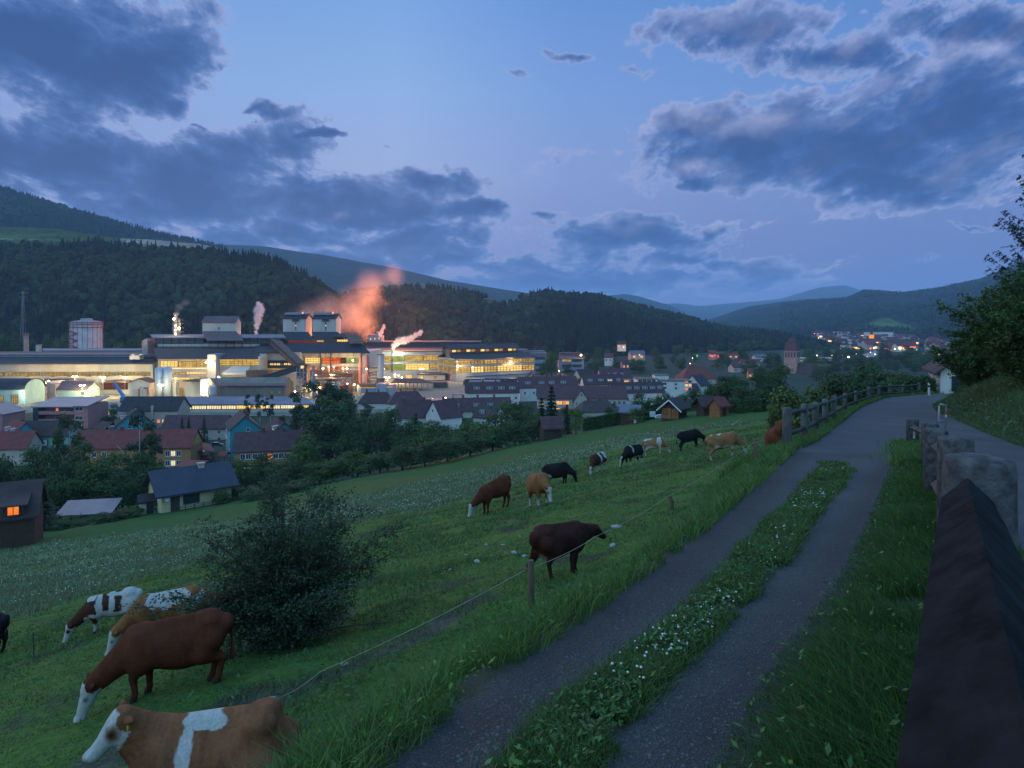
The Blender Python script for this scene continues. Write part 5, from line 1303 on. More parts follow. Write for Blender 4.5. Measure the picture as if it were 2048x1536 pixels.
m = MB(); m.prism([(-2.2, 1.5), (2.6, 2.6), (2.6, 2.72), (-2.2, 1.62)], -3.9, 3.9, 'x'); m.build('roof', T_['bluegrey'], r)
m = MB()
for x in (-3.4, -.4, 2.4): MB().tube([(x,-1.9,-1),(x,-1.9,1.75)], .08, 6).build('post', W['dark_trim'], r)
for x in (-3.4, 3.4): MB().tube([(x,2.4,-1),(x,2.4,2.5)], .08, 6).build('post', W['dark_trim'], r)
r = house('cottage', 'dark brown roofed cottage with one warm lit dormer window, cut by the picture edge', 'house', (3,1075), 6.6, 7.6, 2.4, 3.2, 28, 'log', 'brown', ov=.5, Y=82, trim='dark_trim', zoff=.0)
c = MB(); c.prism([(-.35, 2.4), (-.35, 3.85), (3.2, 4.7), (3.2, 2.9)], .1, 2.3, 'x'); c = c.build('dormer', W['log'], r)
MB().prism([(-.8, 3.7), (-.8, 3.85), (3.4, 4.95), (3.4, 4.8)], -.3, 2.7, 'x').build('dormer_roof', T_['brown'], c)
inst('window', win_mesh(1.1, .95, 'r', 'dark_trim'), c, (1.2, -.37, 2.65))

# --- near town, west part
Yt = floorY(935)
house('apartment_house', 'long ochre brick house with a red tile roof, largely behind the tall birch', 'apartment house', (262,936), 36, 9.5, 6.4, 4.6, 4, 'brick', 'red', Y=None,
      wins=wrow('f', [11.0,12.7,14.4], [.6,3.6], 1.25, 1.5, 'dwddwd') + wrow('f', [-14,-11,-8], [3.6], 1.2, 1.4), gwall='ochre', ch=[(-5,.5,1.1),(4,.5,1.0)])
r = house('apartment_house', 'long ochre brick house with a red brown roof before the teal blocks', 'apartment house', (572,938), 30, 9.0, 6.2, 4.8, 14, 'brick', 'maroon', gwall='ochre',
      wins=wrow('f', [-12.5,-10.9], [3.6,.6], 1.3, 1.5, 'ddww') + wrow('f', [-9.0,-7.5], [3.6], 1.2, 1.5, 'dd') + wrow('f', [-4.6,-3.0,-1.4,.3], [3.4], 1.3, 1.5, 'rddd') + wrow('f', [5.2], [3.3], 1.6, 1.5, 'l') + wrow('f', [12.6,13.9], [3.4], 1.1, 1.4)
      + wrow('l', [2.6,5.4], [.6,3.6], 1.1, 1.5), ch=[(-7,.5,1.2),(-1,.5,1.0),(9,.5,1.0)])
r = house('apartment_block', 'four storey teal block with white windows, the taller of the two', 'apartment block', (456,921), 17.5, 9.5, 11.8, 4.2, -63, 'teal', 'brown', Y=236,
      wins=wrow('f', lin(-7,6.6,4), [1.0,3.8,6.6,9.4], 2.2, 1.5, 'd'*8 + 'wddd' + 'dddd') + wrow('r', [6.2], [3.6,6.7], 1.2, 1.6) + [('r', 5.6, 11.0, .9, 1.1, 'd')], ch=[(-3,.6,1.6),(2,.6,1.6),(5,.62,1.4)])
house('apartment_block', 'lower teal block with a brown roof behind the ochre brick house', 'apartment block', (533,902), 14.5, 9.0, 6.6, 4.0, -58, 'teal', 'brown', Y=243,
      wins=wrow('f', [-3.5,1.0], [3.6], 2.0, 1.4), ch=[(-3,.6,1.6),(1,.55,1.5)], dorm=[(4.5,2.4,'w')])
r = house('apartment_block', 'turquoise house with skylights and a glass stair tower behind the tall birch', 'apartment block', (232,890), 14.5, 12.0, 8.5, 4.8, -58, 'teal', 'brown', Y=264,
      wins=wrow('r', [4.5,7.5], [5.6,8.6], 1.1, 1.3), dorm=[(-3.4,2.4,'w'),(2.4,2.4,'w')], ch=[(3,.6,1.2)])
MB().box(3.0, 6.4, -2.6, -.02, -2, 8.0).build('stair_tower', surf('stair_glass', (.10,.15,.19), (.07,.11,.15), .6, .15, spec=.6), r)
house('annexe', 'low brown timber annexe beside the turquoise house', 'outbuilding', (200,874), 7, 6, 3.4, 2.2, -30, 'log', 'brown', Y=275)
r = house('apartment_house', 'beige apartment house with a dark slate roof, a gabled bay and orange lit windows', 'apartment house', (296,874), 23.0, 11.0, 10.6, 4.6, 0, 'beige', 'slate', Y=270,
      wins=wrow('f', [-1.7,.9,4.2,6.2,9.0,10.5], [5.6], 1.05, 1.25, 'lrrldl') + wrow('f', [3.0,4.8,8.2,9.9], [2.4], 1.05, 1.35, 'ddwd') + wrow('f', [-2.0,-.6], [2.0], 1.0, 1.3), ch=[(1.9,.06,-1.2)])
MB().prism([(-6.8,5.0),(-1.9,5.0),(-1.9,9.4),(-4.3,11.9),(-6.8,9.4)], -1.2, 4, 'y').build('gabled_bay', W['cream'], r)
o = MB()
for s in (-1, 1): o.add([(-4.3+s*3.0,-1.6,9.0),(-4.3,-1.6,12.1),(-4.3,5,12.1),(-4.3+s*3.0,5,9.0),(-4.3+s*3.0,-1.6,9.25),(-4.3,-1.6,12.35),(-4.3,5,12.35),(-4.3+s*3.0,5,9.25)], [(0,1,2,3),(4,7,6,5),(0,4,5,1),(1,5,6,2),(2,6,7,3),(3,7,4,0)])
o.build('bay_roof', T_['slate'], r)
inst('window', win_mesh(.9, 1.2, 'r'), r, (-3.5, -1.22, 7.2)); inst('window', win_mesh(.8, 1.1, 'd'), r, (-5.9, -1.22, 7.2))
MB().box(1.5, 2.3, -.7, -.02, -2, 12.4).build('chimney', W['beige'], r)
r = house('apartment_house', 'long low brown roofed house with beige wall behind the pyramid trees', 'apartment house', (388,884), 24, 8, 5.4, 4.2, 2, 'beige', 'maroon', Y=262, wins=wrow('f', lin(-9,9.5,5), [.6,3.2], 1.1, 1.2))
# the pink gallery block
Y = 290
r = thing('apartment_block', 'dusty pink gallery block with a blue grey metal roof and open balconies', 'apartment block', (px(112,Y), Y, FLOOR-.5), rz=rad(0))
def X_(u): return px(u, Y) - px(112, Y)
def Z_(v): return pz(v, Y) - (FLOOR-.5)
m = MB(); m.box(X_(74), X_(152), 4.0, 14, -1, Z_(812)); m.box(X_(151), X_(178), -.6, 14, -1, Z_(811)); m.build('wall', W['pink'], r)
m = MB(); m.prism([(-.6, Z_(815)), (14.5, Z_(803)), (14.5, Z_(803)+.4), (-.6, Z_(815)+.4)], X_(64), X_(152), 'x'); m.prism([(-1.4, Z_(813)), (14.5, Z_(803)+.45), (14.5, Z_(803)+.8), (-1.4, Z_(813)+.4)], X_(150), X_(179), 'x'); m.build('roof', T_['bluegrey'], r)
for v0, v1 in ((822,829),(838,845),(853,860)):
    MB().box(X_(77), X_(151), -.1, .1, Z_(v1), Z_(v0)).build('balcony_parapet', W['pink'], r)
    MB().box(X_(77), X_(151), .1, 4.0, Z_(v1)-.25, Z_(v1)).build('balcony_floor', W['dark_trim'], r)
MB().box(X_(67), X_(77), -.4, 6, -1, Z_(816)).build('glass_stairwell', surf('dark_stair_glass', (.03,.06,.07), None, 1, .15, spec=.6), r)
for u in (102, 140): 
    for v in (828, 845): inst('window', win_mesh(1.0, 2.0, 'r' if v == 828 else 'd'), r, (X_(u), 3.95, Z_(v)))
for u, v in ((113,826),(122,826),(131,826),(118,843),(128,843)): inst('window', win_mesh(1.2, 1.0, 'd'), r, (X_(u), 3.95, Z_(v)))
for v in (821, 839): inst('window', win_mesh(3.2, 1.5, 'd'), r, (X_(160), -.62, Z_(v)))
house('apartment_house', 'dusty pink gabled house joined to the gallery block', 'apartment house', (28,868), 13, 15, 9.0, 3.2, 90, 'pink', 'bluegrey', Y=283,
      wins=[('r', 3.2, 6.6, 1.0, 1.2, 'd'), ('r', 8.0, 6.6, 1.0, 1.2, 'd'), ('r', 13.0, 7.0, 1.6, 1.5, 'd'), ('r', 12.8, 1.9, 1.1, 1.6, 'r'), ('r', 8.2, 1.6, 1.0, 1.4, 'd'), ('r', 3.4, 1.9, 1.0, 1.4, 'd')])
o = [c_ for c_ in r.children]
r = house('shop_building', 'mint green shop with a dark brown roof and an advertising board', 'shop', (70,896), 24, 9, 4.6, 4.4, 0, 'mint', 'brown', Y=246, wins=[('f', -5.5, 1.6, 1.7, 1.4, 'd')])
bb = thing('billboard', 'wide white billboard with a red emblem on the mint green shop', 'billboard', (px(78,245.3), 245.3, pz(891.5,245.3)))
m = MB(); m.box(-2.9, 2.9, -.12, .0, 0, 2.1, 0); m.box(-3.05, 3.05, -.1, .06, -.15, 2.25, 1); m.build('panel', [surf('poster_white', (.60,.62,.66), (.50,.55,.62), .4, .6), W['dark_trim']], bb)
m = MB()
for x, z in ((-.5,1.25),(.35,1.25),(-.2,.65),(.5,.7)): m.lathe([(.02,-.01),(.36,0),(.36,.03)], 16, c=(x,-z))
o = m.build('poster_emblem', surf('poster_red', (.45,.03,.05), None, 2., .6), bb); o.rotation_euler = (PI/2, 0, 0); o.location = (0, -.13, 0)
house('town_house', 'red roofed house with white dormers cut by the picture edge', 'house', (8,905), 13, 9, 5.5, 5.0, -38, 'teal', 'red', Y=240, dorm=[(-2.5,2.4,'d'),(3.2,2.4,'d')], ch=[(0,.6,1.2)])
house('town_house', 'plain red roof low at the picture edge behind the dark trees', 'house', (5,925), 14, 9, 4.5, 4.4, 8, 'beige', 'red', Y=215)
for i, (u, v, Y, w, d, yaw, lab) in enumerate(((402,912,226,16,6.5,-62,'long red carport roof with cars parked beneath'),(392,944,200,8,8,-10,'square red carport roof nearer the bungalow'),(449,924,219,3,3,-10,'tiny red roofed bin shelter by the teal block'))):
    r = thing('carport', lab, 'carport', (px(u,Y), Y, pz(v,Y)), rz=rad(yaw))
    h = 2.6; MB().prism([(-d/2-.3, h-.4), (0, h+.7), (d/2+.3, h-.4), (d/2+.3, h-.25), (0, h+.9), (-d/2-.3, h-.25)], -w/2, w/2, 'x').build('roof', T_['red'], r)
    for x in lin(-w/2+.5, w/2-.5, max(2, int(w/4))):
        for y in (-d/2, d/2): MB().tube([(x,y,-2),(x,y,h-.3)], .09, 6).build('post', W['dark_trim'], r)
# cars
def car(u, v, Y, yaw, paint, label):
    r = thing('parked_car', label, 'car', (px(u,Y), Y, pz(v,Y)), 'cars parked between the houses', rad(yaw))
    m = MB(); m.prism([(-2.1,.35),(2.1,.35),(2.15,.7),(1.3,.92),(-1.75,.95),(-2.15,.75)], -.85, .85, 'y'); m.build('body', paint, r)
    m = MB(); m.prism([(1.1,.93),(.5,1.42),(-1.1,1.45),(-1.75,.96)], -.72, .72, 'y'); m.build('cabin', GL, r)
    m = MB(); m.prism([(.45,1.43),(-1.05,1.46),(-1.05,1.50),(.45,1.47)], -.66, .66, 'y'); m.build('roof', paint, r)
    for x in (-1.3, 1.35):
        for y in (-.85, .85): w_ = MB().tube([(x,y-.1,.32),(x,y+.1,.32)], .32, 12).build('wheel', W['dark_trim'], r)
    return r
PB = surf('dark_blue_car_paint', (.03,.05,.10), None, 2., .3, spec=.6); PR = surf('red_car_paint', (.30,.02,.03), None, 2., .3, spec=.6); PS = surf('silver_car_paint', (.32,.34,.38), None, 2., .3, spec=.6)
car(434,893,236,15,PB,'dark blue car parked behind the teal block'); car(182,890,254,70,PB,'dark car on the street by the turquoise house'); car(409,920,222,8,PR,'red car under the long red carport'); car(396,907,230,8,PS,'silver car under the long red carport'); car(388,901,234,8,PS,'silver car at the far end of the carport')

# --- maroon roofed estate in the middle
def est(label, at, w, d, h, rise, yaw, Y=None, **k): return house('row_house', label, 'house', at, w, d, h, rise, yaw, k.pop('wall','white'), k.pop('roof','maroon'), 'maroon roofed estate houses', Y=Y, **k)
est('maroon hipped roof house with tall chimneys behind the big poplars', (752,820), 18, 11, 3.6, 4.8, 8, Y=352, hip=4.0, ch=[(-5,.5,1.8),(1,.5,1.6)])
est('maroon hipped roof house below the grass bank, one small white gable', (815,822), 19, 11, 4.0, 5.2, 12, Y=345, hip=4.5, ch=[(-3,.5,1.5),(4,.5,1.4)])
est('broad maroon roof with a small white gable showing above the trees', (835,850), 18, 12, 3.4, 6.4, 18, Y=292, hip=2.5, ch=[(-5,.5,1.4),(4,.5,1.2)])
est('white gable end house with a steep maroon roof above the tree belt', (903,852), 10.5, 11.5, 3.8, 6.4, 40, Y=286, ch=[(0,.5,1.5)], wins=[('l', 6.2, 5.6, 1.0, 1.2, 'd')])
est('long white row with four dormers directly below the storage yard', (985,813), 29, 10.5, 7.6, 5.0, 5, Y=372, wins=wrow('f', lin(-10,12.8,6), [.8,3.9], 1.0, 1.3, 'ddddddddddrd'), dorm=[(-8.5,3.2,'d'),(-1.5,3.2,'d'),(5,3.2,'d'),(11,3.2,'d')], ch=[(-5,.5,1.5),(2,.5,1.5),(8,.5,1.5)])
est('cream row with three dormers half hidden by green trees', (958,842), 31, 10.5, 5.0, 5.2, 10, Y=322, wall='cream', wins=wrow('f', lin(-13,13,6), [.6,3.4], 1.1, 1.4), dorm=[(-10.5,2.6,'d'),(-1.0,2.6,'d'),(5.5,2.6,'d')], ch=[(-7,.5,1.4),(0,.5,1.4),(8,.5,1.4)])
est('small white house with a brown roof beside the cream row', (968,858), 11, 9, 5.0, 4.4, -28, Y=296, roof='brown', wins=wrow('f', [-3,0,3], [1.6], .9, 1.3), dorm=[(-2,2.2,'d')])
est('white gabled row end with dormers behind the lit beige block', (1098,800), 34, 10.5, 7.4, 5.4, 12, Y=388, wins=wrow('f', lin(-14,12,6), [3.6], 1.0, 1.3), dorm=[(-12,3.0,'d'),(-4,3.0,'d'),(2,3.0,'d'),(9,3.0,'d')], ch=[(-8,.5,1.5),(0,.5,1.5),(8,.5,1.5)])
r = est('big beige block with a maroon roof, central gable and warm lit windows', (1165,826), 46, 12, 7.6, 5.6, 0, Y=352, wall='beige', wins=wrow('f', [-12.8,-11.2,-9.4,-7.8], [.9,4.4], 1.35, 1.7, 'llllllrl') + wrow('f', [5.6,7.2,9.4,11.0], [4.4], 1.0, 1.5, 'dddd') + wrow('f', [14,16.5,19,21.5], [1.0,4.4], 1.2, 1.7) + wrow('f', [-21,-17.2,-15.4], [3.8], 1.2, 1.5, 'ldd'), ch=[(-17,.5,1.2)])
MB().prism([(-4.5,0),(3.0,0),(3.0,6.4),(-.75,11.8),(-4.5,6.4)], -1.6, 5, 'y').build('gabled_bay', W['beige'], r)
o = MB()
for s in (-1, 1): o.add([(-.75+s*4.5,-2.1,5.7),(-.75,-2.1,12.1),(-.75,6,12.1),(-.75+s*4.5,6,5.7),(-.75+s*4.5,-2.1,6.0),(-.75,-2.1,12.4),(-.75,6,12.4),(-.75+s*4.5,6,6.0)], [(0,1,2,3),(4,7,6,5),(0,4,5,1),(1,5,6,2),(2,6,7,3),(3,7,4,0)])
o.build('bay_roof', T_['maroon'], r)
for x, z in ((-3.2,4.2),(-.75,4.2),(1.7,4.2),(-.75,8.6)): inst('window', win_mesh(.8, 1.5, 'd'), r, (x, -1.62, z))
est('maroon roofed row with a pale green dormer behind the lit beige block', (1208,792), 24, 10, 7.0, 5.2, 8, Y=404, dorm=[(-8,3,'d'),(-1.5,3,'d'),(4,3,'w'),(9.5,2.4,'d')], ch=[(-5,.5,1.5),(3,.5,1.5)])
est('white row with six dormers and small chimneys left of nothing but trees', (1278,816), 29, 10.5, 8.4, 4.8, 10, Y=366, wins=wrow('f', lin(-10,13,7), [.8,4.0], 1.0, 1.4, 'ddddddldddddww'), dorm=[(-9.5,2.8,'d'),(-5,2.8,'d'),(-.5,2.8,'d'),(4,2.8,'d'),(8.3,2.8,'d'),(12.5,2.6,'d')], ch=[(-7,.5,1.3),(-2,.5,1.3),(5,.5,1.3),(10,.5,1.3)])['label'] = 'white row with six dormers next to the flat roofed white offices'
est('dark brown hipped roofs low before the lit beige block', (1200,838), 18, 11, 3.6, 4.4, 14, Y=325, roof='brown', wall='beige', hip=3.5, ch=[(-4,.5,1.4),(2,.5,1.3)])
est('beige gabled house among the trees behind the maroon rows', (1178,772), 14, 10, 6.2, 5.2, 30, Y=480, wall='beige', roof='brown', wins=[('l', 5, 4.0, 1.0, 1.4, 'd')], ch=[(0,.5,1.4)])
est('broad brown roofed house with a dormer and two lit windows among the trees', (1232,774), 21, 11, 6.4, 6.0, 10, Y=470, wall='beige', roof='maroon', wins=wrow('f', [6.5,8.2], [3.0], 1.2, 1.4, 'll'), dorm=[(-5,2.4,'d'),(0,2.4,'d'),(5,2.4,'d')], ch=[(-3,.5,1.4)])
r = thing('office_building', 'flat roofed white office building with a stair tower and lit corner rooms', 'office building', (px(1335,400), 400, FLOOR+1.0), rz=rad(0))
x_ = lambda u: px(u,400)-px(1335,400); z_ = lambda v: pz(v,400)-FLOOR-1
m = MB(); m.box(x_(1277), x_(1318), 4, 16, -3, z_(760)); m.box(x_(1322), x_(1368), -2, 12, -3, z_(762)); m.box(x_(1367.9), x_(1383), -1, 12, -3, z_(762)); m.box(x_(1315), x_(1343), 7, 15, -3, z_(753)); m.build('wall', W['white'], r)
m = MB(); m.box(x_(1276), x_(1319), 3.6, 16.4, z_(760), z_(758.6)); m.box(x_(1321), x_(1384), -2.5, 12.4, z_(762), z_(760.5)); m.box(x_(1314.5), x_(1344), 6.6, 15.4, z_(753), z_(751.8)); m.build('roof', surf('flat_gravel_roof', (.13,.13,.10), None, 1.), r)
for u in (1283,1292,1301,1310): inst('window', win_mesh(2.2, 1.2, 'd'), r, (x_(u), 3.98, z_(765)))
for v in (770, 778): inst('window', win_mesh(1.3, 1.2, 'd'), r, (x_(1350), -2.02, z_(v)))
for v in (769, 777): inst('window', win_mesh(2.6, 1.2, 'd'), r, (x_(1327), -2.02, z_(v)))
for u, v, k in ((1372,765,'r'),(1379,765,'d'),(1372,772.5,'w'),(1379,772.5,'l'),(1372,780,'r'),(1379,780,'d')): inst('window', win_mesh(1.6, 1.3, k), r, (x_(u), -1.02, z_(v)))
house('school_building', 'large red hipped roof rising behind the flat roofed offices', 'school', (1400,775), 24, 16, 6.0, 8.0, 6, 'beige', 'red', Y=470, hip=7, wins=wrow('f', [-9,8], [3.2], 1.2, 1.3, 'ld'), ch=[(-2,.5,1.0)])
house('town_house', 'white gable end house beside the big red hipped roof', 'house', (1412,790), 13, 12, 6.0, 6.0, 48, 'white', 'slate', Y=425)
house('town_house', 'dark slate roof tucked between white offices and white gable', 'house', (1385,795), 9, 9, 4.5, 3.4, 10, 'beige', 'slate', Y=415)
# small houses along the valley road
VS = [(1243,697,720,9,'white','brown','small white house lit up at the forest foot',  'l'),(1276,718,640,14,'beige','bluegrey','low beige hall with a lamp among dark trees','l'),(1217,725,600,7,'white','maroon','small maroon house between dark trees','d'),(1252,738,585,6,'pink','maroon','narrow pink house with two bright windows','l'),
      (1425,715,760,9,'pink','red','pink house with lamp light at the forest edge','r'),(1440,718,770,7,'pink','red','second pink house at the forest edge','l'),(1467,717,800,12,'pink','red','pink lit hall under the pines','l'),(1500,735,640,18,'beige','red','red roofed long house short of the church','d'),
      (1478,745,600,12,'beige','maroon','maroon roof between round trees short of the church','d'),(1530,723,760,24,'white','bluegrey','long pale hall with blue grey roof behind the church','d'),(1505,757,540,6,'ochre','red','tiny orange lit hut roof among the trees','l')]
for (u, v, Y, w, wl, rf, lab, k) in VS:
    house('valley_house', lab, 'house', (u,v), w, 7, 4.6, 3.0, RD.uniform(-20,25), wl, rf, 'scattered houses along the valley', Y=Y, wins=wrow('f', [-w*.28, w*.25], [1.4], w*.16, 1.5, k))
# --- church
Y = 590
r = thing('church', 'brownish stone church with a steep tower roof over the bushes', 'church', (px(1584,Y), Y, FLOOR-2), rz=rad(-38))
zt = pz(701,Y)-FLOOR+2; za = pz(674,Y)-FLOOR+2
m = MB(); m.box(-5.2, 5.2, -5.2, 5.2, 0, zt)
m.build('tower', W['stone'], r)
m = MB(); m.add([(-5.6,-5.6,zt),(5.6,-5.6,zt),(5.6,5.6,zt),(-5.6,5.6,zt),(-1.9,0,za),(1.9,0,za)], [(0,3,2,1),(0,1,5,4),(2,3,4,5),(1,2,5),(3,0,4)]); m.build('spire_roof', T_['maroon'], r)
for x in lin(-3.6, 3.6, 4): MB().box(x-.6, x+.6, -5.35, -5.15, zt-5.6, zt-1.4).build('belfry_opening', W['dark_trim'], r)
for y in lin(-3.6, 3.6, 4): MB().box(5.15, 5.35, y-.6, y+.6, zt-5.6, zt-1.4).build('belfry_opening', W['dark_trim'], r)
m = MB().lathe([(1.3,0),(1.3,.2)], 20).build('clock_face', W["dark_trim"], r); m.rotation_euler = (0, -PI/2, 0); m.location = (-5.2, 0, zt-3.6)
for x in (-1.9, 1.9): MB().tube([(x,0,za-.2),(x,0,za+2.4)], .12, 5, r1=.04).build('finial', M['steel_dark'], r)
m = MB(); m.prism([(-7,-2),(7,-2),(7,pz(745,Y)-FLOOR+2),(0,pz(727,Y)-FLOOR+2),(-7,pz(745,Y)-FLOOR+2)], 5, 31, 'x'); o = m.build('nave', W['stone'], r)
m = MB()
for s in (-1, 1): m.add([(5,s*7.6,pz(746.5,Y)-FLOOR+2),(32,s*7.6,pz(746.5,Y)-FLOOR+2),(32,0,pz(726.5,Y)-FLOOR+2.3),(5,0,pz(726.5,Y)-FLOOR+2.3),(5,s*7.6,pz(746.5,Y)-FLOOR+2.4),(32,s*7.6,pz(746.5,Y)-FLOOR+2.4),(32,0,pz(726.5,Y)-FLOOR+2.7),(5,0,pz(726.5,Y)-FLOOR+2.7)], [(0,1,2,3),(4,7,6,5),(0,4,5,1),(1,5,6,2),(2,6,7,3),(3,7,4,0)])
m.build('nave_roof', T_['brown'], r)
Y = 760
r = thing('depot_hall', 'long low depot hall with pale window band past the church', 'hall', (px(1632,Y), Y, FLOOR))
m = MB(); fbox(m, 1598, 1668, 716, 735, Y, 14); prt(m, 'wall', M['clad_white'], r); m = MB(); roofslope(m, 1597, 1669, 718, Y-1, 714.5, Y+14); prt(m, 'roof', M['roof_maroon'], r)
for i in range(8): glaze(r, 1600+i*8, 1605+i*8, 720, 723, Y, 'lit_soft' if i % 3 else 'green_lit', 2, 1, bw=.1)

# --- huts along the top fence of the gardens
r = house('garden_hut', 'dark log hut with a maroon roof at the corner of the tree belt', 'hut', (1106,None), 3.3, 2.9, 2.0, 1.5, 14, 'log', 'maroon', Y=119, ov=.35, wins=[('f', .6, .9, .8, .7, 'd')], trim='dark_trim')
MB().box(-1.7, -.8, -.06, .04, 0, 1.8).build('door', W['dark_trim'], r)
r = house('garden_hut', 'dark log hut with a grey lean roof and a white door beside a leafy bush', 'hut', (1258,848), 3.0, 3.0, 2.1, .9, -28, 'log', 'bluegrey', ov=.4)
MB().box(.9, 1.7, -.08, .04, 0, 2.0).build('door', W['trim'], r)
r = house('garden_hut', 'orange wood fronted garden hut with white gable edging', 'hut', (1366,836), 3.6, 2.9, 1.7, 1.2, 56, 'log', 'brown', ov=.55, wins=[('l', .8, .0, .7, 1.6, 'd'), ('l', 2.2, .7, .6, .6, 'w')], trim='dark_trim')
MB().box(-1.86, -1.81, .1, 2.8, 0, 1.6).build('timber_front', W['orange_wood'], r)
m = MB()
for a, b in (((-2.4,-.6,1.2),(-2.4,1.45,2.95)),((-2.4,3.5,1.2),(-2.4,1.45,2.95))): m.tube([a, b], .11, 4)
m.build('gable_edging', W['trim'], r)
r = house('garden_hut', 'small orange brown hut with a red roof by the clipped hedge', 'hut', (1448,833), 1.9, 1.8, 1.5, .9, 35, 'orange_wood', 'red', ov=.28, wins=[('f', 0, .1, .6, 1.4, 'd')], trim='dark_trim')
house('garden_hut', 'low brown roofed hut half behind the clipped hedge', 'hut', (1424,829), 2.8, 2.4, 1.5, .9, 12, 'log', 'brown', ov=.6)
x, y, z = hit(1305, 839); bo = thing('sign_board', 'white rectangular board standing in the grass by the huts', 'sign', (x, y, z))
MB().box(-.5, .5, -.03, .03, .45, 1.45).build('panel', W['trim'], bo)
for s in (-.4, .4): MB().tube([(s,.05,-.2),(s,.05,.5)], .03, 6).build('leg', W['dark_trim'], bo)
x, y, z = hit(1332, 838); ov_ = thing('garden_oven', 'white garden oven with a tall tapering chimney before the hut', 'garden oven', (x, y, z))
MB().lathe([(.62,-.3),(.62,.9),(.5,1.0)], 10).build('hearth', W['trim'], ov_); MB().lathe([(.5,1.0),(.22,1.7),(.2,2.5),(.28,2.5),(.28,2.6)], 10).build('chimney', W['trim'], ov_)
x, y, z = hit(1321, 840); tb = thing('covered_bench', 'low bench under a pale cover beside the garden oven', 'bench', (x, y, z))
m = MB(); m.prism([(-.9,.35),(.9,.35),(.75,.75),(.2,.95),(-.7,.8)], -.4, .4, 'y'); m.build('cover', surf('pale_cover', (.42,.46,.55), None, 2.), tb)
for s in (-.7,.7): MB().tube([(s,0,-.2),(s,0,.4)], .05, 6).build('leg', W['dark_trim'], tb)
# --- house at the bend
Y = 84.0
r = house('lane_house', 'white walled house with a brown half hipped roof behind the roadside bush', 'house', (2008,792), 10.0, 7.4, 3.2, 2.8, 66, 'white', 'brown', ov=.7, Y=Y, wins=[('l', 5.6, 1.0, 1.1, 1.5, 'd')], trim='dark_trim')
MB().box(-5.14, -5.04, 3.9, 4.7, 1.0, 2.5).build('shutter', surf('pale_shutter', (.42,.50,.48), None, 2.), r)

# --- bank and terrace among the estate
x, Y = px(950,380), 380
r = thing('garage_terrace', 'flat white garage with bright lit front below the grass bank', 'garage', base(872, 372))
m = MB(); fbox(m, 852, 892, 803, 818, 366, 8); prt(m, 'wall', W['cream'], r); m = MB(); fbox(m, 850, 894, 801, 803, 365, 10); prt(m, 'roof', T_['bluegrey'], r)
r = thing('bus_shelter', 'small glass shelter at the end of the white row', 'shelter', base(915, 372)); m = MB(); fbox(m, 905, 925, 788, 789.5, 372, 4); fbox(m, 905, 906, 789, 812, 372, 4); fbox(m, 924, 925, 789, 812, 372, 4); prt(m, 'frame', M['steel'], r)

# --- far town at the valley mouth
FT = []
rg = np.random.default_rng(5)
RDF = {k: T_[k] for k in ('maroon','red','brown','bluegrey')}
far_lit = emit('far_lit_window', S(255,206,120), 3.0, S(255,150,60), .05)
far_red = emit('far_red_window', S(255,110,50), 2.0)
def far_house(u, v, Y, w, h, wl, rf, lit, yaw, label='small far house among the town lights', gr='far town houses', flat=False):
    Y = min(Y, floorY(v)*.985) if v > 662 else Y; z0 = pz(v, Y); r = thing('town_house', label, 'house', (px(u,Y), Y, z0), gr, rad(yaw)); d = w*.7
    m = MB()
    if flat: m.box(-w/2, w/2, 0, d, -6, h)
    else: m.prism([(0,-6),(d,-6),(d,h),(d/2,h+w*.28),(0,h)], -w/2, w/2, 'x')
    m.build('wall', W[wl], r)
    if flat: MB().box(-w/2-.3, w/2+.3, -.3, d+.3, h, h+.6).build('roof', M['roof_lilac'], r)
    else: gable_roof(r, -w/2, w/2, d, h, w*.28, rf, .6)
    if lit: MB().box(-w*.3, w*.3, -.25, -.05, h*.35, h*.75).build('window', far_lit if lit == 1 else far_red, r)
for i in range(120):
    u = rg.choice([rg.uniform(1640,1700), rg.uniform(1690,1800), rg.uniform(1770,1895)], p=[.25,.42,.33]); k = rg.random()
    v = np.interp(u, [1640,1700,1760,1830,1895], [664,668,668,676,690]) + k*np.interp(u, [1640,1700,1760,1830,1895], [14,34,36,26,24])
    Y = floorY(v + 1.2)*.985; w = rg.uniform(10,19)
    far_house(u, v, Y, w, rg.uniform(5,8), rg.choice(['white','cream','beige','white']), rg.choice(['maroon','red','brown']), (1 if rg.random() < .5 else 2 if rg.random() < .2 else 0), rg.uniform(-40,40))
for (u, v, Y, w, h, lit, lab) in ((1738,668,2600,60,16,0,'long pale flat block at the top of the far town'),(1775,671,2450,90,14,1,'long lit flat block above the golden tower'),(1690,672,2600,40,12,0,'pale flat block on the near side of the spired church'),(1765,678,2200,52,16,0,'blue white flat block beside the golden tower'),(1604,664,3000,34,30,0,'pale high block above the pine ridge'),(1588,662,3000,24,16,1,'lit block beside the pale high block'),(1645,668,2900,40,8,1,'low lit hall where the ridge ends'),(1700,684,1800,50,10,1,'brightly lit station hall of the far town')):
    far_house(u, v, Y, w, h, 'white', 'maroon', lit, 0, lab, 'far town blocks', True)
far_house(1880, 671, 2100, 44, 12, 'white', 'maroon', 0, 0, 'wide white manor on the wooded slope above the town', 'far town blocks')
Y = 1250
r = thing('golden_tower', 'floodlit golden church tower in the far town', 'church tower', (px(1743,Y), Y, pz(690,Y)))
MB().box(-3.1, 3.1, -3.1, 3.1, -4, pz(669,Y)-pz(690,Y)).build('shaft', emit('floodlit_stone', S(255,172,30), 1.2, S(214,120,14), .15), r)
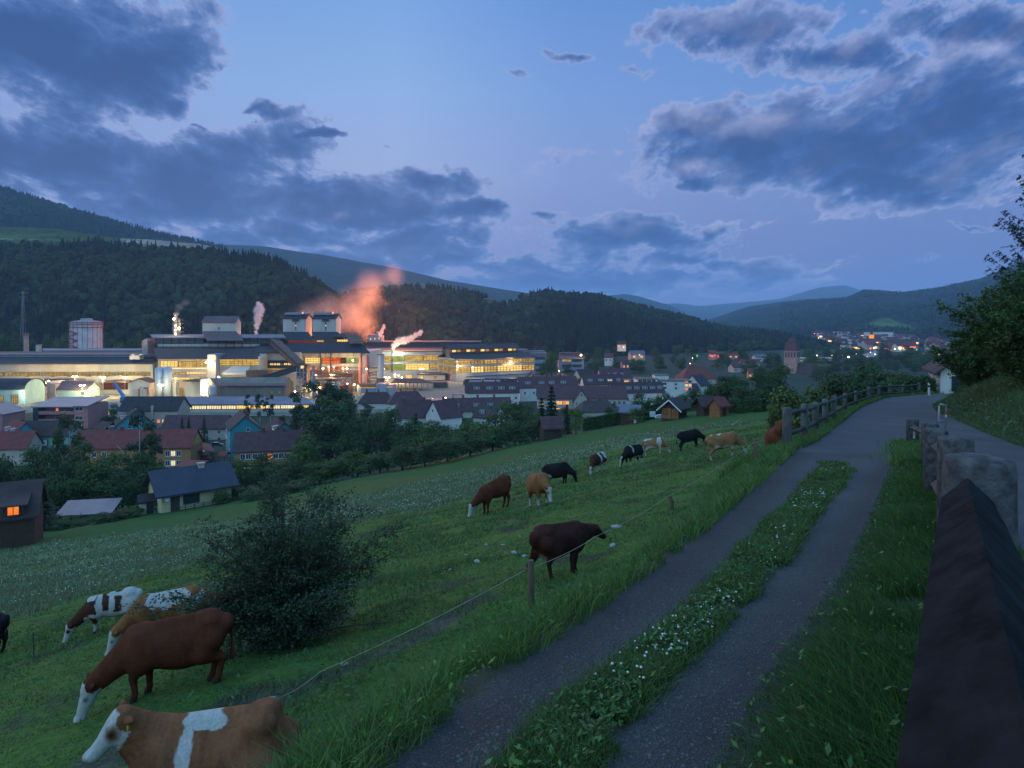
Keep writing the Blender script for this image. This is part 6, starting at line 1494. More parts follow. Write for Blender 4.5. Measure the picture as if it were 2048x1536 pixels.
zt = pz(669,Y)-pz(690,Y); MB().lathe([(3.8,zt),(2.5,zt+2.6),(1.1,zt+5.2),(.8,zt+7),(.1,zt+11)], 8).build('spire', T_['brown'], r)
r = thing('spired_church', 'pale far church with a thin dark spire', 'church', (px(1714,1200), 1200, pz(692,1200)))
MB().box(-2.6,2.6,-2.6,2.6,-4,11).build('tower', W['white'], r); MB().lathe([(3.2,11),(1.3,15),(.1,25)], 8).build('spire', T_['slate'], r); MB().prism([(-15,-4),(-2.6,-4),(-2.6,4),(-9,11),(-15,4)], 0, 16, 'y').build('nave', W['white'], r)
r = thing('domed_church', 'pale far church with a rounded gable beside the golden tower', 'church', (px(1733,1210), 1210, pz(692,1210)))
MB().prism([(-8.5,-4),(7,-4),(7,4.5),(3,9),(-.7,11),(-4.5,9),(-8.5,4.5)], 0, 14, 'y').build('nave', W['beige'], r); MB().box(-2.5,1.5,3,7,7,16).build('tower', W['beige'], r)
# main street: pale lit road and its lamps
pth = [(1728,716),(1742,709),(1752,707),(1762,704),(1768,700),(1762,697)]
pts = [(px(u, floorY(v)), floorY(v)) for u, v in pth]
vs = []
for i, (x, y) in enumerate(pts):
    w = 11
    vs += [(x-w, y, FLOOR+.6), (x+w, y, FLOOR+.6)]
m = MB(); m.add(vs, [(2*i, 2*i+1, 2*i+3, 2*i+2) for i in range(len(pts)-1)]); tag(m.build('street', M['concrete']), kind='structure')
TLAMP = [(1682,696.5,'o',2.2),(1718,697,'o',1.6),(1748,696,'w',2.0),(1741,697,'r',2.0),(1693,708,'w',1.3),(1697,714,'w',2.0),(1713,708,'l',1.3),(1684,710,'l',1.1),(1664,711,'l',1.5),(1634,711,'l',1.5),(1741,704.5,'l',1.1),(1776,699.5,'r',1.6),(1782,699.5,'r',1.4),(1790,698,'l',1.5),(1800,698.5,'w',1.6),(1808,699,'r',1.3),(1834,699.5,'g',1.5),(1812,698,'l',1.2),(1735,713.5,'r',1.2),(1745,722,'l',1.3),
      (1788,680,'w',1.7),(1794,681,'r',1.0),(1808,690,'l',1.2),(1779,686.5,'l',1.2),(1752,680,'l',1.1),(1753,673,'w',.9),(1690,682,'o',1.6),(1697,688,'l',1.4),(1703,685,'r',1.4),(1676,679,'l',1.0),(1646,668,'l',1.3),(1652,668,'l',1.0),(1629,667,'r',1.1),(1637,676,'l',1.0),(1700,668.5,'l',1.0),(1758,665.5,'l',1.1),(1772,665,'w',1.0),(1801,667.5,'l',1.1),(1816,668,'o',1.0),(1854,674,'l',.9),(1522,654,'w',1.6),(1490,657,'l',1.0),(1499,656,'w',1.0),(1864,707,'l',1.2),(1878,709,'l',1.2),(1830,706,'r',1.1),(1668,694,'l',1.0),(1750,708.5,'w',1.2),(1720,683,'l',1.0),(1808,682,'r',1.0)]
tcol = {'o':(1,.36,.06),'l':(1,.66,.26),'w':(1,.92,.7),'r':(1,.08,.05),'g':(.3,1,.4)}
TLM = {k: emit('town_lamp_'+k, c, 5.0) for k, c in tcol.items()}
tname = {'o':'orange','l':'warm yellow','w':'white','r':'red','g':'green'}
for (u, v, k, s) in TLAMP:
    Y = min(floorY(max(v, 655) + 4)*.97, 2900)
    R_ = s*Y/F*.85
    r = thing('street_lamp', 'tiny %s street lamp glowing in the far town' % tname[k], 'street lamp', (px(u,Y), Y, pz(v,Y)), 'far %s street lamps' % tname[k])
    MB().lathe([(.05*R_,-R_),(.8*R_,-.6*R_),(R_,0),(.8*R_,.6*R_),(.05*R_,R_)], 8).build('lamp_head', TLM[k], r); MB().tube([(0,R_*.3,-8),(0,R_*.3,-R_*.5)], .25, 4).build('pole', M['steel'], r)
# nearer street lamps among houses
for (u, v, Y, k, lab) in ((164,852,278,'w','pale green street lamp among the birch leaves by the pink flats'),(1279,709.5,636,'o','orange lamp over the low beige hall'),(1247,694.5,716,'l','warm lamp by the white house at the forest foot'),(1385,716,720,'l','warm lamp in the trees above the red hipped roof'),(1380,727,640,'l','lower warm lamp in the trees above the red hipped roof'),(1394,711,740,'g','green lamp in the trees above the red hipped roof'),(1220,740,560,'l','yellow lamp lighting a treetop behind the brown roofs'),(1424,712,755,'o','orange lamp by the first pink house'),(1436,711,765,'r','red lamp by the second pink house'),(370,870,264,'o','small orange lamp between the pyramid trees')):
    r = thing('street_lamp', lab, 'street lamp', (px(u,Y), Y, pz(v,Y)-5), 'street lamps of the near town')
    MB().tube([(0,0,-2),(0,0,5)], .09, 6).build('pole', M['steel'], r); MB().lathe([(.05,4.5),(.42,4.8),(.42,5.2),(.05,5.5)], 8, c=(0,-.1)).build('lamp_head', TLM[k], r)
    lamp_light(r, (0,-1.2,4.6), 500, tcol[k])
# railway wagons curving away beyond the bank
for i in range(6):
    t = i/5; u = 1122 + 26*t; v = 757 + 5.5*t + (4*t*t); Y = 520 - 60*t
    r = thing('freight_wagon', 'rusty tank wagon glowing under orange light, %s in the curved train' % ('first','second','third','fourth','fifth','sixth')[i], 'wagon', (px(u,Y), Y, pz(v,Y)), 'train of wagons behind the grass mound', rad(-60+25*t))
    m = MB(); m.tube([(-4.2,0,1.9),(4.2,0,1.9)], 1.5, 12); m.build('tank', M['rust'], r)
    MB().box(-4.6,4.6,-1.2,1.2,.1,.7).build('chassis', M['steel_dark'], r)
r = thing('track_lamp', 'orange lamp post lighting the curved train', 'lamp post', (px(1118,515), 515, pz(763,515)), None)
MB().tube([(0,0,-2),(0,0,8)], .1, 6).build('pole', M['steel'], r); MB().lathe([(.05,7.6),(.4,7.9),(.05,8.3)], 8).build('lamp_head', M['lamp_o'], r); lamp_light(r, (0,-1.5,7.6), 2600, (1,.55,.15))
# ------------------------------------------------------------------ trees
def leaf_mat(name, var=.25, trans=.25):
    m, nt, out = nmat(name)
    a = nd(nt, 'ShaderNodeAttribute', attribute_name='Col')
    r = nd(nt, 'ShaderNodeObjectInfo').outputs['Random']
    k = ramp(nt, r, [(0., (1-var, 1-var*.8, 1-var)), (.5, (1,1,1)), (1., (1+var*1.3, 1+var, 1-var*.3))])
    colr = mixc(nt, 1.0, a.outputs['Color'], k, 'MULTIPLY')
    p = nd(nt, 'ShaderNodeBsdfPrincipled', {'Base Color': colr, 'Roughness': .7, 'Specular IOR Level': .25})
    t = nd(nt, 'ShaderNodeBsdfTranslucent', {'Color': colr})
    mx = nd(nt, 'ShaderNodeMixShader', {0: trans, 1: p.outputs[0], 2: t.outputs[0]})
    nt.links.new(mx.outputs[0], out.inputs[0]); return m
LEAF = leaf_mat('foliage'); LEAF_NEAR = leaf_mat('near_foliage', .1)
BARK = surf('bark', (.075,.06,.045), (.045,.037,.03), 3., .95, bump=.5); BIRCH = surf('birch_bark', (.50,.48,.44), (.22,.21,.19), 2.5, .85)
def quads(c, n, size, rg, aspect=.6, flat=0.0, along=None):
    """leaf faces centred at c with normals n"""
    k = len(c)
    n = n/np.maximum(np.linalg.norm(n, axis=1, keepdims=True), 1e-6)
    t = along if along is not None else rg.normal(size=(k,3)); t = t - (t*n).sum(1, keepdims=True)*n; t /= np.maximum(np.linalg.norm(t, axis=1, keepdims=True), 1e-6)
    b = np.cross(n, t); s = (size*rg.uniform(.6, 1.3, k))[:,None]
    return np.stack([c - t*s*.5, c + b*s*aspect*.5, c + t*s*.5, c - b*s*aspect*.5], 1).reshape(-1,3)
def crown_mesh(name, seed, lobes, n, size, base, jitter=.35, core=True, up=.3, aspect=.7):
    """lobes: (x,y,z,rx,rz); n leaf faces in shells round the lobes plus inner leaf clumps"""
    rg = np.random.default_rng(seed); V, Fq, Cc = [], [], []; nb = 0
    L = np.array(lobes); w = L[:,3]**2; w = w/w.sum()
    idx = rg.choice(len(L), n, p=w)
    d = rg.normal(size=(n,3)); d /= np.linalg.norm(d, axis=1, keepdims=True)
    d[:,2] = np.where(d[:,2] < -.5, -d[:,2]*.5, d[:,2])
    sh = 1 - rg.random(n)**1.6*.62 + rg.normal(0, .06, n)
    S_ = np.stack([L[idx,3], L[idx,3], L[idx,4]], -1)
    lump = 1 + .18*np.sin(d[:,0]*5+idx*2.1+seed)*np.sin(d[:,1]*6+idx)*1.2
    c = L[idx,:3] + d*S_*(sh*lump)[:,None]
    nrm = d + rg.normal(0, jitter, (n,3)) + np.array([0,0,up])
    V = quads(c, nrm, size, rg, aspect)
    f = np.arange(n*4).reshape(-1,4)
    tone = rg.uniform(.65, 1.35, n)*(.8 + .4*rg.random(len(L)))[idx]
    cc = np.repeat(np.array(base)[None,:]*tone[:,None]*np.stack([rg.uniform(.85,1.25,n), np.ones(n), rg.uniform(.8,1.1,n)], -1), 4, 0)
    me = mesh_np(name, V, f, [LEAF]); vcol(me, 'Col', cc); return me
def rlobes(seed, k, cx=.30, z0=.20, z1=.86, r=(.13,.22), spread=.24):
    rg = np.random.default_rng(seed); out = [(0,0,.58,.26,.30),(.08,.05,.24,.20,.18),(-.09,-.04,.28,.20,.18)]
    for i in range(k):
        a = 2*PI*(i+rg.random())/k*1.7; q = rg.uniform(.35,1)*spread; z = rg.uniform(z0, z1); q *= 1.15 - .8*max(0, z-.6)
        rr = rg.uniform(*r); out.append((q*math.cos(a), q*math.sin(a), z, rr, rr*rg.uniform(.8,1.1)))
    return out
def trunk_mesh(name, mat, seed, limbs=5, h=.55, r=.022):
    rg = np.random.default_rng(seed); m = MB()
    m.tube([(0,0,-.06),(.005,0,.15),(rg.uniform(-.02,.02),0,.4),(0,.01,h+.2)], [r*1.3,r,r*.75,r*.25], 8)
    for i in range(limbs):
        a = 2*PI*i/limbs + rg.random(); z = rg.uniform(.2,.5); l = rg.uniform(.16,.28)
        m.tube([(0,0,z),(math.cos(a)*l*.5,math.sin(a)*l*.5,z+l*.45),(math.cos(a)*l,math.sin(a)*l,z+l*1.1)], [r*.5,r*.35,r*.12], 6)
    return m.mesh(name, mat)
G0 = (.040,.082,.024)
PROTO = {}
PROTO['broadleaf'] = [(crown_mesh('crown', 20+i, rlobes(20+i, 11), 3800, .040, G0), trunk_mesh('trunk', BARK, i)) for i in range(5)]
PROTO['light'] = [(crown_mesh('crown', 40+i, rlobes(40+i, 10, spread=.22), 3000, .040, (.062,.115,.026)), trunk_mesh('trunk', BARK, 9+i)) for i in range(2)]
def birch(seed):
    rg = np.random.default_rng(seed); L = []
    for i in range(16):
        z = rg.uniform(.25,.95); a = rg.uniform(0,2*PI); q = rg.uniform(.2,1)*.26*math.sin(PI*min(1,max(.1,(z-.1)/.95)))
        L.append((q*math.cos(a), q*math.sin(a), z, rg.uniform(.055,.10), rg.uniform(.07,.12)))
    return L
PROTO['birch'] = [(crown_mesh('crown', 60+i, birch(60+i), 2600, .034, (.045,.070,.030), jitter=.9), trunk_mesh('trunk', BIRCH, 15+i, 7, .75, .013)) for i in range(2)]
PROTO['poplar'] = [(crown_mesh('crown', 70+i, [(0,0,.45,.15,.25),(.03,.02,.72,.12,.2)] + [(RD.uniform(-.1,.1),RD.uniform(-.1,.1),RD.uniform(.25,.92),RD.uniform(.06,.1),RD.uniform(.07,.11)) for _ in range(12)], 3600, .030, (.036,.075,.030)), trunk_mesh('trunk', BARK, 25+i)) for i in range(2)]
def spruce_mesh(name, seed, n=2600, r0=.19, base=(.020,.042,.022), size=.05, z0=.06):
    rg = np.random.default_rng(seed); t = rg.random(n)**.75; tier = np.floor(t*15)/15 + rg.normal(0,.008,n)
    z = 1-(1-z0)*(1-tier); rr = r0*(1-tier)*(.75+.35*rg.random(n)); q = rr*rg.random(n)**.45; a = rg.uniform(0,2*PI,n) 
    q *= 1 + .25*np.sin(a*5 + tier*40)
    c = np.stack([q*np.cos(a), q*np.sin(a), z - q*.45], -1)
    out = np.stack([np.cos(a), np.sin(a), -.45+0*a], -1)
    nrm = np.stack([np.cos(a)*.35, np.sin(a)*.35, np.ones(n)], -1) + rg.normal(0,.35,(n,3))
    V = quads(c, nrm, size, rg, .55, along=out); f = np.arange(n*4).reshape(-1,4)
    cc = np.repeat(np.array(base)[None,:]*rg.uniform(.6,1.4,(n,1)), 4, 0)
    me = mesh_np(name, V, f, [LEAF]); vcol(me, 'Col', cc); return me
PROTO['spruce'] = [(spruce_mesh('crown', 80+i), MB().tube([(0,0,-.05),(0,0,.95)], .014, 6, r1=.003).mesh('trunk', BARK)) for i in range(2)]
PROTO['thuja'] = [(spruce_mesh('crown', 90, 2200, .17, (.026,.050,.026), .04, .02), MB().tube([(0,0,-.05),(0,0,.8)], .02, 6).mesh('trunk', BARK))]
PROTO['bush'] = [(crown_mesh('foliage', 100+i, [(RD.uniform(-.3,.3),RD.uniform(-.3,.3),RD.uniform(.12,.62),RD.uniform(.2,.32),RD.uniform(.18,.30)) for _ in range(11)], 2600, .07, (.042,.080,.028)), MB().tube([(0,0,-.1),(0.05,0,.3),(.1,.05,.6)], .014, 6).tube([(0,0,-.1),(-.1,.05,.5)], .011, 6).tube([(0,0,-.1),(0,-.12,.5)], .011, 6).mesh('stem', BARK)) for i in range(3)]
PROTO['lightbush'] = [(crown_mesh('foliage', 110, [(RD.uniform(-.3,.3),RD.uniform(-.3,.3),RD.uniform(.12,.68),RD.uniform(.18,.28),RD.uniform(.16,.28)) for _ in range(13)], 3200, .06, (.075,.110,.032)), PROTO['bush'][0][1])]
PROTO['copper'] = [(crown_mesh('crown', 120, rlobes(120, 10), 2600, .045, (.035,.022,.030)), PROTO['broadleaf'][0][1])]
WID = {'broadleaf': .80, 'light': .76, 'birch': .58, 'poplar': .40, 'spruce': .36, 'thuja': .32, 'bush': 1.12, 'lightbush': 1.12, 'copper': .8}
NAM = {'broadleaf': 'broadleaf_tree', 'light': 'broadleaf_tree', 'birch': 'birch_tree', 'poplar': 'poplar_tree', 'spruce': 'spruce_tree', 'thuja': 'pyramid_conifer', 'bush': 'shrub', 'lightbush': 'shrub', 'copper': 'copper_beech_tree'}
PN = {'bush': ('foliage','stem'), 'lightbush': ('foliage','stem')}
CATN = {'bush': 'shrub', 'lightbush': 'shrub'}
cnt_ = {}
def tree(kind, u, Y, vt, wpx, label, group, z=None, vb=None):
    X = px(u, Y); z = (gz(X, Y) if z is None else z) if vb is None else pz(vb, Y)
    h = max(1.0, pz(vt, Y) - z); w = wpx*Y/F/WID[kind]
    i = cnt_.get(kind, 0); cnt_[kind] = i+1
    cm, tm = PROTO[kind][i % len(PROTO[kind])]; a, b = PN.get(kind, ('crown','trunk'))
    r = thing(NAM[kind], label, CATN.get(kind, 'tree'), (X, Y, z), group, RD.uniform(0, 6.28))
    inst(a, cm, r, scale=(w, w, h)); inst(b, tm, r, scale=(w*.6+h*.4, w*.6+h*.4, h))
    return r
ORD = ['first','second','third','fourth','fifth','sixth','seventh','eighth','ninth','tenth','eleventh','twelfth','thirteenth','fourteenth','fifteenth','sixteenth']
def row(kind, phrase, group, items):
    for i, it in enumerate(sorted(items)):
        k = it[4] if len(it) > 4 else kind
        tree(k, it[0], it[1], it[2], it[3], '%s %s' % (ORD[i], phrase), group)
row('broadleaf', 'tree of the dark belt below the ochre house, counted from the brown cottage', 'dark belt west of the bungalow', [(-25,112,900,110),(15,108,908,95),(60,120,890,90),(110,128,898,95),(158,135,882,95),(205,118,905,120),(245,128,920,80),(296,124,900,80),(170,116,925,90),(232,113,942,80),(120,112,940,80),(280,117,945,70)])
tree('birch', 140, 150, 836, 80, 'pale stemmed tall birch in front of the pink gallery block', 'tall birches')
tree('birch', 118, 148, 862, 60, 'slimmer birch leaning beside the birch at the pink gallery block', 'tall birches')
tree('birch', 278, 142, 836, 100, 'tall drooping birch in front of the turquoise house', 'tall birches')
tree('birch', 300, 146, 870, 55, 'smaller birch against the orange brick house corner', 'tall birches')
tree('thuja', 88, 100, 972, 70, 'light green cone shaped tree beside the brown cottage', None)
row('bush', 'low shrub in the line between cottage and bungalow', 'garden shrubs at the meadow edge', [(35,99,1040,60),(120,99,1035,55),(165,101,1040,40),(212,101,1022,60),(245,103,1016,60),(272,104,1010,45)])
tree('bush', 320, 106.5, 994, 38, 'round dark shrub at the gable of the yellow bungalow', None)
row('bush', 'shrub behind the flower strip on the far side of the bungalow', 'garden shrubs at the meadow edge', [(446,108,972,46),(474,112,962,60),(505,107,975,55),(548,108,960,70),(600,112,955,80)])
row('broadleaf', 'tree in the clump between bungalow and poplars', 'clump beside the bungalow', [(482,122,915,66),(520,128,905,80),(556,120,920,80),(596,124,905,100),(640,122,925,80)])
tree('light', 612, 152, 858, 100, 'brighter green tree in front of the ochre house with the red brown roof', None)
row('poplar', 'of the tall leafy poplars against the lit works', 'big poplars by the works', [(648,225,750,84),(676,214,786,90),(628,206,812,76),(696,226,768,60),(660,205,830,110)])
row('birch', 'thin birch before the glazed low building, from the bungalow side', 'lamp lit birches', [(590,245,788,62),(604,236,812,60)])
row('birch', 'small street tree lit from behind by the glazed building', 'street trees by the glazed building', [(496,308,790,24),(520,306,788,28),(541,304,792,30)])
tree('lightbush', 489, 306, 815, 22, 'glowing green bush at the foot of the lit street trees', None)
row('thuja', 'narrow pyramid conifer before the low beige house', 'pyramid conifers', [(364,256,832,20),(377,254,832,22),(408,250,832,24),(343,256,858,14)])
tree('broadleaf', 228, 300, 806, 22, 'small dark tree between pink block and beige apartment house', None)
row('broadleaf', 'tree of the back row above the meadow, counted from the poplars', 'tree belt above the meadow, back row', [(705,168,842,84),(740,172,826,80),(775,174,812,76),(812,168,840,76),(848,162,846,72),(885,157,850,78),(925,152,842,80),(962,152,838,76,'light'),(1002,147,800,96),(1040,152,803,82),(1064,142,815,60,'light')])
row('broadleaf', 'tree of the front row at the meadow edge, counted from the poplars', 'tree belt above the meadow, front row', [(668,124,915,92),(715,126,900,92),(760,122,897,88),(805,118,888,88),(850,115,880,84),(895,113,872,84),(940,117,862,84),(985,121,850,84),(1030,124,840,76),(1068,124,836,52)])
tree('spruce', 1103, 152, 768, 50, 'dark pointed spruce rising behind the maroon roofed hut', 'spruces by the hut'); tree('spruce', 1083, 156, 792, 40, 'shorter spruce beside the pointed one behind the hut', 'spruces by the hut')
tree('spruce', 1134, 160, 806, 30, 'small spruce before the lit beige block', 'spruces by the hut')
tree('spruce', 832, 165, 822, 26, 'slim spruce poking out of the tree belt by the white gable', None)
tree('light', 1152, 119, 812, 40, 'small light green tree with a pale stem beside the clipped hedge', None)
tree('lightbush', 1274, 117, 808, 42, 'leafy bush growing at the grey roofed hut', None)
row('broadleaf', 'round tree behind the garden hedges, counted from the maroon hut', 'trees behind the garden hedges', [(1188,150,822,46,'bush'),(1222,152,812,44),(1285,152,784,62),(1322,152,780,56),(1360,148,786,58),(1395,152,776,62),(1422,138,766,66),(1456,122,750,80),(1490,114,770,76),(1474,132,745,66),(1525,122,742,76),(1555,127,722,64),(1512,102,792,56),(1545,96,766,76)])
row('bush', 'low garden shrub among the huts', 'shrubs among the huts', [(1300,122,812,36),(1330,126,806,40),(1410,112,818,26),(1462,106,812,36),(1500,98,815,50)])
tree('lightbush', 1598, 29.5, 748, 128, 'large olive green bush at the start of the wooden fence', None)
tree('lightbush', 1556, 33, 786, 62, 'smaller olive bush on the pasture side of the fence bush', None)
row('bush', 'dark bush behind the wooden fence, counted from the olive bush', 'bushes behind the wooden fence', [(1650,46,765,70),(1664,88,735,76),(1694,85,724,92),(1716,74,750,76),(1738,95,708,98),(1760,82,745,76),(1776,90,728,86),(1802,86,735,78),(1832,88,738,66),(1856,84,738,44)])
tree('copper', 1783, 690, 703, 40, 'dark purple copper beech at the near side of the far town', None)
row('broadleaf', 'distant round tree beside the copper beech', 'trees before the far town', [(1812,660,700,56),(1842,620,706,46),(1762,720,708,26),(1868,560,708,40)])
row('poplar', 'slender tree by the railway before the pine ridge', 'slender valley trees', [(1445,640,704,14),(1482,650,700,16),(1556,600,706,14)])
tree('broadleaf', 1103, 548, 697, 44, 'big pale lit tree beside the stepped office block', None)
tree('broadleaf', 1086, 540, 722, 24, 'smaller tree at the stepped office block', None)
lab9 = 'dark broadleaf tree among the scattered valley houses'
HB_ = [(1030,1168,690,770),(900,1070,690,770),(1225,1390,740,800)]
for i in range(120):
    u = RG.uniform(1095, 1670); vb = RG.uniform(702, 772)
    if (1170 < u < 1250 and vb > 755) or (1270 < u < 1440 and vb > 748) or (1560 < u < 1620 and 722 < vb): continue
    Y = floorY(vb); tree('broadleaf' if RG.random() < .8 else 'light', u, Y, HZ + (46 - RG.uniform(8,15))/Y*F, RG.uniform(8.5,13.5)/Y*F, lab9, 'scattered valley trees')
for i in range(96):
    u = RG.uniform(1600, 1900); vb = RG.uniform(668, 716) if i < 46 else RG.uniform(704, 752); Y = floorY(vb)
    tree('broadleaf', u, Y, HZ + (46 - RG.uniform(8,14))/Y*F, RG.uniform(9,14)/Y*F, 'dark round tree among the far town roofs', 'trees in the far town')
for i, u in enumerate(np.linspace(-5, 300, 16)):
    Y = RG.uniform(575, 625); tree('broadleaf' if i % 3 else 'light', float(u), Y, RG.uniform(655, 690), RG.uniform(26, 44), '%s tree at the forest foot behind the long hall' % ORD[i], 'trees at the forest foot', z=FLOOR-2)
for i, (u, Y, vt, w) in enumerate(((700,262,815,58),(735,258,820,56),(768,255,816,52),(800,258,838,48),(832,262,830,42),(866,258,838,44),(888,250,850,46),(932,262,836,42),(700,345,800,40),(735,330,806,36),(782,325,822,30),(930,300,836,26),(1130,330,812,30),(940,345,822,18),(1225,350,806,26),(1060,345,806,26))):
    tree('broadleaf', u, Y, vt, w, '%s garden tree between the maroon roofed houses' % ORD[i], 'garden trees of the estate')
for i, (u, Y, vt, w) in enumerate(((205,300,829,40),(230,302,832,30),(372,300,826,36),(398,300,828,30),(425,301,826,30),(450,300,829,24))):
    tree('lightbush', u, Y, vt, w, '%s lamp lit bush in front of the glazed low building' % ORD[i], 'lamp lit bushes')
# clipped hedges
def hedge(label, a, b, h, w):
    A, B = Vector(a), Vector(b); d = (B-A); L = d.length; d.normalize(); s = Vector((-d.y, d.x, 0))
    rg = np.random.default_rng(int(abs(a[0])*10)); n = 4200
    t = rg.random(n)*L; side = rg.integers(0, 3, n); c = np.zeros((n,3)); nr = np.zeros((n,3))
    y = np.where(side == 0, -w/2, np.where(side == 1, w/2, rg.uniform(-w/2, w/2, n))); z = np.where(side == 2, h, rg.uniform(0, h, n))
    c = np.array(A)[None] + t[:,None]*np.array(d)[None] + y[:,None]*np.array(s)[None] + np.stack([0*z, 0*z, z], -1) + rg.normal(0,.05,(n,3))
    nr = np.where((side == 2)[:,None], np.array([[0,0,1.]]), np.sign(y+1e-9)[:,None]*np.array(s)[None]) + rg.normal(0,.5,(n,3))
    V = quads(c - np.array(A), nr, .24, rg, .8); me = mesh_np('hedge', V, np.arange(n*4).reshape(-1,4), [LEAF]); vcol(me, 'Col', np.repeat(np.array([[.032,.066,.022]])*rg.uniform(.6,1.4,(n,1)), 4, 0))
    o = link(bpy.data.objects.new('hedge', me)); o.location = A; tag(o, label, 'hedge', 'clipped garden hedges')
def gp(u, Y): return (px(u,Y), Y, gz(px(u,Y), Y))
hedge('long dark clipped hedge between the small light tree and the grey roofed hut', gp(1166,126), gp(1242,124), 2.2, 1.0)
hedge('clipped hedge behind the white board and the garden oven', gp(1290,124), gp(1342,120), 2.4, 1.0)
hedge('tall clipped hedge block between the two brown huts', gp(1396,112), gp(1422,111), 2.6, 1.6)
hedge('low clipped hedge running from the red roofed hut toward the olive bush', gp(1462,100), gp(1530,93), 1.6, .9)
# ------------------------------------------------------------------ near woody plants
def twig_bush(name, label, at, h, w, nst, nleaf, lsize, base, seed, lean=(0,0), droop=.25, cat='bush', dens_lo=.25, spiky=0.0):
    rg = np.random.default_rng(seed); X, Y, Z = at
    r = thing(name, label, cat, at); m = MB(); C = []; D = []
    for i in range(nst):
        a = rg.uniform(0, 2*PI); e = rg.random()**.6; top = h*rg.uniform(.55-.35*spiky, 1.0+.12*spiky)*(1 - .35*e); q = w/2*e*rg.uniform(.7-.2*spiky,1.15+.25*spiky)
        p0 = np.array([rg.normal(0,.12)*w*.2, rg.normal(0,.12)*w*.2, -.1]); p2 = np.array([q*math.cos(a)+lean[0]*e, q*math.sin(a)+lean[1]*e, top]); p1 = (p0+p2)/2 + np.array([-math.cos(a)*q*.12, -math.sin(a)*q*.12, top*.18])
        ts = np.linspace(0, 1, 9)[:,None]; pts = p0*(1-ts)**2 + 2*p1*ts*(1-ts) + p2*ts**2
        m.tube([tuple(p) for p in pts], [.022*h/3*(1-.85*t) for t in np.linspace(0,1,9)], 5)
        for j in range(9):
            t = rg.uniform(dens_lo, 1); k = min(7, int(t*8)); b0 = pts[k] + (pts[k+1]-pts[k])*(t*8-k)
            aa = a + rg.normal(0, 1.0); L = rg.uniform(.10,.30)*h*(1.1-.5*t); dd = np.array([math.cos(aa), math.sin(aa), rg.uniform(-.15,.75)]); dd /= np.linalg.norm(dd)
            e1 = b0 + dd*L + np.array([0,0,-droop*L*.3]); m.tube([tuple(b0), tuple((b0+e1)/2 + np.array([0,0,.04*L])), tuple(e1)], [.007*h/3,.005*h/3,.002*h/3], 3, caps=False)
            nn = max(4, int(nleaf/nst/9)); tt = rg.uniform(.12, 1.08, nn)[:,None]
            C.append(b0 + (e1-b0)*tt + rg.normal(0, .035*h/3 + .04*L, (nn,3))); D.append(np.repeat(dd[None], nn, 0) + rg.normal(0,.7,(nn,3)))
    C = np.concatenate(C); D = np.concatenate(D); n = len(C)
    V = quads(C, rg.normal(size=(n,3)) + np.array([0,0,.8]), lsize, rg, .55, along=D); me = mesh_np('foliage', V, np.arange(n*4).reshape(-1,4), [LEAF_NEAR])
    vcol(me, 'Col', np.repeat(np.array(base)[None]*rg.uniform(.55,1.5,(n,1))*np.stack([rg.uniform(.8,1.3,n), np.ones(n), rg.uniform(.8,1.1,n)], -1), 4, 0))
    link(bpy.data.objects.new('foliage', me), r); m.build('branches', BARK, r)
    return r
p = hit(572, 1278)
twig_bush('hawthorn_bush', 'large dark spreading bush standing alone in the pasture by the cows', p, 3.1, 3.9, 130, 62000, .056, (.040,.068,.034), 3, droop=.12, dens_lo=.08, spiky=1.0)
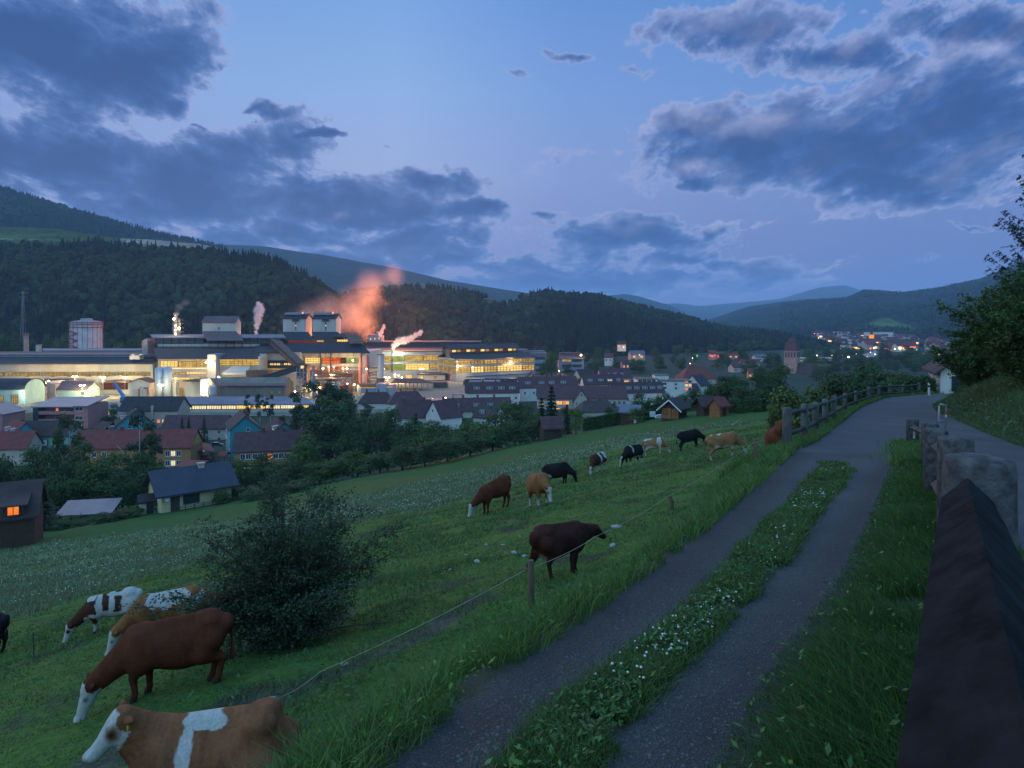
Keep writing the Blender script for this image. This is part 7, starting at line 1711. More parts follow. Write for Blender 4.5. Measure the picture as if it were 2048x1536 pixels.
# roadside thicket and larch on the bank
xb, yb = 23.8, 31.5
def gxy(x, y): return (x, y, gz(x, y))
twig_bush('hazel_bush', 'big leafy hazel bush on the bank above the lane, beside the white house', gxy(24.2, 31.2), 5.6, 6.8, 100, 44000, .17, (.044,.085,.022), 5, droop=.5, dens_lo=.05)
twig_bush('hazel_bush', 'tall leafy hazel thicket at the picture edge under the conifer', gxy(26.6, 33.0), 6.6, 7.0, 90, 36000, .18, (.040,.078,.021), 6, droop=.5, dens_lo=.05)
twig_bush('hazel_bush', 'rounded hazel bush half covering the white walled house at the bend', gxy(30.2, 44.0), 4.5, 5.6, 80, 30000, .19, (.046,.088,.024), 7, droop=.6, dens_lo=.05)
def near_conifer():
    rg = np.random.default_rng(77); X, Y = 30.6, 38.5; z = gz(X, Y); r = thing('spruce_tree', 'tall ragged conifer rising above the hazel thicket', 'tree', (X, Y, z))
    H = 14.5; MB().tube([(0,0,-.3),(0,0,H*.5),(0,0,H)], [.26,.15,.02], 10).build('trunk', BARK, r)
    m = MB(); C = []; D = []
    for i in range(150):
        t = rg.uniform(.08, .99); zz = H*t; a = rg.uniform(0, 2*PI); L = (1-t)**.8*4.3*rg.uniform(.65,1.15) + .25
        d = np.array([math.cos(a), math.sin(a), 0]); ts = np.linspace(0,1,7)[:,None]
        pts = np.array([0,0,zz]) + d*L*ts + np.array([0,0,1])*(-.55*L*ts*(1-ts)*1.3 - .08*L*ts + .22*L*ts**3)
        m.tube([tuple(p) for p in pts], [.035*(1-.8*k/6) for k in range(7)], 4, caps=False)
        for j in range(int(8 + L*9)):
            q = rg.uniform(.12, 1.0); k = min(5, int(q*6)); b = pts[k] + (pts[k+1]-pts[k])*(q*6-k)
            sd = np.cross(d, [0,0,1])*rg.choice([-1,1]); dd = d*.6 + sd*rg.uniform(.2,1) + np.array([0,0,rg.uniform(-.9,-.1)]); dd /= np.linalg.norm(dd); l2 = rg.uniform(.25,.6)*(1.1-q*.4)
            m.tube([tuple(b), tuple(b+dd*l2)], [.008,.004], 3, caps=False)
            nn = 13; tt = rg.uniform(0,1.05,nn)[:,None]; C.append(b + dd*l2*tt + rg.normal(0,.03,(nn,3))); D.append(np.repeat(dd[None],nn,0)+rg.normal(0,.55,(nn,3)))
    C = np.concatenate(C); D = np.concatenate(D); n = len(C); V = quads(C, rg.normal(size=(n,3)), .15, rg, .3, along=D)
    me = mesh_np('needles', V, np.arange(n*4).reshape(-1,4), [LEAF_NEAR]); vcol(me, 'Col', np.repeat(np.array([[.022,.036,.024]])*rg.uniform(.6,1.4,(n,1)), 4, 0))
    link(bpy.data.objects.new('needles', me), r); m.build('branches', BARK, r)
near_conifer()
# ------------------------------------------------------------------ grass
GM, _nt, _o = nmat('grass_blades')
_a = nd(_nt, 'ShaderNodeAttribute', attribute_name='Col')
_p = nd(_nt, 'ShaderNodeBsdfPrincipled', {'Base Color': _a.outputs['Color'], 'Roughness': .6, 'Specular IOR Level': .3})
_t = nd(_nt, 'ShaderNodeBsdfTranslucent', {'Color': _a.outputs['Color']})
_nt.links.new(nd(_nt, 'ShaderNodeMixShader', {0: .3, 1: _p.outputs[0], 2: _t.outputs[0]}).outputs[0], _o.inputs[0])
def zsurf(x, y):
    onroad = (x > Le(y) - .1) & (x < Re(y)) & (y < 61)
    return np.where(onroad, Zr(y) + .010, ground(x, y))
def blades(x, y, h, w, colr, rg, bend=.45, lean=None, two=True):
    n = len(x); z = zsurf(x, y) - .01
    a = rg.uniform(0, 2*PI, n); bx, by = np.cos(a), np.sin(a)
    if lean is not None: bx = bx*.55 + lean[0]; by = by*.55 + lean[1]
    b = (bend*rg.uniform(.3, 1.5, n))*h
    f = rg.uniform(0, 2*PI, n); px_, py_ = np.cos(f)*w/2, np.sin(f)*w/2
    def ring(t, k): return np.stack([x + bx*b*t**2 - px_*k, y + by*b*t**2 - py_*k, z + h*t*(1-.18*t*bend)], -1), np.stack([x + bx*b*t**2 + px_*k, y + by*b*t**2 + py_*k, z + h*t*(1-.18*t*bend)], -1)
    r0, r1, r2 = ring(0, 1.), ring(.55, .8), ring(1., .12)
    if two:
        V = np.stack([r0[0], r0[1], r1[1], r1[0], r2[1], r2[0]], 1).reshape(-1,3); i = np.arange(n)[:,None]*6
        Fq = np.concatenate([i + np.array([[0,1,2,3]]), i + np.array([[3,2,4,5]])]); m = 6
    else:
        V = np.stack([r0[0], r0[1], r2[1], r2[0]], 1).reshape(-1,3); i = np.arange(n)[:,None]*4; Fq = i + np.array([[0,1,2,3]]); m = 4
    return V, Fq, np.repeat(colr, m, 0)
def tones(n, rg, base, straw=.08):
    c = np.array(base)[None]*rg.uniform(.6,1.45,(n,1))*np.stack([rg.uniform(.8,1.25,n), np.ones(n), rg.uniform(.8,1.2,n)], -1)
    k = rg.random(n) < straw; c[k] = np.array([.16,.14,.075])*rg.uniform(.6,1.2,(k.sum(),1)); return c
def stuff(name, parts):
    V, Fq, C, nb = [], [], [], 0
    for v, f, c in parts: V.append(v); Fq.append(f+nb); C.append(c); nb += len(v)
    me = mesh_np(name, np.concatenate(V), np.concatenate(Fq), [GM]); vcol(me, 'Col', np.concatenate(C)); return tag(link(bpy.data.objects.new(name, me)), kind='stuff')
def ylog(n, a, b, rg): return np.exp(rg.uniform(math.log(a), math.log(b), n))
def clump(x, y, s, seed, lo=.35): return fbm(x*s, y*s, seed, 3) > lo
def leaves(x, y, size, rg, base, hmin=.02, hmax=.10):
    """broad weed leaves: dandelion, plantain, clover, dock"""
    n = len(x); z = zsurf(x, y) + rg.uniform(hmin, hmax, n); a = rg.uniform(0, 2*PI, n)
    al = np.stack([np.cos(a), np.sin(a), rg.uniform(-.2,.9,n)], -1)
    V = quads(np.stack([x,y,z],-1), np.stack([-np.cos(a)*.5,-np.sin(a)*.5,np.ones(n)],-1)+rg.normal(0,.3,(n,3)), size*rg.uniform(.6,1.4,n), rg, .45, along=al)
    return V, np.arange(n*4).reshape(-1,4), np.repeat(tones(n, rg, base, .02), 4, 0)
rg = np.random.default_rng(21)
BR = (.070,.150,.028); MID = (.050,.115,.026); PALE = (.115,.170,.082)
parts = []
# tall lush margin along the meadow side of the track
y = ylog(66000, 2.2, 60, rg); d = rg.beta(1.3, 1.7, len(y))*2.1 - .12; x = Le(y) - d
k = clump(x, y, 1.3, 51, .36); x, y, d = x[k], y[k], d[k]; n = len(x)
hh = (.05 + .105*np.clip(1.3-d/1.1, 0, 1))*rg.uniform(.5,1.5,n)*(.6+.8*fbm(x*.9,y*.9,52,2)); parts.append(blades(x, y, hh, np.maximum(.006, .0013*y), tones(n, rg, BR, .06), rg, .7))
y = ylog(2600, 2.4, 26, rg); x = Le(y) - rg.uniform(-.1, 1.3, len(y)); parts.append(leaves(x, y, .036, rg, (.085,.175,.030), .02, .16))
# island and verge along the barrier
y = ylog(95000, 1.6, 20, rg); b = fx(y) + .75; x = il(y) + (b - il(y))*rg.random(len(y))**.85 - .05
k = (y < IEND + .3) & clump(x, y, 1.6, 53, .30); x, y = x[k], y[k]; n = len(x)
ed = np.clip((x - il(y))/.35, .25, 1); hh = (.09 + .17*fbm(x*1.1, y*1.1, 54, 2))*ed*rg.uniform(.5,1.3,n); parts.append(blades(x, y, hh, np.maximum(.0055, .0012*y), tones(n, rg, (.058,.135,.030), .05), rg, .9, lean=(-.5,-.15)))
y = ylog(1600, 1.7, 15, rg); x = il(y) + (fx(y) + .3 - il(y))*rg.random(len(y)); parts.append(leaves(x, y, .034, rg, (.070,.150,.032), .04, .20))
y = ylog(9000, 14, 20, rg); x = fx(y) + rg.normal(0, .35, len(y)); n = len(x); parts.append(blades(x, y, rg.uniform(.08,.25,n), .0013*y, tones(n, rg, BR, .05), rg, .7))
# grass verge under the far fence and on the bank right of the lane
y = ylog(26000, 16, 64, rg); x = Le(y) - rg.uniform(-.1, 1.6, len(y)); n = len(x); parts.append(blades(x, y, rg.uniform(.08,.28,n), .0013*y, tones(n, rg, BR, .05), rg, .6))
y = ylog(70000, 11, 60, rg); d = rg.random(len(y))**1.4*9; x = Re(y) + d - .05; n = len(x); hh = (.12 + .38*np.clip(d/2, 0, 1))*rg.uniform(.5,1.3,n); parts.append(blades(x, y, hh, np.maximum(.006,.0012*y), tones(n, rg, (.062,.112,.036), .22), rg, .6))
y = ylog(2500, 11, 40, rg); x = Re(y) + rg.uniform(.2, 6, len(y)); parts.append(leaves(x, y, .16, rg, (.060,.110,.035), .1, .5))
stuff('verge_grass', parts)
# middle strip of the track
parts = []
y = ylog(72000, 2.0, SEND+.3, rg); s = rg.beta(1.15, 1.15, len(y)); x = sl(y) + (sq(y)-sl(y))*s + rg.normal(0,.05,len(y)); k = clump(x, y, 2.2, 57, .36); x, y, s = x[k], y[k], s[k]; n = len(x)
parts.append(blades(x, y, (.03 + .09*fbm(x*1.6,y*1.6,58,2))*rg.uniform(.5,1.4,n), np.maximum(.005,.0012*y), tones(n, rg, (.060,.125,.026), .12), rg, .7))
y = ylog(9000, 2.0, SEND+.2, rg); x = sl(y) + (sq(y)-sl(y))*rg.beta(1.5,1.5,len(y)); k = clump(x, y, 1.3, 59, .42); parts.append(leaves(x[k], y[k], .035, rg, (.050,.120,.028), .01, .09))
y = ylog(700, 2.2, 9, rg); x = sl(y) + (sq(y)-sl(y))*rg.random(len(y)); parts.append(leaves(x, y, .04, rg, (.080,.165,.030), .02, .10))
stuff('strip_grass', parts)
# pasture
def polar(n, r0, r1, a0, a1, rg, pw=1.0):
    r = np.exp(math.log(r0) + (math.log(r1)-math.log(r0))*rg.random(n)**pw); t = rg.uniform(rad(a0), rad(a1), n); return r*np.sin(t), r*np.cos(t)
parts = []
x, y = polar(250000, 3.0, 75, -41, 26, rg); fl, mw = zone(x, y); k = (x < Le(y)-.8) & (rg.random(len(x)) < (1-fl)*(1-mw)) & clump(x, y, .9, 61, .30); x, y = x[k], y[k]; n = len(x)
r = np.hypot(x, y); tus = fbm(x*.35, y*.35, 62, 3); hh = (.03 + .16*np.clip(tus-.38, 0, 1))*rg.uniform(.5,1.5,n)*(1+r/45)
parts.append(blades(x, y, hh, np.maximum(.007,.00155*r), tones(n, rg, (.060,.122,.026), .10), rg, .9, two=False))
x, y = polar(5000, 5, 45, -41, 20, rg); k = (x < Le(y)-1) & clump(x, y, .5, 63, .55); parts.append(leaves(x[k], y[k], .09, rg, (.050,.105,.028), .02, .12))
stuff('pasture_grass', parts)
parts = []
x, y = polar(230000, 9, 128, -42, 24, rg, .8); fl, mw = zone(x, y); k = (x < Le(y)-1.2) & (rg.random(len(x)) < fl); x, y = x[k], y[k]; n = len(x); r = np.hypot(x, y)
hh = rg.uniform(.12,.36,n)*(.7+.6*fbm(x*.3,y*.3,64,2)); parts.append(blades(x, y, hh, np.maximum(.007,.0014*r), tones(n, rg, PALE, .16), rg, .5, two=False))
stuff('meadow_grass', parts)
# white flowers: clover on the track strip, umbels in the uncut meadow
WH = surf('white_petals', (.62,.64,.60), (.45,.48,.44), 20., .8)
ov, of = ico(1)
def heads(name, x, y, z, r, flat, seed):
    rg = np.random.default_rng(seed); n = len(x); s = (r*rg.uniform(.6,1.3,n))[:,None,None]
    V = ov[None]*s*np.array([1,1,flat])[None,None] + np.stack([x,y,z],-1)[:,None,:]
    f = of[None] + (np.arange(n)*len(ov))[:,None,None]
    return tag(link(bpy.data.objects.new(name, mesh_np(name, V.reshape(-1,3), f.reshape(-1,3), [WH]))), kind='stuff')
y = ylog(420, 3.6, SEND-.3, rg); x = sl(y) + (sq(y)-sl(y))*rg.beta(1.7,1.7,len(y)); k = clump(x, y, 1.1, 66, .50); x, y = x[k], y[k]; heads('clover_flowers', x, y, zsurf(x,y) + rg.uniform(.04,.11,len(x)), .006 + .00022*y, .9, 4)
x, y = polar(9000, 10, 125, -41, 24, rg, .8); fl, mw = zone(x, y); k = (x < Le(y)-2) & (rg.random(len(x)) < fl) & clump(x, y, .28, 67, .46); x, y = x[k], y[k]; heads('umbel_flowers', x, y, ground(x,y) + rg.uniform(.22,.42,len(x)), .012+.00055*y, .35, 5)
y = ylog(90, 18, 45, rg); x = Re(y) + rg.uniform(.5, 6, len(y)); heads('umbel_flowers', x, y, ground(x,y) + rg.uniform(.4,.6,len(x)), .03, .35, 6)
# loose gravel
def pebbles(x, y, r, seed, name, mat):
    rg = np.random.default_rng(seed); n = len(x); z = zsurf(x, y)
    V = (ov[None]*(1 + .35*(rg.random((n,len(ov),1))-.5)))*(r*rg.uniform(.5,1.5,n))[:,None,None]*np.array([1,1,.6])[None,None] + np.stack([x,y,z+r*.15],-1)[:,None,:]
    f = of[None] + (np.arange(n)*len(ov))[:,None,None]
    return tag(link(bpy.data.objects.new(name, mesh_np(name, V.reshape(-1,3), f.reshape(-1,3), [mat]))), kind='stuff')
y = ylog(3200, 2.2, 13, rg); side = rg.random(len(y)) < .55; x = np.where(side, Le(y)+.1 + (sl(y)-Le(y)-.05)*rg.beta(2.2,1.4,len(y)), sq(y) + (il(y)-sq(y))*rg.beta(1.4,1.6,len(y))); pebbles(x, y, .009, 8, 'gravel', surf('pebble_stone', (.115,.11,.105), (.06,.06,.062), 9., .9, spec=.1))
# pale stones lying in the pasture
SM = surf('pale_limestone', (.42,.40,.39), (.27,.26,.26), 5., .9, bump=.5)
where = ['largest pale stone uphill of the walking cow','pale flat stone upslope beside the track bank','pale stone just below the walking cow rump','round pale stone beside the lone post','pale stone in the scatter, nearest the big bush','flat pale stone low in the scatter by the post','small pale stone high in the scatter','small pale stone at the scatter edge','tiny pale stone beside two weeds','small flat stone under the rope','pale pebble sized stone near the bush','small pale stone on the slope over the scatter','whitish stone on the muddy path','small whitish stone by the muddy path']
for i, (u, v, r) in enumerate(((1232,1056,.13),(1225,1092,.09),(1032,1107,.11),(1049,1113,.07),(954,1124,.09),(955,1125,.06),(972,1090,.06),(1006,1090,.06),(932,1110,.05),(985,1112,.05),(900,1140,.05),(1040,1073,.05),(690,1330,.07),(540,1402,.08))):
    x, y, z = hit(u, v, ground); st_ = np.random.default_rng(i); V = ov*(1+.4*(st_.random((len(ov),1))-.5))*r*np.array([1.3,.9,.55]); me = mesh_np('stone', V, of, [SM], smooth=False)
    o = link(bpy.data.objects.new('stone', me)); o.location = (x, y, z + r*.12); o.rotation_euler = (0, 0, i*1.3); tag(o, where[i], 'stone', 'stones in the pasture')
# ------------------------------------------------------------------ cattle: one continuous body each, from a smooth blend of solids
def sd_cone(p, a, b, r1, r2):
    a = np.array(a, float); b = np.array(b, float); ba = b-a; l2 = ba@ba; rr = r1-r2; a2 = l2 - rr*rr; il2 = 1/l2
    pa = p-a; y = pa@ba; z = y-l2; q = pa*l2 - y[...,None]*ba; x2 = (q*q).sum(-1); y2 = y*y*l2; z2 = z*z*l2
    k = np.sign(rr)*rr*rr*x2
    d = (np.sqrt(np.maximum(x2*a2*il2, 0)) + y*rr)*il2 - r1
    d = np.where(np.sign(z)*a2*z2 > k, np.sqrt(x2+z2)*il2 - r2, d)
    return np.where(np.sign(y)*a2*y2 < k, np.sqrt(x2+y2)*il2 - r1, d)
def sd_ell(p, c, r):
    q = p-np.array(c, float); r = np.array(r, float); k0 = np.sqrt(((q/r)**2).sum(-1)); k1 = np.sqrt(((q/(r*r))**2).sum(-1)); return k0*(k0-1)/np.maximum(k1, 1e-6)
def smin(a, b, k): h = np.clip(.5 + .5*(b-a)/k, 0, 1); return b*(1-h) + a*h - k*h*(1-h)
COAT, _nt, _o = nmat('cow_coat')
_a = nd(_nt, 'ShaderNodeAttribute', attribute_name='Col')
_n = noise(_nt, 26., 4., .6)
_k = ramp(_nt, _n.outputs['Fac'], [(.3, (.78,.78,.78)), (.7, (1.15,1.15,1.15))])
_b = nd(_nt, 'ShaderNodeBump', {'Height': noise(_nt, 90., 3., .6).outputs['Fac'], 'Strength': .25, 'Distance': .01})
_p = nd(_nt, 'ShaderNodeBsdfPrincipled', {'Base Color': mixc(_nt, 1.0, _a.outputs['Color'], _k, 'MULTIPLY'), 'Roughness': .85, 'Specular IOR Level': .08, 'Normal': _b.outputs[0]})
_nt.links.new(_p.outputs[0], _o.inputs[0])
CW = np.array([.40,.375,.34]); CPINK = np.array([.38,.26,.22])
CB = {'brown': (.085,.024,.012), 'red': (.120,.040,.020), 'tan': (.190,.074,.033), 'fawn': (.250,.120,.052), 'orange': (.200,.082,.030), 'black': (.012,.012,.014), 'dark': (.048,.017,.012), 'choc': (.060,.022,.014)}
EARTAG = surf('yellow_ear_tag', (.60,.45,.04), None, 4., .5)
def rot(p, a):
    c, s = math.cos(a), math.sin(a); x, y, z = p; return (x*c + (z-.9)*s, y, .9 - x*s + (z-.9)*c)
def cow(label, u, v, head_deg, color, pose='graze', s=1.0, white=(), face='white', socks=True, h=.03, seed=1, pitch=None, turn=0.0, yside=None, tags=False, step=0.0, Y=None, calf=False, headlift=0.0):
    if Y is None: X, Y, Z = hit(u, v)
    else: X = px(u, Y); Z = gz(X, Y)
    a = rad(head_deg); ca, sa = math.cos(a), math.sin(a)
    def gl(x, y): return (gz(X + s*(x*ca - y*sa), Y + s*(x*sa + y*ca)) - Z)/s
    if pitch is None: pitch = math.atan2(gl(-.6,0) - gl(.6,0), 1.2)     # nose-down positive
    P_ = []; K = []
    def C(a_, b_, r1, r2, k=.06): P_.append(('c', a_, b_, r1, r2)); K.append(k)
    def E(c, r, k=.08): P_.append(('e', c, r)); K.append(k)
    T = lambda p: rot(p, pitch)
    ears = []
    if pose != 'lie':
        C(T((.52,0,.96)), T((-.46,0,1.02)), .30, .285, .05)
        E(T((-.02,0,.88)), (.62,.34,.37), .10); E(T((-.14,0,.80)), (.44,.30,.30), .08); C(T((.62,0,1.27)), T((-.66,0,1.30)), .075, .06, .16)
        E(T((.50,0,.92)), (.24,.27,.40), .08)
        C(T((-.50,0,1.12)), T((-.76,0,1.10)), .25, .18, .10)
        for y in (-.19,.19): E(T((-.57,y*1.0,1.255)), (.12,.08,.06), .13); E(T((-.84,y*.55,1.14)), (.07,.06,.08), .06); E(T((.50,y*1.05,.95)), (.22,.13,.34), .16)
        E(T((.66,0,.86)), (.16,.17,.22), .1)
        for sgn in (-1, 1):
            st = step*sgn
            sh = T((.50, sgn*.20, .82)); fx0, fy0 = sh[0] + .02 + st*.22, sgn*.17; g = gl(fx0, fy0)
            kn = (fx0 + .02 + st*.03, fy0, g + .40); C(sh, kn, .135, .068, .07); C(kn, (fx0, fy0, g+.12), .062, .045, .03); C((fx0, fy0, g+.12), (fx0+.03, fy0, g+.025), .050, .060, .03)
            hp = T((-.60, sgn*.20, .95)); stf = T((-.42 - st*.08, sgn*.22, .74)); hx0, hy0 = T((-.60, 0, .9))[0] - .05 - st*.20, sgn*.18; g = gl(hx0, hy0)
            hk = (hx0 - .04, hy0, g + .43); C(hp, stf, .20, .15, .13); C(stf, hk, .15, .066, .07); C(hk, (hx0+.02, hy0, g+.12), .062, .045, .03); C((hx0+.02, hy0, g+.12), (hx0+.06, hy0, g+.025), .05, .06, .03)
        if not calf: E(T((-.44,0,.62)), (.17,.15,.13), .06)
        tl = T((-.86,0,1.24)); C(tl, (tl[0]-.07, .02, tl[2]-.5), .035, .022, .03); C((tl[0]-.07, .02, tl[2]-.5), (tl[0]-.06, .03, tl[2]-.72), .028, .05, .02)
        nb, nb2 = T((.62,0,1.14)), T((.70,0,.92))
        if pose == 'graze':
            hx = nb[0] + .62; mx = hx + .12; gm = gl(mx, 0); mz = gm + .06 + headlift; poll = np.array([hx-.02, turn*.5, mz + .50]); muz = np.array([mx+.02, turn*.72, mz])
        elif pose == 'low':
            poll = np.array([nb[0]+.66, turn*.5, nb[2]-.12]); muz = poll + np.array([.36, turn*.3, -.28])
        else:
            poll = np.array([nb[0]+.50, turn*.5, nb[2]+.25]); muz = poll + np.array([.38, turn*.4, -.26])
        C(nb, tuple(poll), .17, .115, .10); C(nb2, tuple(poll*.8 + muz*.2), .20, .10, .12); C(T((.64,0,.80)), tuple(np.array(nb2)*.35 + poll*.65 - np.array([.02,0,.10])), .10, .05, .12)
    else:
        C((.46,0,.50), (-.52,0,.52), .33, .37, .05); E((-.08,0,.42), (.66,.47,.36), .14); C((.55,0,.78), (-.60,0,.88), .12, .12, .14); C((-.5,0,.62), (-.82,0,.50), .27, .17, .1)
        for y in (-.2,.2): E((-.58,y,.86), (.15,.10,.08), .14); E((-.62,y*1.9,.36), (.33,.17,.27), .1); E((.52,y*1.3,.50), (.22,.14,.3), .1)
        for sgn in (-1, 1):
            C((.48,sgn*.24,.34), (.86,sgn*.22,.14), .13, .08, .06); C((.86,sgn*.22,.14), (.55,sgn*.26,.07), .07, .05, .03)
            C((-.35,sgn*.42,.22), (-.15,sgn*.50,.10), .12, .075, .06); C((-.15,sgn*.50,.10), (.14,sgn*.52,.06), .07, .05, .03)
        C((-.92,0,.62), (-1.0,-.12,.2), .03, .03, .03)
        poll = np.array([.90, turn*.45, 1.02]); muz = poll + np.array([.27, turn*.5, -.30])
        C((.56,0,.66), tuple(poll), .24, .13, .12); C((.66,0,.46), tuple(poll*.7+muz*.3), .20, .09, .14)
    d = muz-poll; L = np.linalg.norm(d); d = d/L; sd = np.cross([0,0,1], d); sd /= max(np.linalg.norm(sd), 1e-6); up = np.cross(d, sd)
    C(tuple(poll), tuple(poll + d*L*.45 - up*.015), .112, .098, .05); C(tuple(poll + d*L*.45), tuple(muz - d*.05), .088, .066, .04); E(tuple(muz), (.078,.085,.066), .03); E(tuple(poll + d*L*.30 - up*.055), (.085,.088,.080), .05); [E(tuple(poll + d*L*.36 + sd*q_*.092 + up*.035), (.030,.026,.026), .02) for q_ in (-1, 1)]; C(tuple(poll + sd*.05 + up*.04), tuple(poll - sd*.05 + up*.04), .075, .075, .03)
    C(tuple(poll - up*.05 + d*.08), tuple(muz - up*.04), .085, .05, .05)
    for sgn in (-1, 1):
        e0 = poll + sd*sgn*.09 - d*.01 + up*.02; e1 = e0 + sd*sgn*.20 - d*.07 + up*.01; em = e0*.5+e1*.5; C(tuple(e0), tuple(em - d*.018), .026, .036, .015); C(tuple(em + d*.018), tuple(e1), .034, .010, .02); C(tuple(em - d*.018), tuple(e1), .034, .010, .02); ears.append((e0, e1))
    pts = np.array([q for t in P_ for q in ((t[1], t[2]) if t[0] == 'c' else (np.array(t[1])-t[2], np.array(t[1])+t[2]))]); lo = pts.min(0) - .22; hi = pts.max(0) + .22
    n = np.ceil((hi-lo)/h).astype(int)+2
    gx = [lo[i] + h*np.arange(n[i]) for i in range(3)]
    g = np.stack(np.meshgrid(*gx, indexing='ij'), -1); D = np.full(g.shape[:3], 9.0)
    for t, k in zip(P_, K):
        q = np.array((t[1], t[2]) if t[0] == 'c' else (np.array(t[1])-t[2], np.array(t[1])+t[2])); rr = (max(t[3], t[4]) if t[0] == 'c' else 0) + .28
        s0 = np.maximum(0, np.floor((q.min(0)-rr-lo)/h).astype(int)); s1 = np.minimum(n, np.ceil((q.max(0)+rr-lo)/h).astype(int)+1); sl_ = tuple(slice(a_, b_) for a_, b_ in zip(s0, s1))
        pnt = g[sl_]; dd = sd_cone(pnt, *t[1:]) if t[0] == 'c' else sd_ell(pnt, t[1], t[2]); D[sl_] = smin(D[sl_], dd, k)
    V, Q = surface_nets(D, lo, h)
    # coat
    base_ = np.array(CB[color]); nz = fbm(V[:,0]*3.1+seed*7.3, V[:,2]*3.1 + V[:,1]*2.2, seed, 4) - .5; nf = fbm(V[:,0]*14+seed, V[:,2]*14+V[:,1]*9, seed+5, 3) - .5; nl = fbm(V[:,0]*2.3+seed, V[:,2]*2.6+V[:,1]*1.7, seed+9, 3) - .5
    c = np.repeat(base_[None], len(V), 0)*(1 + nf[:,None]*.6 + nl[:,None]*.7)
    def paint(mask, colr): 
        nonlocal c
        m_ = np.clip(mask*14 + .5, 0, 1)[:,None]; c = c*(1-m_) + np.array(colr)[None]*m_
    for (bx, by, bz, rx, rz) in white:
        dd = np.sqrt(((V[:,0]-bx)/rx)**2 + ((V[:,2]-bz)/rz)**2 + (0 if by is None else ((V[:,1]-by)/.35)**2)); paint(1 - dd + nz*1.7 + nf*.35, CW*(1 + .0))
    hd = (V-poll)@d; near = np.linalg.norm(V - (poll + np.clip(hd, 0, L)[:,None]*d), axis=1) < .19
    if face == 'white': paint(np.where(near & (hd > -.03), .5 + nf*.6 - .0, -1), CW)
    if face == 'blaze': paint(np.where(near & (np.abs((V-poll)@sd) < .055 + nf*.05) & (((V-poll)@up) > 0), .5, -1), CW)
    for e0, e1 in ears: paint(np.where(np.linalg.norm(V - (e0+e1)/2, axis=1) < .135, .5, -1), base_*.9)
    paint(.055 - np.linalg.norm(V - (muz + d*.05), axis=1), CPINK if face == 'white' else base_*.5)
    for sgn in (-1, 1): paint(np.where(near, .075 - np.linalg.norm(V - (poll + d*L*.34 + sd*sgn*.10 + up*.03), axis=1) + nf*.05, -1), base_*.8) if face == 'white' and seed % 2 else None; paint(.030 - np.linalg.norm(V - (poll + d*L*.36 + sd*sgn*.112 + up*.037), axis=1), (.008,.008,.008)); paint(.022 - np.linalg.norm(V - (muz + d*.05 + sd*sgn*.04 + up*.012), axis=1), (.03,.02,.02))
    if pose != 'lie':
        gz_ = V[:,2] - np.array([0]*len(V)); gv = (ground(X + s*(V[:,0]*ca - V[:,1]*sa), Y + s*(V[:,0]*sa + V[:,1]*ca)) - Z)/s; hg = V[:,2] - gv
        bodyx = (V[:,0] < poll[0]-.25)
        if socks: paint(np.where(bodyx, (.36 + nz*.5 - hg)*1.2, -1), CW*.9)
        paint(np.where(bodyx, (.07 - hg)*6, -1), (.03,.027,.025))
    if not calf and color != 'black' and pose != 'lie': paint(.15 - np.linalg.norm((V - np.array(T((-.44,0,.55))))*[.8,1,1.1], axis=1), CPINK*.8)
    me = mesh_np('cow', V, Q, [COAT], smooth=True); vcol(me, 'Col', c)
    o = link(bpy.data.objects.new('cow', me)); o.location = (X, Y, Z); o.rotation_euler = (0, 0, a); o.scale = (s, s, s)
    tag(o, label, 'cow', 'cattle on the pasture')
    if tags:
        for e0, e1 in ears:
            m = MB(); q = e0*.45 + e1*.55 + d*.045 - up*.035; m.box(-.006,.006,-.022,.022,-.03,.03); t_ = m.build('ear_tag', EARTAG, o); t_.location = q
    return o
cow('lying fawn cow with white face and shoulder patch in front of the grazing one', 424, 1586, 187, 'tan', 'lie', .80, [(.22,None,.60,.085,.28),(.10,None,.90,.22,.05)], h=.02, seed=3, turn=.34, tags=True)
cow('dark red brown cow with a pale face grazing over the lying cow', 352, 1394, 197, 'brown', 'graze', .86, [], h=.022, seed=4, turn=.30, socks=False, step=.35, headlift=.02)
cow('white and brown patched cow grazing by the thin stake', 226, 1262, 203, 'choc', 'graze', .76, [(-.7,None,1.1,.42,.5),(.0,None,1.05,.10,.5),(.38,None,1.0,.13,.6),(-.25,None,1.32,.5,.07),(.2,None,.72,.7,.14),(.62,None,1.3,.16,.12)], h=.03, seed=5, turn=.2)
cow('white backed brown cow grazing between the patched cow and the brown one', 338, None, 206, 'orange', 'graze', .80, [(-.55,None,1.1,.36,.24),(-.1,None,1.25,.5,.22),(.35,None,1.22,.3,.2)], h=.03, seed=6, turn=.15, Y=14.4)
cow('brown young cow half hidden in the hawthorn bush', 458, 1300, 70, 'choc', 'stand', .80, [], face='plain', h=.035, seed=7, socks=False, calf=True)
cow('black cow at the picture edge showing its hind end and tail', -42, 1322, 188, 'black', 'graze', .80, [], face='plain', h=.035, seed=8, socks=False)
cow('very dark brown cow walking past the wooden rope post', 1118, None, 38, 'dark', 'low', .74, [], face='plain', h=.03, seed=9, socks=False, step=.9, Y=13.2)
cow('red brown cow with its pale muzzle down, lowest of the middle group', 990, 1018, 212, 'brown', 'graze', 1.05, [], h=.045, seed=10, turn=.1, socks=False, pitch=.32)
cow('orange brown cow facing the track with a white face', 1077, 1010, 287, 'orange', 'graze', 1.05, [], h=.04, seed=11, turn=.12, headlift=.12)
cow('black cow grazing just behind the orange brown cow', 1113, 972, 332, 'black', 'graze', 1.04, [(-.3,None,.6,.2,.12)], face='plain', h=.045, seed=12, socks=False)
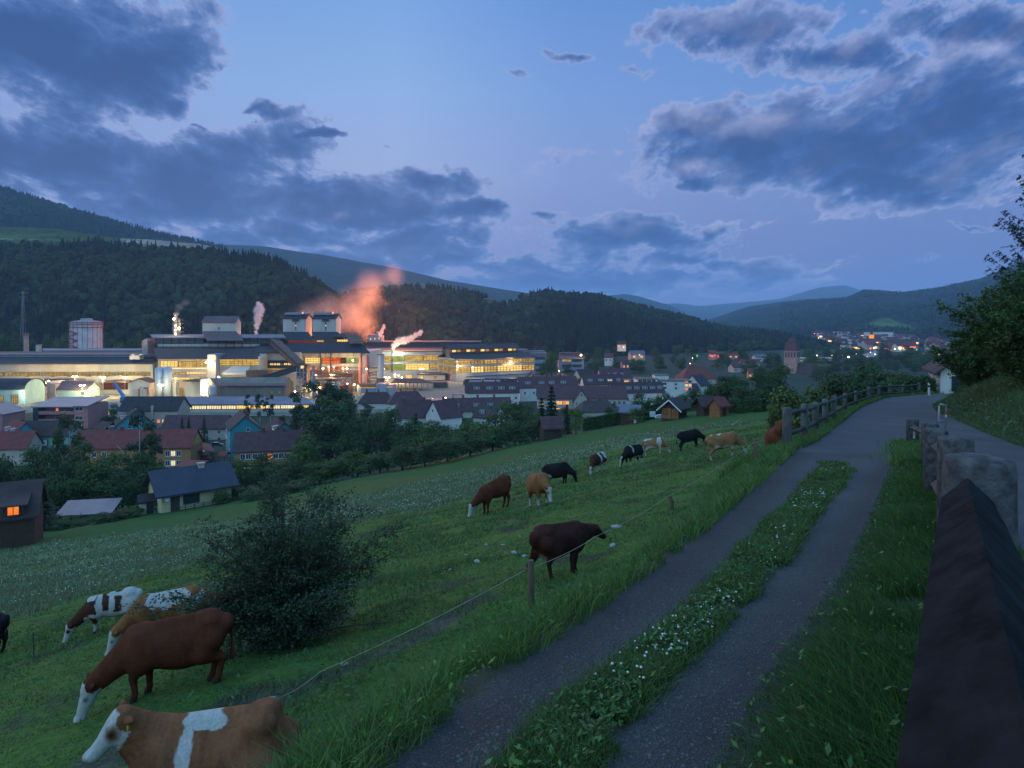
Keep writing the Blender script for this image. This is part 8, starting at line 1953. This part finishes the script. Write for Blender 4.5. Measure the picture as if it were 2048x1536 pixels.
cow('brown cow with white saddle and rump patches in the middle of the line', 1196, 946, 238, 'choc', 'graze', 1.02, [(-.55,None,1.3,.22,.3),(.12,None,1.1,.14,.6),(.0,None,.6,.6,.12)], h=.045, seed=13, turn=.1)
cow('black cow with a white rump and a white shoulder line', 1267, 930, 220, 'black', 'graze', 1.05, [(-.85,None,1.1,.22,.6),(.38,None,1.2,.09,.3),(0,None,.58,.6,.1)], face='blaze', h=.045, seed=14)
cow('white and fawn patched cow behind the black one with a white rump', 1307, 910, 350, 'fawn', 'graze', 1.02, [(.45,None,1.1,.2,.35),(-.55,None,1.35,.4,.14),(0,None,.62,.8,.14)], h=.045, seed=15)
cow('all black cow standing clear of the others, broadside', 1378, 896, 2, 'black', 'graze', 1.08, [], face='plain', h=.045, seed=16, socks=False, headlift=.1)
cow('fawn cow with a white back patch nearest the wooden fence', 1445, 915, 348, 'fawn', 'graze', 1.0, [(-.35,None,1.36,.26,.13),(.2,None,.62,.5,.12)], h=.04, seed=17)
cow('red brown cow rump half hidden behind the olive bush and fence post', 1557, 890, 92, 'red', 'graze', 1.0, [], face='plain', h=.045, seed=18, socks=False, Y=27.5)
# ------------------------------------------------------------------ fences and roadside things
POST = surf('weathered_post', (.135,.125,.115), (.065,.06,.056), 5., .95, bump=.6, stretch=(1,1,.25))
CONC = surf('lichened_concrete', (.120,.113,.108), (.050,.048,.050), 13., .95, bump=.35, bscale=60., spec=.1)
RAIL = surf('dark_rail_timber', (.075,.062,.055), (.040,.034,.032), 3., .9, bump=.5, stretch=(.3,.3,2.))
RAILD = surf('old_brown_timber', (.022,.021,.022), (.009,.009,.010), 2.0, .95, bump=.22, bscale=7., stretch=(6.,.4,6.), spec=.04)
# wooden post and rail fence on the valley side
def solve_fence(u, off=.45):
    ys = np.linspace(12, 64, 3000); d = 1024 + F*(Le(ys)-off)/ys - u; i = int(np.argmin(np.abs(d))); return float(Le(ys[i])-off), float(ys[i])
fp = [solve_fence(u) for u in (1574,1609,1631,1650,1668,1690,1712,1738,1758,1780,1806,1838)]
fp[-1] = (px(1838,62.5), 62.5); fp[-2] = (px(1806,60.5), 60.5)
r = thing('wooden_fence', 'wooden post and two rail fence curving along the valley side of the lane', 'fence', (fp[0][0], fp[0][1], gz(*fp[0])))
o0 = r.location
def rel(x, y, z): return (x-o0.x, y-o0.y, z-o0.z)
for i, (x, y) in enumerate(fp):
    z = min(gz(x, y), float(Zr(y))); rr = .125 if i == 0 else .115; hgt = 1.16 + .03*math.sin(i*2.1)
    MB().tube([rel(x,y,z-.4), rel(x,y,z+hgt-.03), rel(x,y,z+hgt)], [rr*1.02, rr*.97, rr*.75], 14).build('post', POST, r, True)
for i in range(len(fp)-1):
    (x, y), (x2, y2) = fp[i], fp[i+1]; z, z2 = min(gz(x,y), float(Zr(y))), min(gz(x2,y2), float(Zr(y2)))
    for hz in (.98, .42): MB().tube([rel(x,y,z+hz), rel((x+x2)/2,(y+y2)/2,(z+z2)/2+hz+RD.uniform(-.03,.03)), rel(x2,y2,z2+hz)], .068, 8).build('rail', RAIL, r, True)
# stout concrete posts with timber rails between track and lane
cp = [(2.36,3.45),(4.42,6.8),(6.18,9.95),(8.45,13.8),(11.15,19.0)]
zt = [pz(918,3.45), pz(876,6.8), pz(859,9.95), pz(846,13.8), pz(838,19.0)]
r = thing('barrier_fence', 'row of stout lichened concrete posts with square timber rails beside the camera', 'fence', (cp[0][0], cp[0][1], float(Zr(cp[0][1])))); o0 = r.location
for (x, y), z in zip(cp, zt):
    g = float(Zr(y)); R_ = .158
    m = MB(); m.lathe([(R_*1.04, g-.3-o0.z), (R_, z-.05-o0.z), (R_*.985, z-.02-o0.z), (R_*.93, z-o0.z+.002), (R_*.6, z+.016-o0.z), (.02, z+.02-o0.z)], 40, c=(x-o0.x, y-o0.y)); m.build('post', CONC, r, True)
def beam(p, q_, w, name='rail', mat=RAILD, par=None):
    """square timber set on edge"""
    p, q_ = Vector(p)-o0, Vector(q_)-o0; d = (q_-p).normalized(); s = d.cross(Vector((0,0,1))).normalized(); t = s.cross(d).normalized(); n = 14; prof = []
    for (a, b) in ((0, 1), (-.07,.93), (-1,.02), (-.96,-.07), (0,-1), (.96,-.07), (1,.02), (.07,.93)): prof.append((a*w, b*w))
    m = MB(); b0 = 0
    vs = []; fs = []; k = len(prof)
    for i in range(n+1):
        c = p + (q_-p)*i/n
        for j, (a, b) in enumerate(prof): vs.append(tuple(c + s*a + t*b + Vector((0,0,.004*math.sin(i*1.7+j)))))
    for i in range(n):
        for j in range(k): fs.append((i*k+j, i*k+(j+1)%k, (i+1)*k+(j+1)%k, (i+1)*k+j))
    fs.append(tuple(range(k))); fs.append(tuple(range(n*k, n*k+k))[::-1])
    m.add(vs, fs); return m.build(name, mat, par or r)
w = .105
a = Vector(P(1936, 962, 3.12)); b = Vector(P(2052, 1432, .62))
a.z -= w; b.z -= w
dd = (b-a).normalized()
beam(a + dd*-.16, b + dd*.35, w)
for i in range(4):
    (x, y), (x2, y2) = cp[i], cp[i+1]
    for dz in (.24, .78): beam((x,y,zt[i]-dz), (x2,y2,zt[i+1]-dz), .075, mat=RAIL if i else RAILD)
beam((cp[0][0], cp[0][1], zt[0]-.85), (.4, .6, float(Zr(.6))+.42), .09)
# white and red markers on the two farthest posts
for (x, y), z in zip(cp[3:], zt[3:]):
    o = MB().box(-.03,.03,-.004,.004,-.10,.10).build('reflector', surf('reflector_%d' % y, (.50,.42,.34), None, 4., .5), r); o.location = (x-.05-o0.x, y-.162-o0.y, z-.42-o0.z)
# tubular barrier frame with a red and white band
x, y, z = 13.75, 19.6, float(ground(np.array([13.75]), np.array([19.6]))[0])
X = px(1884, 23.0); Y = 23.0; z = gz(X, Y)
r2 = thing('tube_barrier', 'small galvanised tube frame with a red and white band at the lane edge', 'barrier', (X, Y, z))
TM = surf('galvanised_tube', (.32,.32,.34), (.22,.22,.24), 6., .45, metal=.5)
MB().tube([(-.13,0,-.3),(-.10,0,.95),(-.06,0,1.02),(.10,0,.99),(.14,0,.92),(.10,0,-.35)], .026, 8).build('frame', TM, r2, True)
MB().tube([(-.11,0,.48),(.12,0,.44)], .02, 8).build('crossbar', TM, r2, True)
MB().tube([(.135,0,.66),(.137,0,.76)], .030, 10).build('red_band', surf('red_band', (.45,.04,.04), None, 3., .5), r2); MB().tube([(.131,0,.58),(.135,0,.658)], .030, 10).build('white_band', surf('white_band', (.6,.6,.6), None, 3., .5), r2)
# roadside delineator
X, Y = px(1858, 60.0), 60.0; z = gz(X, Y)
r3 = thing('roadside_marker', 'white roadside marker post with a dark reflector at the bend', 'marker post', (X, Y, z))
MB().prism([(-.07,-.2),(.07,-.2),(.07,1.0),(-.07,1.12)], -.05, .05, 'y').build('post', surf('white_plastic', (.62,.62,.64), None, 3., .5), r3); MB().box(-.075,.075,-.056,.056,.72,.9).build('reflector', surf('dark_reflector', (.03,.03,.04), None, 3., .3), r3)
# electric fence: posts and cord along the pasture edge
ep = [(1063,1120,.11,10.4,-.01),(1346,990,.10,19.5,-.09),(1512,884,.12,30.0,-.02)]
tops = []
lab = ['rough wooden post holding the white rope beside the walking cow','short bent stake in the grass between the middle cows and the track','thin wooden post near the fawn cow']
for (u, v, d, yy, ln), lb in zip(ep, lab):
    x, y = px(u, yy), yy; z = gz(x, y)
    if yy > 12: x, y, z = hit(u, {1346:1020, 1512:922}[u], ground)
    yy = y; hgt = pz(v, yy) - z; t = thing('pasture_post', lb, 'post', (x, y, z), 'posts of the electric fence')
    m = MB(); m.tube([(0,0,-.3),(ln*.3,0,hgt*.5),(ln,0,hgt-.01),(ln*1.05,0,hgt)], [d/2*1.05,d/2,d/2*.95,d/2*.7], 10); m.build('stake', surf('rough_post_wood', (.17,.115,.07), (.085,.06,.04), 6., .95, bump=.6, stretch=(1,1,.2)) if d > .09 else POST, t, True)
    MB().tube([(ln-d*.5-.03,-.02,hgt*.86),(ln-d*.5,-.02,hgt*.86)], .02, 8).build('insulator', surf('insulator_red', (.25,.05,.05), None, 3.), t)
    tops.append((x+ln-d*.5-.03, y-.02, z+hgt*.86))
def hang(pts, r_, n=16, sag=.05):
    out = []
    for p, q_ in zip(pts[:-1], pts[1:]):
        for i in range(n): t = i/n; out.append(tuple(np.array(p)*(1-t) + np.array(q_)*t - np.array([0,0,sag*4*t*(1-t)])))
    return out + [pts[-1]]
A = hit(275, 1540, ground); B = hit(318, 1508, ground); mid = hit(640, 1358, ground)
pts = [(P(262,1546,6.9)), (P(540,1402,8.55)), (mid[0], mid[1], mid[2]+.10), tops[0], P(1192,1073,12.9), tops[1], tops[2]]
m = MB(); m.tube(hang(pts, .01, 14, .05), .0058, 5)
tag(m.build('fence_rope', surf('pale_fence_rope', (.34,.29,.22), (.22,.19,.15), 12., .9)), 'pale electric fence rope slung over the lying cow to the wooden post', 'rope')
x, y, z = hit(68, 1318, ground); t = thing('thin_stake', 'thin dark stake in the pasture before the patched cow', 'stake', (x, y, z)); MB().tube([(0,0,-.2),(-.02,0,.62)], .012, 6).build('rod', RAIL, t)
x, y, z = hit(948, 1016, ground); t = thing('thin_stake', 'thin stake in the grass by the lowest brown cow', 'stake', (x, y, z)); MB().tube([(0,0,-.2),(0,0,.5)], .014, 6).build('rod', RAIL, t)
